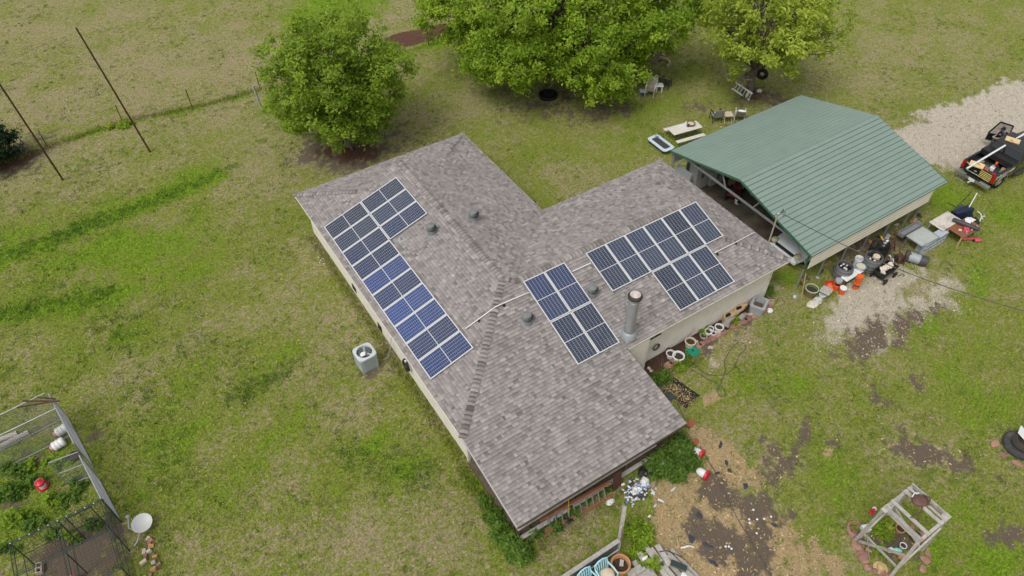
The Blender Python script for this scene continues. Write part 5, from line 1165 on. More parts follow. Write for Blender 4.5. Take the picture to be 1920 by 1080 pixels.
MB().hexa([V(4.45, -.95, .5), V(5.75, -.9, .5), V(5.75, .9, .5), V(4.45, .95, .5)], [V(4.45, -.9, 1.17), V(5.7, -.82, 1.05), V(5.7, .82, 1.05), V(4.45, .9, 1.17)]).build('hood', bk, T, bevel=.06)
MB().bar((2.3, -1.0, .42), (4.2, -1.0, .42), .14, .05).build('side_step', M_['greyd'], T)
for x in (.98, 4.85):
    for y in (-.86, .86):
        wheel(T, (x, y, .4), .4, .26, AX, 'alu')
        if y < 0: MB().tube([(x+.48*math.cos(a), -.985, .42+.48*math.sin(a)) for a in [i*math.pi/10 for i in range(11)]], .03, 6).build('wheel_arch', mat('arch_dust', (.3, .26, .2, 1), .8) if x < 1 else bpy.data.materials['arch_dust'], T)
pm = [mat('decal_%d' % i, c_, .4) for i, c_ in enumerate(((.35, .62, .45, 1), (.5, .28, .55, 1), (.55, .6, .62, 1)))]
for i in range(12):
    q = random.Random(i); x = .25+i*.14; MB().box((x, -HW2+.015, .98+.02*(i % 3)), (.1, .012, q.uniform(.08, .2)), rot=rot3(-.045, q.uniform(-.4, .4), 0)).build('decal', pm[0 if i < 5 else 1 if i < 9 else 2], T)
# open far door
hg = V(4.35, HW2+.01, 0); da = R_(58); dd = V(-math.cos(da), math.sin(da), 0)
dr = MB().hexa([hg+V(0, 0, .5), hg+dd*1.05+V(0, 0, .5), hg+dd*1.05+V(.07, .02, .5), hg+V(.07, .02, .5)], [hg+V(0, 0, 0.95), hg+dd*1.05+V(0, 0, 0.96), hg+dd*1.05+V(.07, .02, 0.96), hg+V(.07, .02, 0.95)]).build('door', bk, T, bevel=.015)
fr = [hg+V(0, 0, 0.95), hg+dd*.05+V(0, 0, 1.7), hg+dd*.75+V(0, 0, 1.78), hg+dd*1.05+V(0, 0, 0.96)]
for p, q_ in zip(fr, fr[1:]): MB().bar(p, q_, .06, .07).build('window_frame', bk, dr)
wg = mat('door_glass', (.03, .035, .035, 1), .05, spec=.5); wg.node_tree.nodes['Principled BSDF'].inputs['Alpha'].default_value = .3; MB().add([fr[0], fr[1], fr[2], fr[3]]+[p+V(.006, .002, 0) for p in fr], [(0, 1, 2, 3), (7, 6, 5, 4), (0, 4, 5, 1), (1, 5, 6, 2), (2, 6, 7, 3), (3, 7, 4, 0)]).build('window', wg, dr)
MB().box(hg+dd*.08+V(.14, .12, 1.05), (.1, .22, .16)).build('mirror', bk, dr, bevel=.03)
TL = T.location
# load in and over the bed
solo('white_pipe', 'long white plastic pipe lying along the truck roof and tailgate', 'pipe', MB().cyl(V(-.75, .32, 1.26), V(4.9, .12, 2.0), .055, n=14), M_['whitep'], TL, smooth=True)
foam = mat('foam_pad', (.68, .52, .28, 1), .85, var=.1)
for (x, y, z, ry, lab) in ((.0, .22, 1.27, -.12, 'yellow foam pad under the white pipe on the tailgate'), (2.75, .16, 1.86, -.05, 'yellow foam pad under the white pipe on the truck roof')):
    solo('foam_pad', lab, 'pad', MB().box((0, 0, 0), (.42, .72, .045), rot=rot3(0, ry, .35)), foam, TL+V(x, y, z))
solo('red_strap', 'red strap tying the white pipe down across the bed', 'strap', MB().tube([V(2.4, .55, 1.5), V(2.6, .16, 1.95), V(2.55, -.45, 1.5)], .016, 5).tube([V(.1, .5, 1.25), V(.02, .25, 1.36), V(.2, -.4, 1.1)], .016, 5), M_['red'], TL)
q = random.Random(9); cl = ('greyd', 'red', 'black', 'grey', 'woodt', 'navy', 'orange', 'galvd', 'white')
for i in range(14):
    x, y = .3+(i % 5)*.27, -.65+(i//5)*.55+q.uniform(-.1, .1); b = MB().box((0, 0, .12), (q.uniform(.16, .34), q.uniform(.14, .3), q.uniform(.14, .3))).tube([(-.07, 0, .26), (-.06, 0, .33), (.06, 0, .33), (.07, 0, .26)], .014, 5)
    solo('tool_case', '%s tool case in the pickup bed, %s' % (('charcoal', 'red', 'black', 'grey', 'tan', 'navy', 'orange', 'steel', 'white')[i % 9], ('right hand row', 'middle row', 'left hand row')[i//5]), 'case', b, M_[cl[i % 9]], TL+V(x, y, .69), q.uniform(0, 3), 'tool cases in the truck bed', bevel=.012)
solo('orange_level', 'small orange box on the jumble in the pickup bed', 'box', MB().box((0, 0, .05), (.2, .12, .1)), M_['orange'], TL+V(1.3, -.2, 1.05), .3, bevel=.01)
# ------------------------------------------------------------ person standing behind the open truck door
def person(name, label, loc, rz, joints, edges, radii, mats):
    """one continuous skinned body"""
    T = thing(name, label, 'person', loc, rz)
    me = bpy.data.meshes.new('body'); me.from_pydata(joints, edges, []); o = bpy.data.objects.new('body', me); COL.objects.link(o)
    sk = o.modifiers.new('skin', 'SKIN'); sv = me.skin_vertices[0].data
    for i, r in enumerate(radii): sv[i].radius = r if isinstance(r, tuple) else (r, r)
    sv[0].use_root = True
    ss = o.modifiers.new('sub', 'SUBSURF'); ss.levels = ss.render_levels = 2
    dg = bpy.context.evaluated_depsgraph_get(); m2 = bpy.data.meshes.new_from_object(o.evaluated_get(dg)); bpy.data.objects.remove(o)
    for mt in mats: m2.materials.append(mt)
    for p in m2.polygons:
        c = p.center; p.material_index = 1
        if c.z > 1.19 and abs(c.x) < .17: p.material_index = 0
        elif c.z < .74: p.material_index = 2 if c.z > .13 else 3
        elif c.y < -.26: p.material_index = 0
    m2.shade_smooth(); b = bpy.data.objects.new('body', m2); COL.objects.link(b); b.parent = T; return T
skin = mat('skin', (.5, .28, .19, 1), .55, var=.06); shirt = mat('navy_shirt', (.06, .075, .13, 1), .8, var=.15); jeans = mat('grey_trousers', (.12, .12, .13, 1), .85, var=.15); shoe = mat('dark_shoe', gsc(.03), .6)
J = [(0, 0, .72), (0, -.03, .88), (0, -.11, 1.05), (0, -.17, 1.16), (0, -.21, 1.22), (0, -.26, 1.3), (0, -.28, 1.4),
     (.19, -.12, 1.1), (.27, -.2, .86), (.15, -.42, .8), (.09, -.5, .82), (-.19, -.12, 1.1), (-.27, -.2, .86), (-.15, -.42, .8), (-.09, -.5, .82),
     (.1, -.06, .68), (.13, -.44, .6), (.13, -.42, .14), (.14, -.56, .06), (-.1, -.06, .68), (-.13, -.44, .6), (-.13, -.42, .14), (-.14, -.56, .06)]
E_ = [(0, 1), (1, 2), (2, 3), (3, 4), (4, 5), (5, 6), (2, 7), (7, 8), (8, 9), (9, 10), (2, 11), (11, 12), (12, 13), (13, 14), (0, 15), (15, 16), (16, 17), (17, 18), (0, 19), (19, 20), (20, 21), (21, 22)]
Rr = [(.17, .12), (.155, .115), (.17, .12), (.08, .08), (.055, .055), (.085, .1), (.075, .09), (.07, .07), (.05, .05), (.036, .036), (.035, .025), (.07, .07), (.05, .05), (.036, .036), (.035, .025), (.09, .09), (.065, .065), (.05, .05), (.045, .035), (.09, .09), (.065, .065), (.05, .05), (.045, .035)]
PL = G(1893, 268); PL = V(31.98, -3.56, .1)
T = person('person', 'person in navy shirt and cap sitting at the open truck door holding a controller', PL, R_(-123), J, E_, Rr, [skin, shirt, jeans, shoe])
HB = V(0, -.23, -.32)        # head items were laid out for a standing head
for sg in (1, -1):
    for i in range(4):
        z = .83-.02*i; MB().tube([(sg*.09, -.51, z), (sg*.075, -.57, z+.005), (sg*.045, -.585, z-.004), (sg*.02, -.57, z-.01)], [.011, .01, .0095, .008], 6).build('finger', skin, T, True)
    MB().tube([(sg*.085, -.5, .84), (sg*.07, -.54, .87), (sg*.045, -.56, .87)], [.013, .012, .009], 6).build('thumb', skin, T, True)
cp = MB().lathe([(.1, 1.66), (.105, 1.72), (.085, 1.79), (.04, 1.82), (0, 1.825)], (0, -.03, 0), 18, sy=1.12).build('cap', M_['navy'], T, True)
cb_ = MB().box((0, -.16, 1.685), (.15, .1, .012), rot=rot3(.15, 0, 0)).build('cap_brim', M_['navy'], cp, bevel=.004)
hp = [cp, MB().box((0, -.135, 1.64), (.14, .012, .028)).build('glasses', M_['black'], T, bevel=.004), MB().blob((0, -.155, 1.6), (.016, .024, .03), 8, 6, 0).build('nose', skin, T, True), MB().box((0, -.14, 1.56), (.045, .008, .008)).build('mouth', mat('lips', (.35, .13, .11, 1), .5), T)]
for sg in (1, -1): hp.append(MB().blob((sg*.088, -.03, 1.625), (.014, .024, .034), 8, 6, 0).build('ear', skin, T, True))
for o in hp: o.location = HB
_c = solo('controller', 'grey drone controller in the hands of the person at the truck door', 'controller', MB().box((0, -.57, .82), (.17, .11, .035), rot=rot3(.25, 0, 0)), M_['grey'], PL, R_(-123))
# ------------------------------------------------------------ back yard furniture
def sling_chair(label, loc, rz, frame, sling, group='chairs behind the carport', tilt=.35, name='lawn_chair'):
    T = thing(name, label, 'chair', loc, rz, group)
    MB().hexa([V(-.26, -.28, .42), V(.26, -.28, .42), V(.26, .24, .37), V(-.26, .24, .37)], [V(-.26, -.28, .44), V(.26, -.28, .44), V(.26, .24, .39), V(-.26, .24, .39)]).build('seat', sling, T)
    MB().hexa([V(-.26, .24, .38), V(.26, .24, .38), V(.26, .27, .38), V(-.26, .27, .38)], [V(-.25, .24+tilt, 1.0), V(.25, .24+tilt, 1.0), V(.25, .27+tilt, 1.0), V(-.25, .27+tilt, 1.0)]).build('backrest', sling, T)
    for s in (-.29, .29):
        MB().tube([(s, .3+tilt, 1.02), (s, .25, .4), (s, -.3, .43)], .018, 6).build('side_frame', frame, T, True)
        MB().tube([(s, -.3, 0), (s, -.28, .62), (s, .3, .66)], .018, 6).build('leg', frame, T, True); MB().tube([(s, .32, 0), (s, .1, .4)], .018, 6).build('leg', frame, T, True)
        MB().box((s, 0, .655), (.06, .5, .025)).build('armrest', frame, T)
    return T
tan = mat('taupe_sling', (.3, .26, .21, 1), .8, var=.1); grs = mat('grey_sling', (.36, .37, .37, 1), .8, var=.1); dks = mat('dark_sling', (.06, .05, .045, 1), .8, var=.15)
sling_chair('taupe reclining sling chair under the edge of the largest tree', G(1218, 178), -.9, M_['white'], tan, tilt=.4)
sling_chair('dark sling lounge chair tipped behind the white side table', G(1247, 164), 2.0, M_['blackm'], dks, tilt=.45)
sling_chair('grey sling chair with its back to the carport roof', G(1341, 226), 2.75, M_['blackm'], grs, tilt=.2)
sling_chair('pale sling lounge chair half hidden by the carport roof edge', G(1385, 224), 2.35, M_['alu'], grs, tilt=.38)
MB().blob((0, .6, .98), (.28, .1, .07), 10, 6, .08).build('headrest', M_['white'], bpy.data.objects[[o.name for o in bpy.data.objects if o.name.startswith('lawn_chair')][-1]], True)
slab_table('side_table', 'white plastic side table between the taupe and dark lounge chairs', G(1235, 170), .5, .5, .45, M_['white'], M_['white'], -.6, leg=.06, group='small side tables')
T = slab_table('side_table', 'grey slatted footstool left of the taupe sling chair', G(1205, 180), .48, .42, .4, M_['grey'], M_['galvd'], -.6, leg=.03, group='small side tables')
T = thing('side_table', 'pale slatted folding table beside the grey sling chair', 'table', G(1363, 227), -.5, 'small side tables'); pal = mat('pale_olive', (.55, .52, .33, 1), .6)
for i in range(4): MB().box((0, -.2+.135*i, .5), (.5, .12, .025)).build('slat', M_['cushion'], T)
for x in (-.23, .23):
    MB().tube([(x, -.3, 0), (x, .22, .49)], .015, 6).build('leg', pal, T); MB().tube([(x, .3, 0), (x, -.22, .49)], .015, 6).build('leg', pal, T)
MB().bar((-.23, -.28, .04), (.23, -.28, .04), .02, .02).build('foot_bar', pal, T)
# picnic table
c = (G(1250, 242, .75)+G(1305, 228, .75)+G(1317, 236, .75)+G(1267, 251, .75))/4; rz = math.atan2(-.3, 1.95)
T = thing('picnic_table', 'white folding picnic table with two white benches behind the carport', 'table', (c.x, c.y, 0), rz); pw = mat('picnic_white', (.68, .64, .58, 1), .5, var=.05)
MB().box((0, 0, .72), (2.0, .74, .045)).build('tabletop', pw, T, bevel=.015)
for y in (-.68, .68): MB().box((0, y, .43), (1.95, .26, .04)).build('bench_seat', pw, T, bevel=.012)
for x in (-.65, .65):
    for s in (-1, 1):
        MB().tube([(x, s*.3, .7), (x, s*.5, .0)], .018, 6).build('leg', M_['greyd'], T); MB().tube([(x, s*.1, .5), (x, s*.68, .41)], .018, 6).build('bench_arm', M_['greyd'], T)
    MB().bar((x, -.68, .39), (x, .68, .39), .03, .03).build('brace', M_['greyd'], T)
Rz = Matrix.Rotation(rz, 3, 'Z'); onT = lambda x, y: V(c.x, c.y, .745)+Rz@V(x, y, 0)
T = pot('basket', 'shallow tan wicker basket on the white picnic table', 'basket', onT(.45, .12), .26, .14, bpy.data.materials['wicker'], soil='cushion', taper=.8, fill=.7)
solo('white_jug', 'white jug standing beside the basket on the picnic table', 'jug', MB().lathe([(0, 0), (.09, 0), (.1, .12), (.08, .2), (.04, .25), (.04, .29), (0, .29)], n=16).torus((.1, 0, .14), .05, .012, 12, 5, AX), M_['whitep'], onT(.1, .15), smooth=True)
solo('dark_jar', 'dark jar next to the white jug on the picnic table', 'jar', MB().lathe([(0, 0), (.07, 0), (.07, .14), (.05, .17), (0, .17)], n=14), M_['greyd'], onT(.22, .02), smooth=True)
solo('white_tray', 'small white tray at the back of the picnic table', 'tray', MB().box((0, 0, .025), (.28, .16, .05)), M_['whitep'], onT(-.12, .22), bevel=.01)
# trampoline
q4 = [G(1219, 262, .25), G(1234, 257, .25), G(1261, 275, .25), G(1243, 283, .25)]; c = sum(q4, V(0, 0, 0))/4; d = ((q4[3]+q4[2])-(q4[0]+q4[1])).normalized(); rz = math.atan2(d.y, d.x)
T = thing('trampoline', 'small oblong trampoline with pale blue padded rim by the carport corner', 'trampoline', (c.x, c.y, 0), rz); padm = mat('pale_blue_pad', (.55, .66, .74, 1), .6, var=.1)
def rrect(L, Wd, r, n=6):
    o = []
    for (sx, sy, a0) in ((1, 1, 0), (-1, 1, 90), (-1, -1, 180), (1, -1, 270)):
        for i in range(n+1): a = R_(a0+90*i/n); o.append((sx*(L-r)+r*math.cos(a), sy*(Wd-r)+r*math.sin(a)))
    return o
o1, o2 = rrect(.82, .42, .2), rrect(.62, .24, .12); n_ = len(o1)
b = MB(); b.add([(x, y, .24) for x, y in o1]+[(x, y, .3) for x, y in o1]+[(x, y, .31) for x, y in o2]+[(x, y, .25) for x, y in o2], [f for i in range(n_) for f in ((i, (i+1) % n_, n_+(i+1) % n_, n_+i), (n_+i, n_+(i+1) % n_, 2*n_+(i+1) % n_, 2*n_+i), (2*n_+i, 2*n_+(i+1) % n_, 3*n_+(i+1) % n_, 3*n_+i))]); b.build('rim_pad', padm, T, True)
MB().add([(x, y, .27) for x, y in o2], [tuple(range(n_))]).build('mat', M_['greyd'], T); MB().tube([(x, y, .24) for x, y in o1+o1[:1]], .02, 6).build('frame', M_['blackm'], T)
for x in (-.6, .6):
    for y in (-.32, .32): MB().bar((x, y, 0), (x, y, .24), .03, .03, (0, 1, 0)).build('leg', M_['blackm'], T)
MB().tube([(-.7, .4, .27), (-.75, .45, .42), (-.4, .5, .44), (-.3, .42, .3)], .02, 6).build('folded_cover', M_['black'], T)
MB().box((-.62, .2, .315), (.25, .12, .01), .4).build('blue_print', mat('blue_print', (.1, .25, .5, 1), .5), T)
# white ladder leaning on the stump
p0, p1, p2 = G(1373, 166, .12), G(1405, 188, .12), G(1380, 155, .75)
T = thing('ladder', 'white aluminium step ladder lying tilted by the yellow green tree', 'ladder', p0); e = p1-p0; u = p2-p0
MB().bar((0, 0, 0), e, .05, .09, u.cross(e)).build('rail', M_['white'], T); MB().bar(u, u+e*.94, .05, .09, u.cross(e)).build('rail', M_['white'], T)
for i in range(6): MB().bar(e*(.1+.17*i), u+e*(.1+.16*i), .05, .045, e).build('rung', M_['white'], T)
MB().hexa([e*.72, e*.86, u+e*.82, u+e*.7], [p+V(0, 0, .03) for p in (e*.72, e*.86, u+e*.82, u+e*.7)]).build('top_step', M_['white'], T)
# tyre swing, brush heap, bits round the tree
c = G(1424, 158, .0)+V(0, 0, .75); T = thing('tyre_swing', 'black tyre hung on a rope under the yellow green tree', 'swing', c, R_(-62)); MB().torus((0, 0, 0), .27, .13, 24, 10, AX).build('tyre', M_['rubber'], T, True); MB().tube([(0, 0, .38), (0, 0, 3.6)], .012, 5).build('rope', M_['woodt'], T)
q = random.Random(2); b = MB()
for i in range(70): x, y = q.gauss(0, .5), q.gauss(0, .35); a = q.uniform(0, 6.28); b.bar((x, y, q.uniform(.02, .25)), (x+.5*math.cos(a), y+.5*math.sin(a), q.uniform(.02, .35)), .03, .03)
tag(solo('brush_heap', 'heap of brown twigs behind the white ladder', 'brush', b, M_['plank'], G(1410, 184)+V(.1, .1, 0)), kind='stuff')
solo('white_stone', 'white stone on the brush heap by the ladder', 'stone', MB().blob((0, 0, .12), (.18, .15, .15), 9, 7, .15, 0, 5), M_['stone'], G(1422, 178)+V(0, 0, .15))
# fire ring, curved stone border
c = G(1028, 180); T = thing('fire_ring', 'round black iron fire ring on dark ash under the largest tree', 'fire ring', c); MB().lathe([(.62, 0), (.64, .16), (.59, .16), (.57, .03), (0, .04)], n=32).build('ring', M_['blackm'], T, True); MB().torus((0, 0, .16), .61, .02, 30, 6).build('rim', M_['greyd'], T, True)
q = random.Random(8); b = MB()
for i in range(14): a = q.uniform(0, 6.28); b.bar((.4*math.cos(a), .4*math.sin(a), .08), (-.3*math.cos(a+.6), -.3*math.sin(a+.6), .12), .07, .06)
b.build('charred_logs', M_['dark'], T)
c = G(1236, 118); T = thing('stone_border', 'curved pale stone bed edge by the right side of the largest tree', 'border', c)
for i in range(8):
    a = R_(-80+18*i); x, y = .62*math.cos(a), .62*math.sin(a)-.1; MB().box((x, y, .08), (.15, .19, .17), a).build('stone_block', mat('tan_block', (.5, .38, .24, 1), .85, var=.15, obj_rand=.2) if i == 0 else bpy.data.materials['tan_block'], T, bevel=.015)
# ------------------------------------------------------------ poles and wire fence
for (bp, tp, h, lab) in (((282, 285), (143, 53), 7.9, 'taller rusty iron pole standing in the left lawn, top free of the frame edge'), ((118, 337), (-6, 150), 6.6, 'rusty iron pole nearest the cedar, its top cut by the left edge')):
    p, t = G(*bp), G(*tp, h); solo('iron_pole', lab, 'pole', MB().tube([p-V(0, 0, .1), p.lerp(t, .5), t], [.055, .05, .045], 10).blob(t, .05, 8, 6, 0), M_['rustp'], smooth=True, group='rusty poles')
posts = [((90, 277), 1.25, 1, 'wire fence post near the cedar with a tilted wooden brace'), ((230, 228), 1.15, 0, 'thin steel fence post rising from a small green bush'), ((361, 203), 1.35, 0, 'thin steel fence post in the green strip between bush and corner post'), ((494, 214), 2.0, 2, 'thick wooden fence corner post left of the round tree'), ((488, 168), 1.3, 0, 'thin steel fence post just behind the wooden corner post'), ((804, 86), 1.6, 0, 'rusty steel fence post in front of the red earth strip')]
fp = []
for (q_, h, k, lab) in posts:
    p = G(*q_); fp.append(p); T = thing('fence_post', lab, 'fence post', p, .3, 'posts of the wire fence')
    if k == 2: MB().cyl((0, 0, -.1), (-.08, .1, h), .075, .065, 10).build('post', M_['wood'], T, True)
    else:
        MB().box((0, 0, h/2), (.05, .012, h)).build('post', M_['rustp'], T); MB().box((0, .018, h/2), (.012, .035, h)).build('post_web', M_['rustp'], T)
    if k == 1: MB().bar((-.02, -.02, h-.35), (-.12, -.15, h-.02), .13, .03).build('brace', M_['wood'], T)
b = MB(); far0 = G(-60, 325)
ch = [far0, fp[0], fp[1], fp[2], fp[4], fp[5], G(900, 50)]
for z in (.35, .7, 1.05):
    for p, q_ in zip(ch, ch[1:]): b.tube([p+V(0, 0, z), (p+q_)/2+V(0, 0, z-.03), q_+V(0, 0, z)], .0025, 4)
tag(b.build('fence_wire', M_['rustp']), 'sagging strands of wire between the thin fence posts', 'wire')
bush('fence_bush', 'small bright green bush at the foot of a steel fence post', G(233, 236), [(0, 0, .0, .42), (.25, -.1, 0, .3)], 900, .09, Lm2, 3)
bush('fence_bush', 'low pale bush in the grass strip left of the bright one', G(203, 243), [(0, 0, 0, .35), (.3, .1, 0, .25)], 400, .08, Lm3, 4)
# tall grass strip along the fence and the house walls
def tuft_strip(name, label, segs, n, h0, h1, wd, seed):
    q = np.random.RandomState(seed); P = []
    for (p, q_, k, s) in segs:
        t = q.rand(int(n*k)); P.append(np.stack([p[0]+(q_[0]-p[0])*t, p[1]+(q_[1]-p[1])*t], 1)+q.normal(size=(len(t), 2))*s)
    P = np.concatenate(P); m_ = len(P); return tri_field(name, P, q.uniform(h0, h1, m_), q.uniform(.02, .04, m_)*wd, .9, q, blade_mat, q.rand(m_)*.8, label=label)
tuft_strip('tall_grass', 'taller unmown grass along the wire fence and house walls', [((ch[i].x, ch[i].y), (ch[i+1].x, ch[i+1].y), .1, .16) for i in range(6)]+[((-4.75, -4.5), (-4.75, 11.4), .35, .14), ((-4.9, -8.6), (-4.9, -4.6), .2, .18), ((4.6, -5.3), (6.8, -5.6), .12, .2), ((14, -5.3), (23, -5.1), .12, .2), ((-4.8, -8.8), (2.8, -8.9), .2, .2)], 9000, .06, .24, 1.0, 5)
# ------------------------------------------------------------ air conditioner at the left wall
T = thing('air_conditioner', 'grey outdoor air conditioner unit with round fan on the lawn by the left wall', 'air conditioner', (-5.85, 2.02, 0), R_(2)); T.scale = (1.05, 1.05, 1.1); am = mat('ac_grey', (.36, .4, .42, 1), .5, var=.05, dirt=(.25, .24, .2, 1), damt=.25); al_ = mat('ac_light', (.55, .59, .62, 1), .45, var=.04)
MB().box((0, 0, .04), (.7, .7, .07)).build('pad', M_['concrete'], T)
cr = rrect(.37, .37, .15, 5); MB().prism(cr, .08, .82).build('core', M_['greyd'], T)
for i in range(19):
    z = .12+i*.037; o_ = [(x*1.02, y*1.02) for x, y in cr]; MB().prism(o_, z, z+.024).build('louvre', am, T)
for sx in (-1, 1):
    for sy in (-1, 1): MB().box((sx*.305, sy*.305, .45), (.13, .13, .76)).build('corner_post', am, T, bevel=.02)
outer = []; inn = []; k = 40; b = MB()
for i in range(k):
    a = 2*math.pi*i/k; c_, s__ = math.cos(a), math.sin(a); r = .41*min((abs(c_)**5+abs(s__)**5)**(-1/5), 1.22); outer.append((r*c_, r*s__)); inn.append((.325*c_, .325*s__))
b.add([(x, y, .82) for x, y in outer]+[(x, y, .9) for x, y in outer]+[(x, y, .915) for x, y in inn]+[(x, y, .8) for x, y in inn], [f for i in range(k) for f in ((i, (i+1) % k, k+(i+1) % k, k+i), (k+i, k+(i+1) % k, 2*k+(i+1) % k, 2*k+i), (2*k+i, 2*k+(i+1) % k, 3*k+(i+1) % k, 3*k+i))]); b.build('top_cover', al_, T)
MB().lathe([(.31, .76), (0, .76)], n=24).build('fan_well', M_['dark'], T); hub = MB().lathe([(.07, .78), (.07, .87), (0, .885)], n=16).build('fan_hub', am, T, True)
for i in range(3):
    a = i*2.094+.9; c_, s__ = math.cos(a), math.sin(a); R3 = rot3(0, 0, a); b = MB(); b.add([R3@V(*p) for p in ((.06, -.06, .8), (.29, -.14, .79), (.29, .14, .84), (.06, .06, .84))]+[R3@V(*p) for p in ((.06, -.06, .795), (.29, -.14, .785), (.29, .14, .835), (.06, .06, .835))], [(0, 1, 2, 3), (7, 6, 5, 4), (0, 4, 5, 1), (1, 5, 6, 2), (2, 6, 7, 3), (3, 7, 4, 0)]); b.build('fan_blade', am, hub)
for i in range(12): a = i*math.pi/6; MB().bar((.07*math.cos(a), .07*math.sin(a), .9), (.31*math.cos(a), .31*math.sin(a), .905), .006, .006).build('guard_wire', am, T)
MB().torus((0, 0, .902), .2, .004, 24, 4).build('guard_ring', am, T)
solo('paper_scrap', 'white paper lying on the fan grille of the air conditioner', 'paper', MB().add([(-.12, -.1, .0), (.08, -.12, .015), (.13, .04, .02), (.02, .13, .0), (-.1, .06, .01), (-.12, -.1, -.004), (.08, -.12, .011), (.13, .04, .016), (.02, .13, -.004), (-.1, .06, .006)], [(0, 1, 2, 3, 4), (9, 8, 7, 6, 5)]), M_['whitep'], V(-5.85, 2.02, 1.012)+V(-.12, -.1, 0))
tag(MB().tube([(-5.44, 1.95, .25), (-5.2, 1.85, .12), (-4.95, 1.8, .2), (-4.75, 1.85, .6), (-4.56, 1.9, 1.3)], .016, 6).build('whip_conduit', M_['grey'], None, True), 'grey flexible conduit running from the air conditioner to the left wall', 'conduit')
T = thing('coiled_hose', 'black hose coiled on a hook on the left wall past the air conditioner', 'hose', (-4.62, .42, .9))
b = MB()
for i in range(7): b.torus((-.03*(i % 3), .01*i, 0), .24+.014*(i % 4), .02, 22, 6, rot3(0, math.pi/2+.1*(i-3)*.3, 0))
b.build('coils', M_['black'], T, True); MB().box((-.03, 0, .3), (.09, .06, .12)).build('hook', M_['whitep'], T)
MB().box((-4.515, 6.2, .5), (.03, .45, .3)).build('crawl_vent', M_['dark'], house); MB().box((-4.515, 3.45, .35), (.03, .4, .35)).build('crawl_vent', M_['dark'], house)
# ------------------------------------------------------------ flower bed along the front wall
mb = MB(); fl = [(2.95, -4.85), (4.2, -4.86), (4.25, -4.5), (11.9, -4.5), (12.0, -4.9), (11.4, -5.15), (10.2, -5.15), (8.6, -5.05), (7, -5.15), (5.4, -5.3), (4.3, -5.75), (3.0, -5.9)]
mb.prism(fl, -.05, .035); tag(mb.build('flower_bed', mat('bark_mulch', (.085, .032, .022, 1), .95, var=.4, scale=20, bump=.9, bscale=40, col2=(.05, .03, .02, 1))), 'dark red mulch bed along the cream front wall', None, None, 'structure')
T = thing('bed_edging', 'row of round pinkish paving stones edging the front flower bed', 'edging', (0, 0, 0)); q = random.Random(21)
for i, (px, py) in enumerate([(1446, 566), (1441, 575), (1432, 583), (1422, 588), (1412, 594), (1402, 598), (1394, 603), (1383, 609), (1374, 613), (1356, 624), (1346, 629), (1336, 635), (1326, 640), (1316, 646), (1308, 650), (1444, 557), (1437, 566), (1430, 575), (1253, 686), (1262, 680)]):
    p = G(px, py); r = q.uniform(.15, .2); MB().lathe([(r, -.02), (r, .07), (r*.9, .085), (0, .085)], p, 12, sx=1.15, sy=.9).build('paver', M_['paver'], T)
FB = [('round white rimmed planter with dark soil nearest the chimney chase', (1256, 670), .2, .3, 'whitep', 1), ('large white rimmed pot with a spout beside the smaller one', (1270, 676), .26, .36, 'whitep', 1), ('cream pot behind the green hose reel', (1292, 650), .24, .4, 'cushion', 1), ('small white pot left of the largest white planter by the logs', (1327, 627), .17, .24, 'whitep', 1), ('tiny white pot in front of the other white pots', (1336, 629), .13, .2, 'whitep', 0), ('white pot between two others under the leafy plant', (1331, 622), .14, .26, 'whitep', 0), ('tall white planter nearest the driftwood logs', (1346, 622), .2, .36, 'whitep', 1), ('dark clay pot against the wall by the downpipe cable', (1254, 662), .14, .22, 'plank', 0), ('grey stone pot in the middle of the flower bed', (1318, 634), .16, .18, 'concrete', 0)]
for lab, q_, r, h, m, k in FB: pot('flower_pot', lab, 'flower pot', G(*q_)+V(0, 0, .0), r, h, M_[m], 'pots in the front bed', fill=.8)
c = G(1298, 660); T = thing('hose_reel', 'bright green round hose disc lying at the edge of the flower bed', 'hose reel', c); MB().lathe([(0, .02), (.3, .02), (.33, .06), (.3, .1), (.1, .14), (.06, .12), (0, .12)], n=26).build('disc', M_['green'], T, True)
for r in (.14, .2, .26): MB().torus((0, 0, .115), r, .012, 24, 5).build('groove_ring', M_['green'], T, True)
MB().lathe([(.05, .12), (.05, .16), (0, .16)], n=12).build('hub', M_['greyd'], T)
def log(name, label, pts, r, m, cat='driftwood', hollow=True):
    T = thing(name, label, cat, pts[0]); o = pts[0]; L_ = [p-o for p in pts]; MB().tube(L_, r, 12).build('trunk', m, T, True)
    if hollow: mid = (L_[0]+L_[1])/2; MB().blob(mid+V(0, -.05, r[0]*.7), (.22, .09, .07), 10, 6, .2).build('hollow', M_['dark'], T, True)
    MB().tube([L_[1], L_[1]+V(.1, -.12, .18), L_[1]+V(.22, -.16, .2)], [r[0]*.5, r[0]*.35, .02], 8).build('branch_stub', m, T, True); return T
dw = mat('driftwood_tan', (.52, .38, .22, 1), .85, var=.3, scale=5, bump=.6, bscale=20, dirt=(.2, .12, .07, 1)); dg = mat('driftwood_grey', (.3, .27, .24, 1), .9, var=.3, scale=6, bump=.6, bscale=20)
log('driftwood', 'tan hollow driftwood log in the bed nearest the stone trough', [G(1377, 594)+V(0, .1, .3), G(1388, 588)+V(0, .1, .36), G(1399, 580)+V(0, .1, .3)], [.2, .2, .12], dw)
log('driftwood', 'tan hollow driftwood log lying left of the other tan one', [G(1354, 604)+V(0, .05, .25), G(1368, 600)+V(0, .05, .27), G(1381, 593)+V(0, .05, .3)], [.22, .2, .14], dw)
log('driftwood', 'grey weathered root stump below the tan driftwood logs', [G(1358, 614)+V(0, 0, .1), G(1362, 609)+V(0, 0, .3), G(1370, 606)+V(0, 0, .36)], [.2, .16, .1], dg, hollow=False)
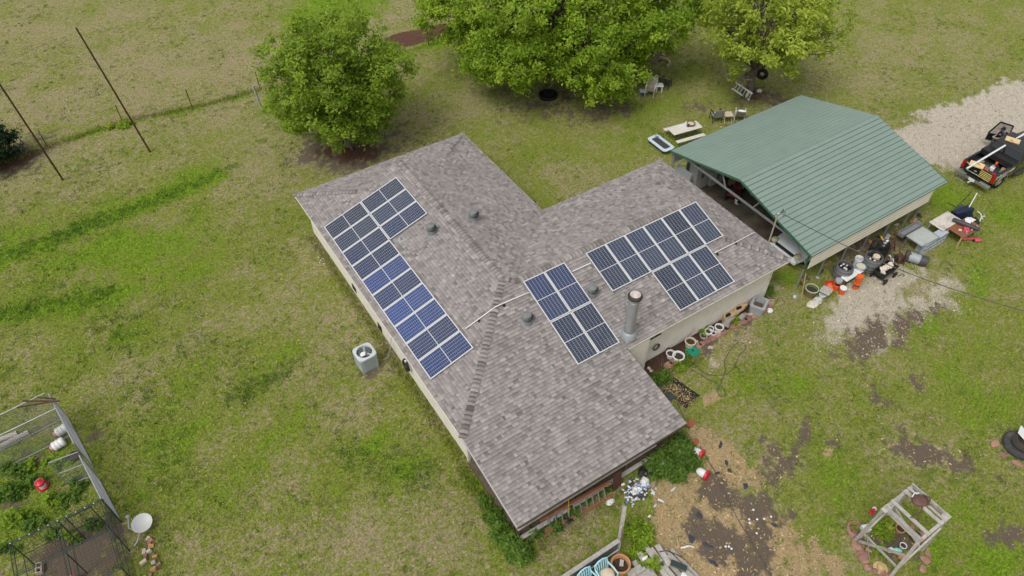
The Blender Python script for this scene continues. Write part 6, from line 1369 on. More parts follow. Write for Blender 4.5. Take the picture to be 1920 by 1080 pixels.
log('driftwood', 'small grey root with a white knot in front of the hollow logs', [G(1386, 600)+V(0, 0, .1), G(1391, 598)+V(0, 0, .22), G(1396, 594)+V(0, 0, .2)], [.13, .13, .08], dg, hollow=False)
# stone trough
c = G(1419, 581); T = thing('stone_trough', 'grey stone trough with open basin at the house corner', 'trough', c, R_(28)); st = mat('trough_grey', (.34, .35, .36, 1), .8, var=.15, bump=.3, dirt=(.18, .17, .15, 1))
o1 = rrect(.42, .36, .12); o2 = [(x*.72, y*.66) for x, y in rrect(.42, .36, .16)]; o3 = [(x*.9, y*.88) for x, y in o1]; n_ = len(o1)
b = MB(); b.add([(x, y, 0) for x, y in o3]+[(x, y, .52) for x, y in o1]+[(x, y, .54) for x, y in o2]+[(x*.85, y*.85, .2) for x, y in o2], [f for i in range(n_) for f in ((i, (i+1) % n_, n_+(i+1) % n_, n_+i), (n_+i, n_+(i+1) % n_, 2*n_+(i+1) % n_, 2*n_+i), (2*n_+i, 2*n_+(i+1) % n_, 3*n_+(i+1) % n_, 3*n_+i))]+[tuple(range(3*n_, 4*n_))]); b.build('basin', st, T)
MB().blob((.05, .02, .22), (.26, .2, .06), 10, 6, .3).build('leaf_litter', M_['plank'], T)
def cinder(label, loc, rz, tilt=0):
    T = thing('cinder_block', label, 'cinder block', loc, rz, 'cinder blocks')
    b = MB()
    for y in (-.085, .085): b.box((0, y, .1), (.4, .03, .2))
    for x in (-.185, 0, .185): b.box((x, 0, .1), (.03, .138, .2))
    b.build('block', mat('cinder_tan', (.45, .38, .3, 1), .95, var=.15, bump=.4) if 'cinder_tan' not in bpy.data.materials else bpy.data.materials['cinder_tan'], T)
    MB().box((0, 0, .012), (.36, .14, .02)).build('block_bottom', M_['soil'], T); return T
cinder('cinder block beside the stone trough at the house corner', G(1441, 570), R_(-25))
cinder('cinder block inside the dark netting cage', G(77, 1068), R_(80))
solo('white_saucer', 'white plastic saucer on the grass by the cinder block', 'lid', MB().lathe([(0, 0), (.14, 0), (.15, .05), (.12, .08), (0, .085)], n=16), M_['whitep'], G(1443, 583), smooth=True)
for i, (px, py) in enumerate(((1330, 653), (1334, 653), (1217, 692), (1221, 697), (1408, 590), (1404, 592), (1306, 642))): solo('pale_rock', ('pale rock before the dark clay pots, left of a pair', 'pale rock before the dark clay pots, right of a pair', 'pale rock nearest the chimney chase', 'pale rock second from the chimney chase', 'pale rock nearest the stone trough', 'pale rock between trough and grey root', 'pale rock behind the green hose disc')[i], 'rock', MB().blob((0, 0, .05), (.09, .07, .07), 8, 6, .2, 0, i), M_['stone'], G(px, py), i, 'small pale rocks in the bed')
pl_ = G(1287, 648); b = MB().tube([pl_+V(0, .1, 0), pl_+V(.1, .1, .5), pl_+V(.3, .05, .95)], [.012, .01, .004], 5).tube([pl_+V(.1, .1, .5), pl_+V(.5, .1, .75)], [.008, .003], 5).tube([pl_+V(.06, .1, .35), pl_+V(-.2, .1, .6)], [.008, .003], 5)
tag(b.build('bare_sapling', M_['bark']), 'thin bare sapling against the front wall above the green disc', 'sapling')
for i, (px, py, r, n, lab) in enumerate(((1284, 676, .3, 400, 'green weeds between the white pots and the hose disc'), (1318, 622, .35, 500, 'leafy green plant behind the small white pots'), (1366, 594, .3, 500, 'green plant growing out of the tan driftwood'), (1374, 606, .3, 450, 'green plant between the driftwood and the round pavers'), (1240, 712, .45, 700, 'green ground plants by the black mat and roof corner'), (1282, 690, .35, 350, 'low weeds at the end of the black hose'), (1436, 552, .4, 500, 'grey green plant at the house corner by the cinder block'))):
    bush('bed_plant', lab, G(px, py), [(0, 0, .05, r), (.25, .1, .02, r*.7)], n, .075, (Lmb, Lm2)[i % 2], 60+i, 'plant', 'plants in the front bed')
# hoses on the grass
def gtube(px, r, z=.03, k=4):
    P = [G(*p, z) for p in px]; out = []
    for i in range(len(P)-1):
        p0, p1, p2, p3 = P[max(i-1, 0)], P[i], P[i+1], P[min(i+2, len(P)-1)]
        for j in range(k):
            t = j/k; out.append(.5*((2*p1)+(p2-p0)*t+(2*p0-5*p1+4*p2-p3)*t*t+(3*p1-p0-3*p2+p3)*t**3))
    return MB().tube(out+[P[-1]], r, 6)
tag(gtube([(1289, 682), (1306, 685), (1318, 698), (1340, 704), (1362, 701), (1377, 688), (1385, 668), (1397, 656), (1397, 646), (1383, 643), (1371, 654), (1359, 677), (1360, 697), (1352, 717), (1346, 733), (1352, 743), (1361, 740), (1358, 730), (1342, 718), (1318, 706), (1296, 692)], .015).build('garden_hose', M_['cord'], None, True), 'dark garden hose looped on the grass before the front wall', 'hose')
tag(gtube([(1241, 664), (1244, 685), (1252, 720), (1268, 752), (1284, 787), (1293, 805)], .014).build('drip_line', M_['cord'], None, True), 'thin black line running from the front wall past the roof corner', 'line')
tag(gtube([(1312, 836), (1338, 880), (1349, 904), (1361, 929), (1374, 955), (1386, 978), (1400, 1000), (1420, 1035), (1448, 1085)], .016).build('drip_line', M_['cord'], None, True), 'long black drip line crossing the straw bed', 'line')
# black mat with leaf litter
q4 = [G(1258, 704), G(1312, 742), G(1287, 766), G(1243, 735)]
b = MB(); b.add([p+V(0, 0, .012) for p in q4]+[p+V(0, 0, .03) for p in q4], [(3, 2, 1, 0), (4, 5, 6, 7), (0, 1, 5, 4), (1, 2, 6, 5), (2, 3, 7, 6), (3, 0, 4, 7)])
T = thing('rubber_mat', 'torn black rubber mat strewn with dry leaves beside the porch roof', 'mat', (0, 0, 0)); b.build('mat', mat('mat_black', gsc(.016), .85, var=.4, scale=4), T)
q = np.random.RandomState(77); n = 900; uu, vv = q.rand(n), np.clip(q.normal(.6, .25, n), 0, 1); P = np.array([[*(q4[0].lerp(q4[1], float(a))).lerp(q4[3].lerp(q4[2], float(a)), float(b_))][:2] for a, b_ in zip(uu, vv)])
o = tri_field('leaf_litter', P, q.uniform(.03, .06, n), q.uniform(.04, .1, n), 2, q, M_['strawb'], q.rand(n), False); o.location.z = .02; o.parent = T
solo('black_disc', 'round black disc at the corner of the black mat', 'lid', MB().lathe([(0, 0), (.2, 0), (.22, .03), (.15, .05), (0, .055)], n=20), M_['greyd'], G(1254, 744)+V(0, 0, .03), smooth=True)
for lab, px, py, s in (('red clay tile at the right roof corner of the porch', 1295, 795, .2), ('brown clay tile in the straw below the roof corner', 1302, 832, .2)): solo('clay_tile', lab, 'tile', MB().box((0, 0, .035), (s*1.9, s*1.2, .06), .3), mat('red_clay', (.36, .1, .06, 1), .85, var=.15) if s and 'red_clay' not in bpy.data.materials else bpy.data.materials['red_clay'], G(px, py), 0, 'clay tiles', bevel=.02)
# ------------------------------------------------------------ porch front: ladder, heap, bushes, waterers
p0, p1 = V(-3.6, -8.6, .02), V(-.75, -8.78, .02); up_ = V(.02, .3, .6)
orr = mat('ladder_orange', (.3, .125, .07, 1), .7, var=.2, dirt=(.25, .2, .15, 1)); T = thing('extension_ladder', 'long rusty orange ladder on edge leaning along the porch front', 'ladder', p0); e = p1-p0
MB().bar((0, 0, .03), e+V(0, 0, .03), .05, .1, up_).build('rail', orr, T); MB().bar(up_+V(-.15, 0, 0), up_+e+V(.1, 0, 0), .06, .15, V(0, -.6, .3)).build('rail', orr, T)
for i in range(10): a = e*(.07+.095*i); MB().bar(a, a+up_, .05, .035, e).build('rung', M_['galv'], T)
MB().bar(V(-.25, .03, .02), e+V(.1, .05, .02), .1, .03).build('back_rail', orr, T)
for i in (1, 2, 4): a = e*(.07+.095*i); MB().bar(a, a-V(.22, .02, -.02), .025, .02).build('rung_brace', M_['wood'], T)
solo('yellow_stick', 'yellow broom handle leaning upright on the orange ladder', 'stick', MB().cyl(G(1067, 970, .05), G(1066, 936, 1.0), .018, n=8), mat('yellow_wood', (.62, .38, .06, 1), .5))
solo('black_rag', 'small black rag at the foot of the yellow stick', 'rag', MB().blob((0, 0, .05), (.16, .12, .06), 9, 6, .3, 0, 3), M_['black'], G(1067, 977))
solo('brown_board', 'dark red brown board standing at the porch by the can heap', 'board', MB().box((0, 0, .5), (.42, .04, 1.0), rot=rot3(-.12, 0, .1)), mat('redbrown', (.1, .04, .03, 1), .7, var=.3), V(-.32, -8.55, 0))
# heap of cans
can = MB().lathe([(0, 0), (.03, 0), (.034, .01), (.034, .11), (.028, .122), (0, .12)], n=9); cms = [can.mesh('can', m, True) for m in (M_['alu'], M_['white'], mat('can_blue', (.12, .2, .5, 1), .3, .4, var=.1), M_['galv'])]
q = random.Random(44); hc = V(.2, -9.15, 0)
for i in range(170):
    rr = abs(q.gauss(0, .34)); a = q.uniform(0, 6.28); x, y = hc.x+rr*math.cos(a)*1.1, hc.y+rr*math.sin(a)*.8; z = max(.03, .32-.55*rr+q.uniform(-.06, .03))
    o = bpy.data.objects.new('can', cms[(0, 1, 0, 3, 1, 0, 2)[i % 7]]); COL.objects.link(o); o.location = (x, y, z); o.rotation_euler = (q.uniform(.9, 2.2), q.uniform(-.4, .4), q.uniform(0, 6.28)); s = q.uniform(1.05, 1.45); o.scale = (s, s, s*q.uniform(.6, 1)); tag(o, 'empty drink can in the silver heap at the porch front', 'can', 'cans in the heap')
solo('heap_core', 'dark rubbish showing through the heap of cans', 'rubbish', MB().blob((0, 0, .06), (.45, .35, .2), 12, 8, .25, 0, 5), M_['greyd'], hc)
solo('white_sack', 'white paper sack slumped at the right of the can heap', 'sack', MB().hexa([V(-.25, -.15, 0), V(.22, -.2, 0), V(.2, .2, 0), V(-.2, .2, 0)], [V(-.16, -.05, .34), V(.1, -.1, .28), V(.12, .14, .3), V(-.12, .14, .36)]), M_['white'], V(.72, -9.02, 0), .5, bevel=.04)
solo('rubbish_bag', 'black plastic rubbish bag between the white sack and the bushes', 'bag', MB().blob((0, 0, .18), (.42, .26, .24), 12, 8, .2, 0, 8), M_['black'], V(1.05, -8.75, 0))
T = thing('open_sack', 'white sack with black bag spilling out in front of the bush', 'sack', V(1.72, -9.0, 0), .2); MB().blob((0, .12, .3), (.3, .22, .26), 10, 8, .15, 0, 3).build('sack', M_['white'], T); MB().blob((0, -.16, .2), (.2, .16, .24), 10, 8, .18, 0, 6).build('bag_inside', M_['black'], T)
solo('tan_bag', 'small tan paper bag lying by the white sack', 'bag', MB().blob((0, 0, .07), (.24, .13, .1), 9, 6, .2, 0, 4), box_m, V(.98, -9.22, 0), .5)
solo('white_rag', 'white rag in the grass left of the can heap', 'rag', MB().blob((0, 0, .04), (.2, .12, .06), 9, 6, .3, 0, 2), M_['whitep'], G(1144, 941)); solo('pink_tin', 'pink tin can lying alone in front of the silver heap', 'can', MB().cyl((0, -.1, .05), (0, .1, .05), .05, n=10), mat('pink_tin', (.6, .35, .38, 1), .4), G(1187, 937), .4)
for i, (px, py, lab) in enumerate(((1233, 937, 'clear plastic bottle lying in the grass below the bush'), (1258, 922, 'white bottle in the grass at the straw edge'), (1227, 929, 'small pale scrap beside the clear bottle'))): solo('bottle', lab, 'bottle', MB().lathe([(0, 0), (.05, 0), (.05, .17), (.02, .23), (.02, .26), (0, .26)], (0, 0, .05), 10, M=AX), mat('bottle_pale', (.62, .65, .62, 1), .25) if i == 0 else bpy.data.materials['bottle_pale'], G(px, py), 1.2*i+.5, smooth=True)
for i, (px, py, lab) in enumerate(((1308, 853, 'white poultry waterer with red base nearer the roof corner'), (1317, 892, 'white poultry waterer with red base lower in the straw'))):
    c = G(px, py); T = thing('poultry_waterer', lab, 'waterer', c+V(0, 0, .17), 0, 'poultry waterers'); d = V(.25, -.95, .12).normalized(); Mx = (-d).to_track_quat('Z', 'Y').to_matrix()
    MB().lathe([(.16, -.12), (.165, .05), (.15, .18), (.1, .26), (.03, .28), (0, .28)], n=20, M=Mx).build('tank', M_['whitep'], T, True); MB().lathe([(.2, -.2), (.22, -.16), (.22, -.1), (.16, -.1), (.15, -.13), (0, -.13)], n=20, M=Mx).build('base', M_['red'], T, True); MB().lathe([(0, -.2), (.2, -.2)], n=20, M=Mx).build('base_plate', M_['red'], T)
bush('porch_bush', 'dark green leafy bush at the right end of the porch front', V(2.4, -8.95, 0), [(0, 0, .25, .62), (-.75, .1, .3, .5), (-.35, -.35, .05, .45), (.35, .35, .3, .5), (-1.2, .2, .1, .4), (.3, -.3, .05, .4)], 6500, .1, leaf_mat('porch_leaves', (.07, .15, .02, 1), (.22, .36, .06, 1)), 71)
bush('corner_bush', 'bright green bush spilling round the left corner of the porch', V(-4.95, -8.4, 0), [(0, 0, .2, .42), (-.1, .6, .15, .38), (.1, -.4, .15, .4), (-.05, 1.3, .05, .36), (.15, 2.0, .0, .3)], 3600, .1, Lmb, 72)
bush('porch_weeds', 'green weeds under the ladder along the porch front', V(-3.2, -8.45, 0), [(0, 0, .0, .35), (.8, 0, .0, .35), (1.6, .1, 0, .25), (2.4, .05, .0, .28), (-.8, 0, 0, .3)], 1700, .09, leaf_mat('weed_leaves', (.06, .13, .02, 1), (.18, .31, .05, 1)), 73)
# ------------------------------------------------------------ deck corner at the bottom edge
fx0, fy = -1.85, -10.58
T = thing('screen_fence', 'low grey fence of dark boards with a weathered top rail at the bottom edge', 'fence', (fx0, fy, 0))
MB().bar((-3.6, 0, 1.0), (-.05, 0, 1.0), .15, .045).build('top_rail', M_['wood'], T)
for i in range(18): MB().box((-.2-i*.19, -.03, .49), (.18, .025, .95)).build('board', mat('fence_blue_grey', (.09, .1, .115, 1), .7, var=.2, obj_rand=.3) if i == 0 else bpy.data.materials['fence_blue_grey'], T)
MB().bar((-3.6, -.06, .3), (-.05, -.06, .3), .05, .08).build('lower_rail', M_['wood'], T)
pt = G(1171, 951, 2.0)-V(fx0, fy, 0); MB().bar((0, 0, 0), pt, .14, .14).build('corner_post', M_['wood'], T); MB().bar((.02, -.03, .9), V(.02, -.06, 0)+pt*.6, .05, .1).build('post_splint', M_['plank'], T)
def plastic_chair(label, loc, rz, cushion):
    T = thing('plastic_chair', label, 'chair', loc, rz, 'pale blue chairs by the screen fence'); m = M_['bluep']
    MB().box((0, 0, .42), (.5, .48, .04)).build('seat', m, T, bevel=.02)
    for i in range(5): MB().bar((-.18+.09*i, .23, .44), (-.2+.1*i, .36, .9), .05, .02, (0, 1, 0)).build('back_slat', m, T)
    MB().tube([(-.27, .22, .44), (-.27, .35, .88), (-.1, .38, .95), (.1, .38, .95), (.27, .35, .88), (.27, .22, .44)], .028, 8).build('back_frame', m, T, True)
    for s in (-1, 1):
        MB().tube([(s*.27, .27, .68), (s*.31, 0, .67), (s*.3, -.25, .64), (s*.27, -.26, .42)], .028, 8).build('armrest', m, T, True)
        for y in (-.24, .24): MB().bar((s*.27, y*1.1, 0), (s*.24, y, .42), .05, .04, (0, 1, 0)).build('leg', m, T)
    if cushion: solo('cushion', cushion, 'cushion', MB().blob((0, -.03, .53), (.27, .25, .1), 14, 8, .05, 0, 3), M_['cushion'], loc, rz, 'cushions on the pale blue chairs', True)
    return T
c = G(1136, 1078, .42); plastic_chair('pale blue slatted plastic chair nearest the terracotta pot', (c.x, c.y-.02, 0), .05, 'cream cushion on the chair nearest the terracotta pot')
c = G(1105, 1096, .42); plastic_chair('pale blue slatted plastic chair at the very bottom edge', (c.x, c.y, 0), .05, 'cream cushion on the chair at the very bottom edge')
c = G(1161, 1068); T = pot('terracotta_pot', 'large terracotta pot with a grey stone inside by the pale chairs', 'pot', c, .34, .52, M_['terra'], fill=.62, taper=.78, rimm=M_['terra'])
solo('grey_brick', 'grey stone block lying inside the large terracotta pot', 'stone', MB().box((0, 0, .04), (.24, .14, .08), .8), M_['concrete'], c+V(.08, .03, .36), bevel=.015)
for i, (px, py, L) in enumerate(((1163, 1030, .7), (1170, 1045, .5), (1180, 1060, .4))):
    pass
# weathered deck planks
T = thing('plank_stack', 'loose stack of weathered grey planks at the bottom edge', 'planks', (0, 0, 0)); q = random.Random(6)
PK = [((1198, 1035), (1238, 1100), .24, .2), ((1211, 1025), (1262, 1100), .2, .28), ((1220, 1028), (1276, 1100), .18, .24), ((1232, 1022), (1256, 1060), .22, .38), ((1240, 1038), (1292, 1098), .18, .3), ((1246, 1030), (1310, 1100), .17, .2), ((1254, 1040), (1300, 1085), .2, .36), ((1188, 1052), (1226, 1110), .2, .14), ((1258, 1030), (1318, 1092), .15, .12), ((1180, 1072), (1204, 1110), .26, .3)]
for (a, b_, wd, z) in PK: MB().bar(G(*a, z), G(*b_, z), wd*.9, .05).build('plank', M_['wood'], T)
for i, (px, py) in enumerate(((1190, 1062), (1198, 1066), (1206, 1070), (1214, 1075))): MB().bar(G(px-12, py+14, .34), G(px+12, py-1, .34), .15, .03).build('plank', M_['wood'], T)
solo('dark_pan', 'dark oblong pan lying on the stacked planks', 'pan', MB().hexa([V(-.26, -.1, 0), V(.26, -.1, 0), V(.26, .1, 0), V(-.26, .1, 0)], [V(-.3, -.13, .08), V(.3, -.13, .08), V(.3, .13, .08), V(-.3, .13, .08)]), mat('dark_green_pan', (.035, .05, .045, 1), .4), G(1272, 1062, .45), -1.0, bevel=.03)
solo('metal_hoop', 'thin bent metal hoop lying on the stacked planks', 'hoop', MB().tube([(-.5, 0, .02), (-.3, .14, .04), (.1, .16, .03), (.4, .1, .02)], .02, 6), M_['rustp'], G(1262, 1046, .46), -1.0)
solo('white_board', 'short white painted board among the grey planks', 'board', MB().box((0, 0, .03), (.5, .2, .05)), M_['white'], G(1290, 1084, .32), -1.0)
solo('white_scrap', 'white scrap wedged between the grey planks', 'scrap', MB().blob((0, 0, .04), (.12, .06, .05), 8, 5, .2), M_['whitep'], G(1209, 1047, .34))
bush('plank_weed', 'bright green weed growing up between the grey planks', G(1222, 1062), [(0, 0, .35, .2), (.1, -.25, .3, .16)], 450, .08, Lm2, 81)
bush('post_weeds', 'bright green weeds right of the grey corner post', G(1198, 1012), [(0, 0, .1, .42), (-.35, -.35, .05, .34), (.35, .25, .0, .36), (-.5, -.75, .05, .3), (-.1, .5, .0, .25)], 2600, .085, Lm2, 82)
bush('pot_weeds', 'green weeds at the bottom edge beside the terracotta pot', G(1176, 1078), [(0, 0, .05, .3), (-.3, -.1, .0, .22)], 700, .08, Lm2, 83)
solo('fallen_stick', 'pale stick lying in the grass right of the corner post', 'stick', MB().tube([G(1243, 952, .03), G(1241, 966, .03), G(1240, 983, .03)], .03, 6), M_['woodt'])
# scraps of black fabric in the straw
for i, (px, py, a, b_, lab) in enumerate(((1296, 1011, .3, .18, 'square grey black fabric scrap in the straw left of the bare soil'), (1311, 966, .22, .16, 'black fabric scrap on the bare soil patch in the straw'), (1398, 912, .2, .14, 'blue black fabric scrap at the edge of the straw near the drip line'), (1368, 882, .16, .12, 'small black fabric scrap in the straw below the waterers'), (1344, 888, .16, .12, 'black fabric scrap beside the drip line by the waterers'), (1362, 868, .2, .1, 'strip of black fabric in the straw above the waterers'), (1351, 835, .3, .1, 'long black fabric strip at the grass edge near the roof corner'), (1328, 1023, .34, .12, 'grey fabric strip along the lower bare soil patch'), (1338, 1056, .3, .12, 'black fabric strip at the bottom of the straw bed'), (1452, 985, .2, .1, 'black fabric scrap right of the drip line'))):
    q = random.Random(i+200); n_ = 12; pts = [(a*math.cos(t)*q.uniform(.4, .95), b_*math.sin(t)*q.uniform(.4, .95)) for t in [k*2*math.pi/n_ for k in range(n_)]]
    b = MB(); b.add([(x, y, .015+q.uniform(0, .02)) for x, y in pts]+[(0, 0, .05)], [(k, (k+1) % n_, n_) for k in range(n_)]); solo('fabric_scrap', lab, 'fabric', b, mat('weed_fabric', (.045, .05, .058, 1), .7, var=.3) if i == 0 else bpy.data.materials['weed_fabric'], G(px, py), q.uniform(0, 3), 'scraps of black weed fabric')
solo('pruner', 'small red and white hand tool dropped in the straw', 'tool', MB().bar((-.2, 0, .03), (.12, .03, .03), .06, .05).bar((.12, .03, .03), (.3, -.05, .03), .03, .03), M_['whitep'], G(1286, 1027), -.4)
for i, (px, py) in enumerate(((1404, 975), (1419, 975), (1405, 982), (1432, 974), (1418, 1001), (1360, 1026), (1366, 1026), (1371, 1030), (1412, 957), (1445, 970))): solo('white_flower', 'tiny white flower among the straw and soil', 'flower', MB().lathe([(0, .05), (.045, .06), (.03, .075), (0, .08)], n=8).cyl((0, 0, 0), (0, 0, .05), .006, n=5), M_['whitep'], G(px, py), 0, 'tiny white flowers in the straw')
# ------------------------------------------------------------ wooden tower with saddle
X0t, X1t, Y0t, Y1t, Ht = 5.78, 7.28, -16.42, -15.05, 2.55
T = thing('timber_tower', 'open weathered timber tower frame with slatted top and braces', 'tower', (0, 0, 0)); w_ = M_['wood']
cs = [(X0t, Y0t), (X1t, Y0t), (X1t, Y1t), (X0t, Y1t)]
for (x, y) in cs: MB().bar((x-.0+(.1 if x < 6.5 else -.1)*-1.2, y+(.08 if y < -16 else -.08)*-1.2, 0), (x, y, Ht-.06), .1, .1, (0, 1, 0)).build('leg', w_, T)
for i in range(4):
    p, q_ = cs[i], cs[(i+1) % 4]; MB().bar((*p, Ht), (*q_, Ht), .1, .1).build('top_rail', w_, T)
for x in (X0t+.03, X0t+.4, X1t-.42, X1t-.22, X1t+.02): MB().bar((x, Y0t-.06, Ht+.08), (x, Y1t+.06, Ht+.08), .13 if x < X1t-.3 else .08, .04).build('top_slat', w_, T)
MB().bar((X0t-.05, Y0t-.05, .6), (X0t-.05, Y1t, .65), .05, .09).build('cross_rail', w_, T); MB().bar((X0t, Y0t-.06, .15), (X1t, Y0t-.06, 1.9), .06, .09).build('brace', w_, T)
MB().bar((X0t-.06, Y1t, .1), (X0t-.06, Y0t, 1.5), .06, .09).build('brace', w_, T); MB().bar((X1t+.02, Y0t, .2), (X1t+.02, Y1t, .9), .05, .09).build('cross_rail', w_, T); MB().bar((X0t, Y1t+.05, .2), (X1t, Y1t+.05, 1.7), .06, .09).build('brace', w_, T); MB().bar((X0t, Y1t+.04, 2.0), (X1t, Y1t+.04, .7), .06, .09).build('brace', w_, T)
MB().box((X0t, Y1t-.05, Ht+.06), (.34, .2, .05)).build('corner_block', w_, T); MB().box((X1t-.1, Y0t+.06, Ht+.1), (.3, .24, .06)).build('corner_block', w_, T)
sd_ = mat('saddle_leather', (.14, .075, .055, 1), .55, var=.2); T = thing('saddle', 'old brown leather saddle lying on the timber tower top', 'saddle', (6.86, -15.55, Ht+.1), -.5)
MB().blob((0, 0, .12), (.3, .22, .1), 14, 8, .06, 0, 2).build('seat', sd_, T, True); MB().tube([(-.26, -.1, .16), (-.3, 0, .28), (-.26, .1, .16)], .03, 8).build('pommel', sd_, T, True); MB().tube([(.2, -.2, .14), (.3, 0, .26), (.2, .2, .14)], .035, 8).build('cantle', M_['plank'], T, True)
for s in (-1, 1): MB().tube([(0, s*.18, .1), (-.05, s*.32, .02), (-.15, s*.36, -.2)], .03, 6).build('strap', sd_, T); 
MB().tube([(-.25, .12, .2), (-.1, .26, .18), (.05, .24, .2)], .022, 6).build('piping', M_['white'], T, True)
solo('leather_strap', 'dark brown strap trailing over the tower slats below the saddle', 'strap', MB().tube([(0, 0, .02), (-.25, -.05, .04), (-.45, -.02, .02), (-.2, -.25, .02), (-.1, -.45, .0)], .02, 6), sd_, (6.6, -15.72, Ht+.1))
# bed at the tower's foot
T = thing('rock_ring', 'ring of reddish stones round the bed under the timber tower', 'stones', (0, 0, 0)); q = random.Random(61)
for i in range(15):
    a = (2.2+i*.2) if i < 9 else (4.9+(i-9)*.28); MB().blob((6.6+q.uniform(1.2, 1.4)*math.cos(a), -15.8+q.uniform(1.1, 1.25)*math.sin(a), .02), (q.uniform(.1, .26), q.uniform(.08, .16), .07), 9, 6, .2, 0, i, rot3(0, 0, q.uniform(0, 3))).build('stone', M_['paver'], T)
tw = [('round clay pot with soil under the tower, left of centre', (1685, 995), .17, .2, 'terra'), ('brown clay pot under the near right tower corner', (1712, 1008), .19, .24, 'plank'), ('small white pot by the near leg of the tower', (1691, 1026), .12, .16, 'whitep')]
for lab, q_, r, h, m in tw: pot('flower_pot', lab, 'flower pot', G(*q_), r, h, M_[m], 'pots under the tower', fill=.8)
b = MB()
for i in range(6): b.torus((0, .01*i, .03+.025*i), .3-.02*(i % 3), .018, 22, 6)
solo('hose_coil', 'pink garden hose coil on the ground left of the tower', 'hose', b, mat('pink_hose', (.38, .2, .17, 1), .6, var=.1), G(1604, 996), smooth=True)
solo('white_box', 'white plastic box beside the pink hose coil', 'box', MB().box((0, 0, .12), (.3, .24, .24), .2), M_['white'], G(1621, 994), -.6, bevel=.015)
solo('red_lantern', 'small red and white lantern in the grass behind the tower', 'lantern', MB().lathe([(0, 0), (.09, 0), (.09, .06), (.05, .08), (.05, .18), (.08, .2), (.06, .26), (0, .27)], n=14).torus((0, 0, .3), .05, .008, 12, 5, AX), M_['red'], G(1634, 962), smooth=True)
solo('white_globe', 'white round lamp globe next to the red lantern', 'globe', MB().blob((0, 0, .08), .09, 12, 8, .0), M_['whitep'], G(1638, 956), smooth=True)
solo('mint_ornament', 'mint green glass ornament under the tower', 'ornament', MB().blob((0, 0, .08), (.17, .1, .09), 12, 8, .05), mat('mint', (.3, .68, .58, 1), .3), G(1681, 1034), -.8, smooth=True)
solo('white_ornament', 'white patterned ornament left of the mint green one', 'ornament', MB().blob((0, 0, .07), (.13, .1, .08), 10, 7, .15), M_['whitep'], G(1669, 1033), smooth=True)
solo('clay_ball', 'orange clay pot on its side below the mint ornament', 'pot', MB().lathe([(0, 0), (.1, 0), (.15, .2), (.13, .2), (.09, .03), (0, .03)], (0, 0, .13), 16, M=AX), M_['terra'], G(1681, 1045), .8, smooth=True)
solo('straw_hat', 'tan straw hat shaped dish in the grass below the tower', 'hat', MB().lathe([(.24, .02), (.25, .04), (.14, .06), (.12, .15), (.06, .18), (0, .18)], n=22), M_['straw'], G(1650, 1066), smooth=True)
solo('grey_stone', 'grey purple stone at the lower left of the tower bed', 'stone', MB().blob((0, 0, .06), (.26, .2, .1), 9, 6, .15, 0, 7), M_['paver'], G(1618, 1044)); solo('orange_cone', 'orange clay shard beside the grey purple stone', 'shard', MB().lathe([(.09, 0), (.03, .22), (0, .22)], (0, 0, .06), 10, M=AX), M_['terra'], G(1622, 1030), .4)
solo('metal_rod', 'thin pale metal rod leaning by the left leg of the tower', 'rod', MB().cyl(G(1630, 1050), G(1626, 1003, .9), .018, n=8), M_['galv'])
for i, (px, py, r, lab) in enumerate(((1644, 1000, .3, 'bright green plant under the left side of the tower'), (1662, 1008, .25, 'dark leafy plant in the middle of the tower bed'), (1668, 985, .3, 'brown green plant at the back of the tower bed'), (1650, 1038, .25, 'grassy plant at the near side of the tower bed'))): bush('bed_plant', lab, G(px, py), [(0, 0, .05, r), (.2, .1, 0, r*.7)], 500, .07, (Lm2, Lm1, Lm3, Lm1)[i], 90+i, 'plant', 'plants under the tower')
# ------------------------------------------------------------ planter with coiled pipe at the right edge
c = G(1912, 838); T = thing('tyre_planter', 'round black planter with coiled grey pipe at the right edge', 'planter', c)
MB().torus((0, 0, .1), .52, .16, 30, 10).build('tyre', mat('old_rubber', gsc(.05), .9, var=.4, scale=3, dirt=(.2, .16, .12, 1), damt=.5), T, True); MB().lathe([(.5, .12), (0, .14)], n=20).build('soil', M_['soil'], T)
for i in range(4): MB().torus((.05, .0, .3+.04*i), .42-.04*i, .014, 28, 6).build('pipe_coil', M_['cord'], T, True)
solo('white_sign', 'white metal plate propped on the black planter at the right edge', 'sign', MB().box((0, 0, 0), (.5, .36, .03), rot=rot3(.5, .1, 0)), M_['white'], G(1916, 812, .5)+V(.05, 0, 0), .3, bevel=.01)
for i in range(4): q = random.Random(i+300); solo('edging_stone', ('flat stone at the foot of the black planter, topmost', 'flat stone at the black planter, second from the top', 'flat stone at the black planter, second from the bottom', 'flat stone at the foot of the black planter, lowest')[i], 'stone', MB().blob((0, 0, .03), (.14+.1*q.random(), .12, .05), 8, 5, .25, 0, i), M_['paver'], c+V(.92*math.cos(2.4+i*.6+.2*q.random()), .92*math.sin(2.4+i*.6), 0), i, 'stones round the black planter')
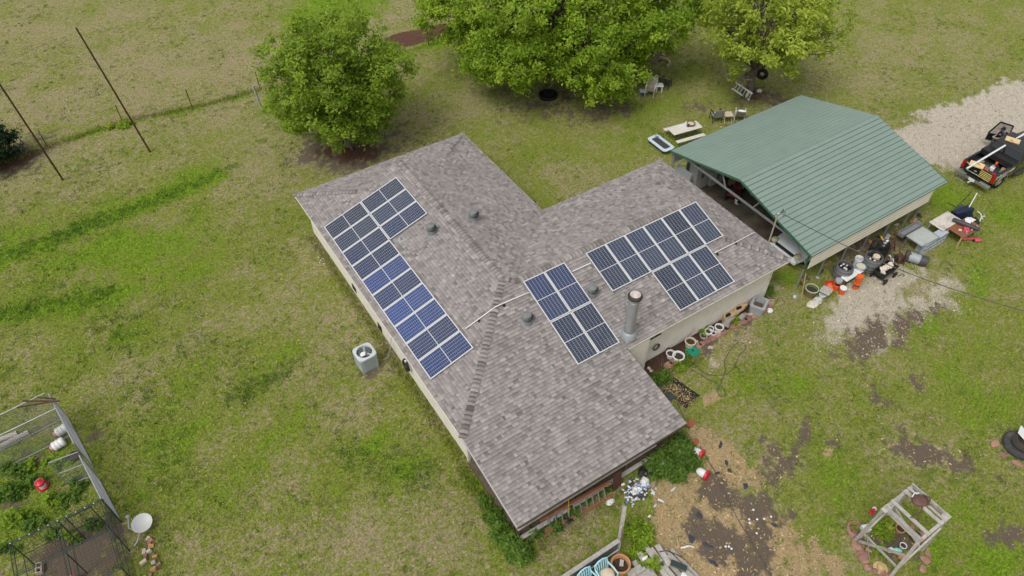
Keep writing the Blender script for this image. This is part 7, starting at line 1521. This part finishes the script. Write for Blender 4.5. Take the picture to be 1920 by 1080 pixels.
# ------------------------------------------------------------ kennel and netting cage, bottom left
def mesh_panel(par, o, ex, L, H, fr, wire, fm, wm, sp=.14, mids=(), gap=0):
    o = V(*o); ex = V(*ex).normalized()
    MB().tube([o+V(0, 0, .04), o+ex*L+V(0, 0, .04), o+ex*L+V(0, 0, H), o+V(0, 0, H), o+V(0, 0, .04)], fr, 7).build('panel_frame', fm, par, True)
    for z in mids: MB().cyl(o+V(0, 0, z), o+ex*L+V(0, 0, z), fr*.8, n=7).build('mid_rail', fm, par)
    b = MB(); n_ = int((L+H)/sp)
    for i in range(n_):
        t = i*sp
        for sgn in (0, 1):
            a0 = max(0, t-H); a1 = min(L, t); z0 = t-a0; z1 = t-a1
            p, q_ = (a0, z0), (a1, z1)
            if sgn: p, q_ = (p[0], H-p[1]), (q_[0], H-q_[1])
            if a1 > a0: b.bar(o+ex*p[0]+V(0, 0, p[1]), o+ex*q_[0]+V(0, 0, q_[1]), wire, wire)
    w = b.build('wire_mesh', wm, par); w['kind'] = 'stuff'; return w
T = thing('dog_kennel', 'galvanised chain link kennel panels in the bottom left corner', 'kennel', (0, 0, 0))
A, B, C_ = V(-17.38, 5.35, 0), V(-16.7, .38, 0), V(-17.48, 6.25, 0); d = (B-A); L = d.length
mesh_panel(T, C_, (d.x, d.y, 0), L*.42+.9, 1.8, .028, .008, M_['galv'], M_['galvd'], .1, (.9,)); mesh_panel(T, A+d*.55, (d.x, d.y, 0), L*.45, 1.8, .028, .008, M_['galv'], M_['galvd'], .1, (.9,))
mesh_panel(T, A, (-1, -.075, 0), 3.2, 1.8, .025, .006, M_['galv'], M_['galvd'], .12); mesh_panel(T, C_+V(-.15, .12, 0), (-1, -.1, 0), 3.2, 1.8, .025, .006, M_['galv'], M_['galvd'], .12)
T2 = thing('kennel_gate', 'white barred kennel gate standing open into the pen', 'gate', A+d*.5); 
for z in (.1, .95, 1.75): MB().cyl((0, 0, z), (-1.0, .1, z), .024, n=7).build('gate_bar', M_['galv'], T2)
for x in (0, -1.0): MB().cyl((x, -x*-.1 if False else -x*.1, .1), (x, -x*.1, 1.75), .02, n=7).build('gate_post', M_['galv'], T2)
b = MB()
for i in range(12): b.bar((-.08*i, .008*i, .1), (-.08*i-.01, .008*i, 1.75), .005, .005)
for i in range(20): b.bar((0, 0, .1+.085*i), (-1.0, .1, .1+.085*i), .005, .005)
b.build('wire_mesh', M_['galvd'], T2)['kind'] = 'stuff'
for i, (p, q_, lab) in enumerate((((32, 764), (103, 752), 'rusty rod laid across the kennel top'), ((42, 752), (112, 752), 'second rusty rod bundled on the kennel corner'), ((70, 745), (105, 748), 'short reddish rod on the kennel corner'))): solo('rusty_rod', lab, 'rod', MB().bar(G(*p, 1.88), G(*q_, 1.9), .05, .04), M_['rustp'], group='rods on the kennel')
for (p, q_, lab) in (((-60, 846), (33, 812), 'rear of two pale pipes lying behind the kennel fence'), ((-60, 868), (54, 810), 'front of two pale pipes lying behind the kennel fence')):
    p, q_ = G(*p, .12), G(*q_, .12); dd = (q_-p).normalized(); T = thing('pale_pipe', lab, 'pipe', p); MB().tube([V(0, 0, 0), q_-p], .11, 16, caps=False).build('tube', mat('pipe_cream', (.6, .55, .48, 1), .6, var=.1) if 'pipe_cream' not in bpy.data.materials else bpy.data.materials['pipe_cream'], T, True); MB().tube([q_-p-dd*.06, q_-p], .095, 14).build('pipe_end', M_['dark'], T)
pkw = mat('faded_pink', (.6, .25, .3, 1), .5)
for lab, px, py in (('white ribbed waterer jug nearer the kennel fence', 119, 812), ('white ribbed waterer jug lying in front of the other', 113, 838)):
    c = G(px, py); T = thing('waterer_jug', lab, 'jug', c+V(0, 0, .2), R_(8), 'white jugs in the pen'); Mx = V(1, 0, .1).to_track_quat('Z', 'Y').to_matrix()
    MB().lathe([(.0, -.2), (.17, -.2), (.2, -.16), (.2, -.08), (.18, -.05), (.2, -.02), (.2, .06), (.18, .09), (.2, .12), (.2, .2), (.16, .25), (0, .26)], n=20, M=Mx).build('tank', M_['whitep'], T, True); MB().lathe([(.0, -.3), (.1, -.3), (.12, -.2), (0, -.2)], n=16, M=Mx).build('base', pkw, T, True)
def feeder(label, c):
    T = thing('poultry_feeder', label, 'feeder', c, .3, 'red poultry feeders'); MB().lathe([(0, 0), (.2, 0), (.22, .04), (.22, .1), (.17, .1), (.15, .05)], n=22).build('tray', M_['red'], T, True); MB().lathe([(.14, .05), (.14, .3), (.15, .31)], n=22).build('tank', M_['whitep'], T, True); MB().lathe([(.19, .3), (.17, .38), (.06, .44), (.03, .47), (0, .47)], n=22).build('lid', M_['red'], T, True)
    MB().tube([(-.15, 0, .36), (-.12, 0, .55), (.12, 0, .55), (.15, 0, .36)], .006, 5).build('handle', M_['alu'], T)
feeder('red and white poultry feeder standing in the weedy pen', G(82, 913)); feeder('red lidded poultry feeder under the netting cage', G(142, 1094))
pot('basin', 'black rubber basin by the kennel fence', 'basin', G(141, 858), .22, .14, M_['rubber'], soil='soil', taper=.9)
# netting cage
T = thing('netting_cage', 'dark green framed poultry cage covered in black netting', 'cage', (0, 0, 0)); cgm = mat('cage_green', (.03, .05, .045, 1), .45, .2, var=.2); net = mat('black_net', gsc(.012), .8)
XA, XM, XC, YA, YB, YC, HC = -19.65, -18.15, -16.68, .3, -1.0, -2.6, 1.8
for x in (XA, XM, XC):
    for y in (YA, YC, YB): MB().cyl((x, y, 0), (x, y, HC), .022, n=8).build('post', cgm, T)
    for dx in (-.05, .05): MB().cyl((x+dx, YA, HC), (x+dx, YC, HC), .016, n=7).build('roof_rail', cgm, T)
    MB().cyl((x, YA, .9), (x, YC, .9), .014, n=6).build('mid_rail', cgm, T)
for y in (YA, YB, YC):
    for dy in (-.04, .04): MB().cyl((XA, y+dy, HC), (XC, y+dy, HC), .016, n=7).build('roof_rail', cgm, T)
for y in (YA, YC): MB().cyl((XA, y, .9), (XC, y, .9), .014, n=6).build('mid_rail', cgm, T)
b = MB()
for i in range(24): x = XA+(XC-XA)*i/23; b.bar((x, YA, HC+.01), (x, YC, HC+.01), .0035, .0035)
for i in range(23): y = YA+(YC-YA)*i/22; b.bar((XA, y, HC+.01), (XC, y, HC+.01), .0035, .0035)
b.build('roof_net', net, T)['kind'] = 'stuff'
b = MB()
for i in range(34): y = YA+(YC-YA)*i/33; b.bar((XC, y, 0), (XC, y, HC), .005, .005)
for i in range(22): z = HC*i/21; b.bar((XC, YA, z), (XC, YC, z), .005, .005)
for i in range(30): x = XA+(XC-XA)*i/29; b.bar((x, YA, 0), (x, YA, HC), .004, .004)
for i in range(18): z = HC*i/17; b.bar((XA, YA, z), (XC, YA, z), .004, .004)
b.build('side_net', net, T)['kind'] = 'stuff'
for (x, y) in [(XA+.3*i, YA) for i in range(10)]: MB().blob((x, y, HC+.02), .022, 6, 4, 0).build('net_clip', M_['white'], T)
MB().tube([(-17.9, .3, .04), (-17.9, .3, 1.7), (-17.1, .3, 1.7), (-17.1, .3, .04)], .02, 6).build('door_frame', cgm, T)
# satellite dish
c = G(266, 981, .42); T = thing('satellite_dish', 'white satellite dish lying in the grass beside the netting cage', 'satellite dish', c, .2); dm = mat('dish_grey', (.6, .6, .6, 1), .5, var=.05, dirt=(.6, .5, .28, 1), dscale=1.2, damt=.4); Mx = V(.15, -.35, 1).to_track_quat('Z', 'Y').to_matrix()
MB().lathe([(0, -.06), (.15, -.05), (.28, -.01), (.36, .04), (.37, .04), (.28, -.03), (.15, -.07), (0, -.08)], n=28, M=Mx, sy=.9).build('reflector', dm, T, True)
MB().tube([V(-.3, -.1, -.05), V(-.42, .1, .1), V(-.24, .35, .3)], .025, 7).build('feed_arm', M_['grey'], T, True); MB().blob((-.24, .36, .32), (.08, .07, .09), 10, 6, .05).build('feed_horn', M_['grey'], T, True); MB().tube([V(-.2, -.2, -.1), V(-.45, -.35, -.3), V(-.6, -.38, -.38)], .028, 7).build('mount_pipe', M_['galv'], T, True)
q = random.Random(15)
for i in range(16): x, y = -16.35+q.uniform(-.15, .45), -.9-i*.11+q.uniform(-.1, .1); solo('broken_brick', '%s brick piece beside the netting cage, %s of its colour from the dish' % (('orange', 'pale stone', 'pink', 'cream')[i % 4], ORD[i//4]), 'brick', MB().box((0, 0, .06), (q.uniform(.12, .26), q.uniform(.1, .15), q.uniform(.06, .14)), rot=rot3(q.uniform(-.3, .3), q.uniform(-.3, .3), q.uniform(0, 3))), M_[('terra', 'stone', 'paver', 'cushion')[i % 4]], (x, y, 0), 0, 'rubble beside the netting cage', bevel=.01)
WL = ['by the kennel fence below the pale pipes', 'left of the topmost clump', 'below the end of the pale pipes', 'above and right of the feeder', 'left of the red feeder', 'at the left edge level with the feeder', 'below the red feeder', 'between red feeder and gate', 'beneath the open gate', 'at the left edge above the cage', 'just above the cage corner', 'inside the cage, upper left', 'inside the cage, middle top', 'inside the cage by its right post', 'at the left edge beside the cage', 'below the white jugs', 'at the left edge under the pale pipes', 'between the pale pipes and the jugs']
for i, (px, py, r, n) in enumerate(((66, 836, .35, 350), (40, 848, .35, 350), (30, 880, .45, 600), (70, 870, .4, 450), (55, 905, .5, 700), (20, 930, .6, 800), (90, 945, .45, 500), (130, 930, .5, 600), (150, 905, .4, 400), (30, 970, .5, 600), (60, 985, .5, 600), (100, 1000, .4, 400), (130, 1010, .4, 400), (170, 985, .35, 300), (10, 1040, .4, 400), (110, 870, .35, 350), (15, 830, .5, 500), (60, 815, .4, 400))):
    if i in (0, 1, 16, 17): continue
    bush('pen_weed', 'green weed clump in the pen, '+WL[i], G(px, py), [(0, 0, 0, r*.9), (.3, -.15, 0, r*.6)], int(n*.55), .1, Lmb if i % 3 else Lm2, 120+i, 'weed', 'weed clumps in the pen')

for k_, (pts_, lab, m_) in enumerate((([(598, 484), (602, 490), (606, 486), (600, 494), (608, 496)], 'white daisy in the grass by the upper left wall', 'whitep'), ([(496, 640), (519, 680), (461, 757), (388, 590), (283, 262), (305, 274), (528, 525), (560, 640)], 'tiny yellow dandelion in the left lawn', 'strawb'))):
    for (px, py) in pts_: solo('lawn_flower', lab, 'flower', MB().lathe([(0, .06), (.032, .065), (.02, .075), (0, .08)], n=8).cyl((0, 0, 0), (0, 0, .06), .006, n=5), M_['whitep'] if k_ == 0 else bpy.data.materials.get('dandelion') or mat('dandelion', (.6, .5, .06, 1), .6), G(px, py), 0, ('white daisies by the left wall', 'dandelions in the left lawn')[k_])
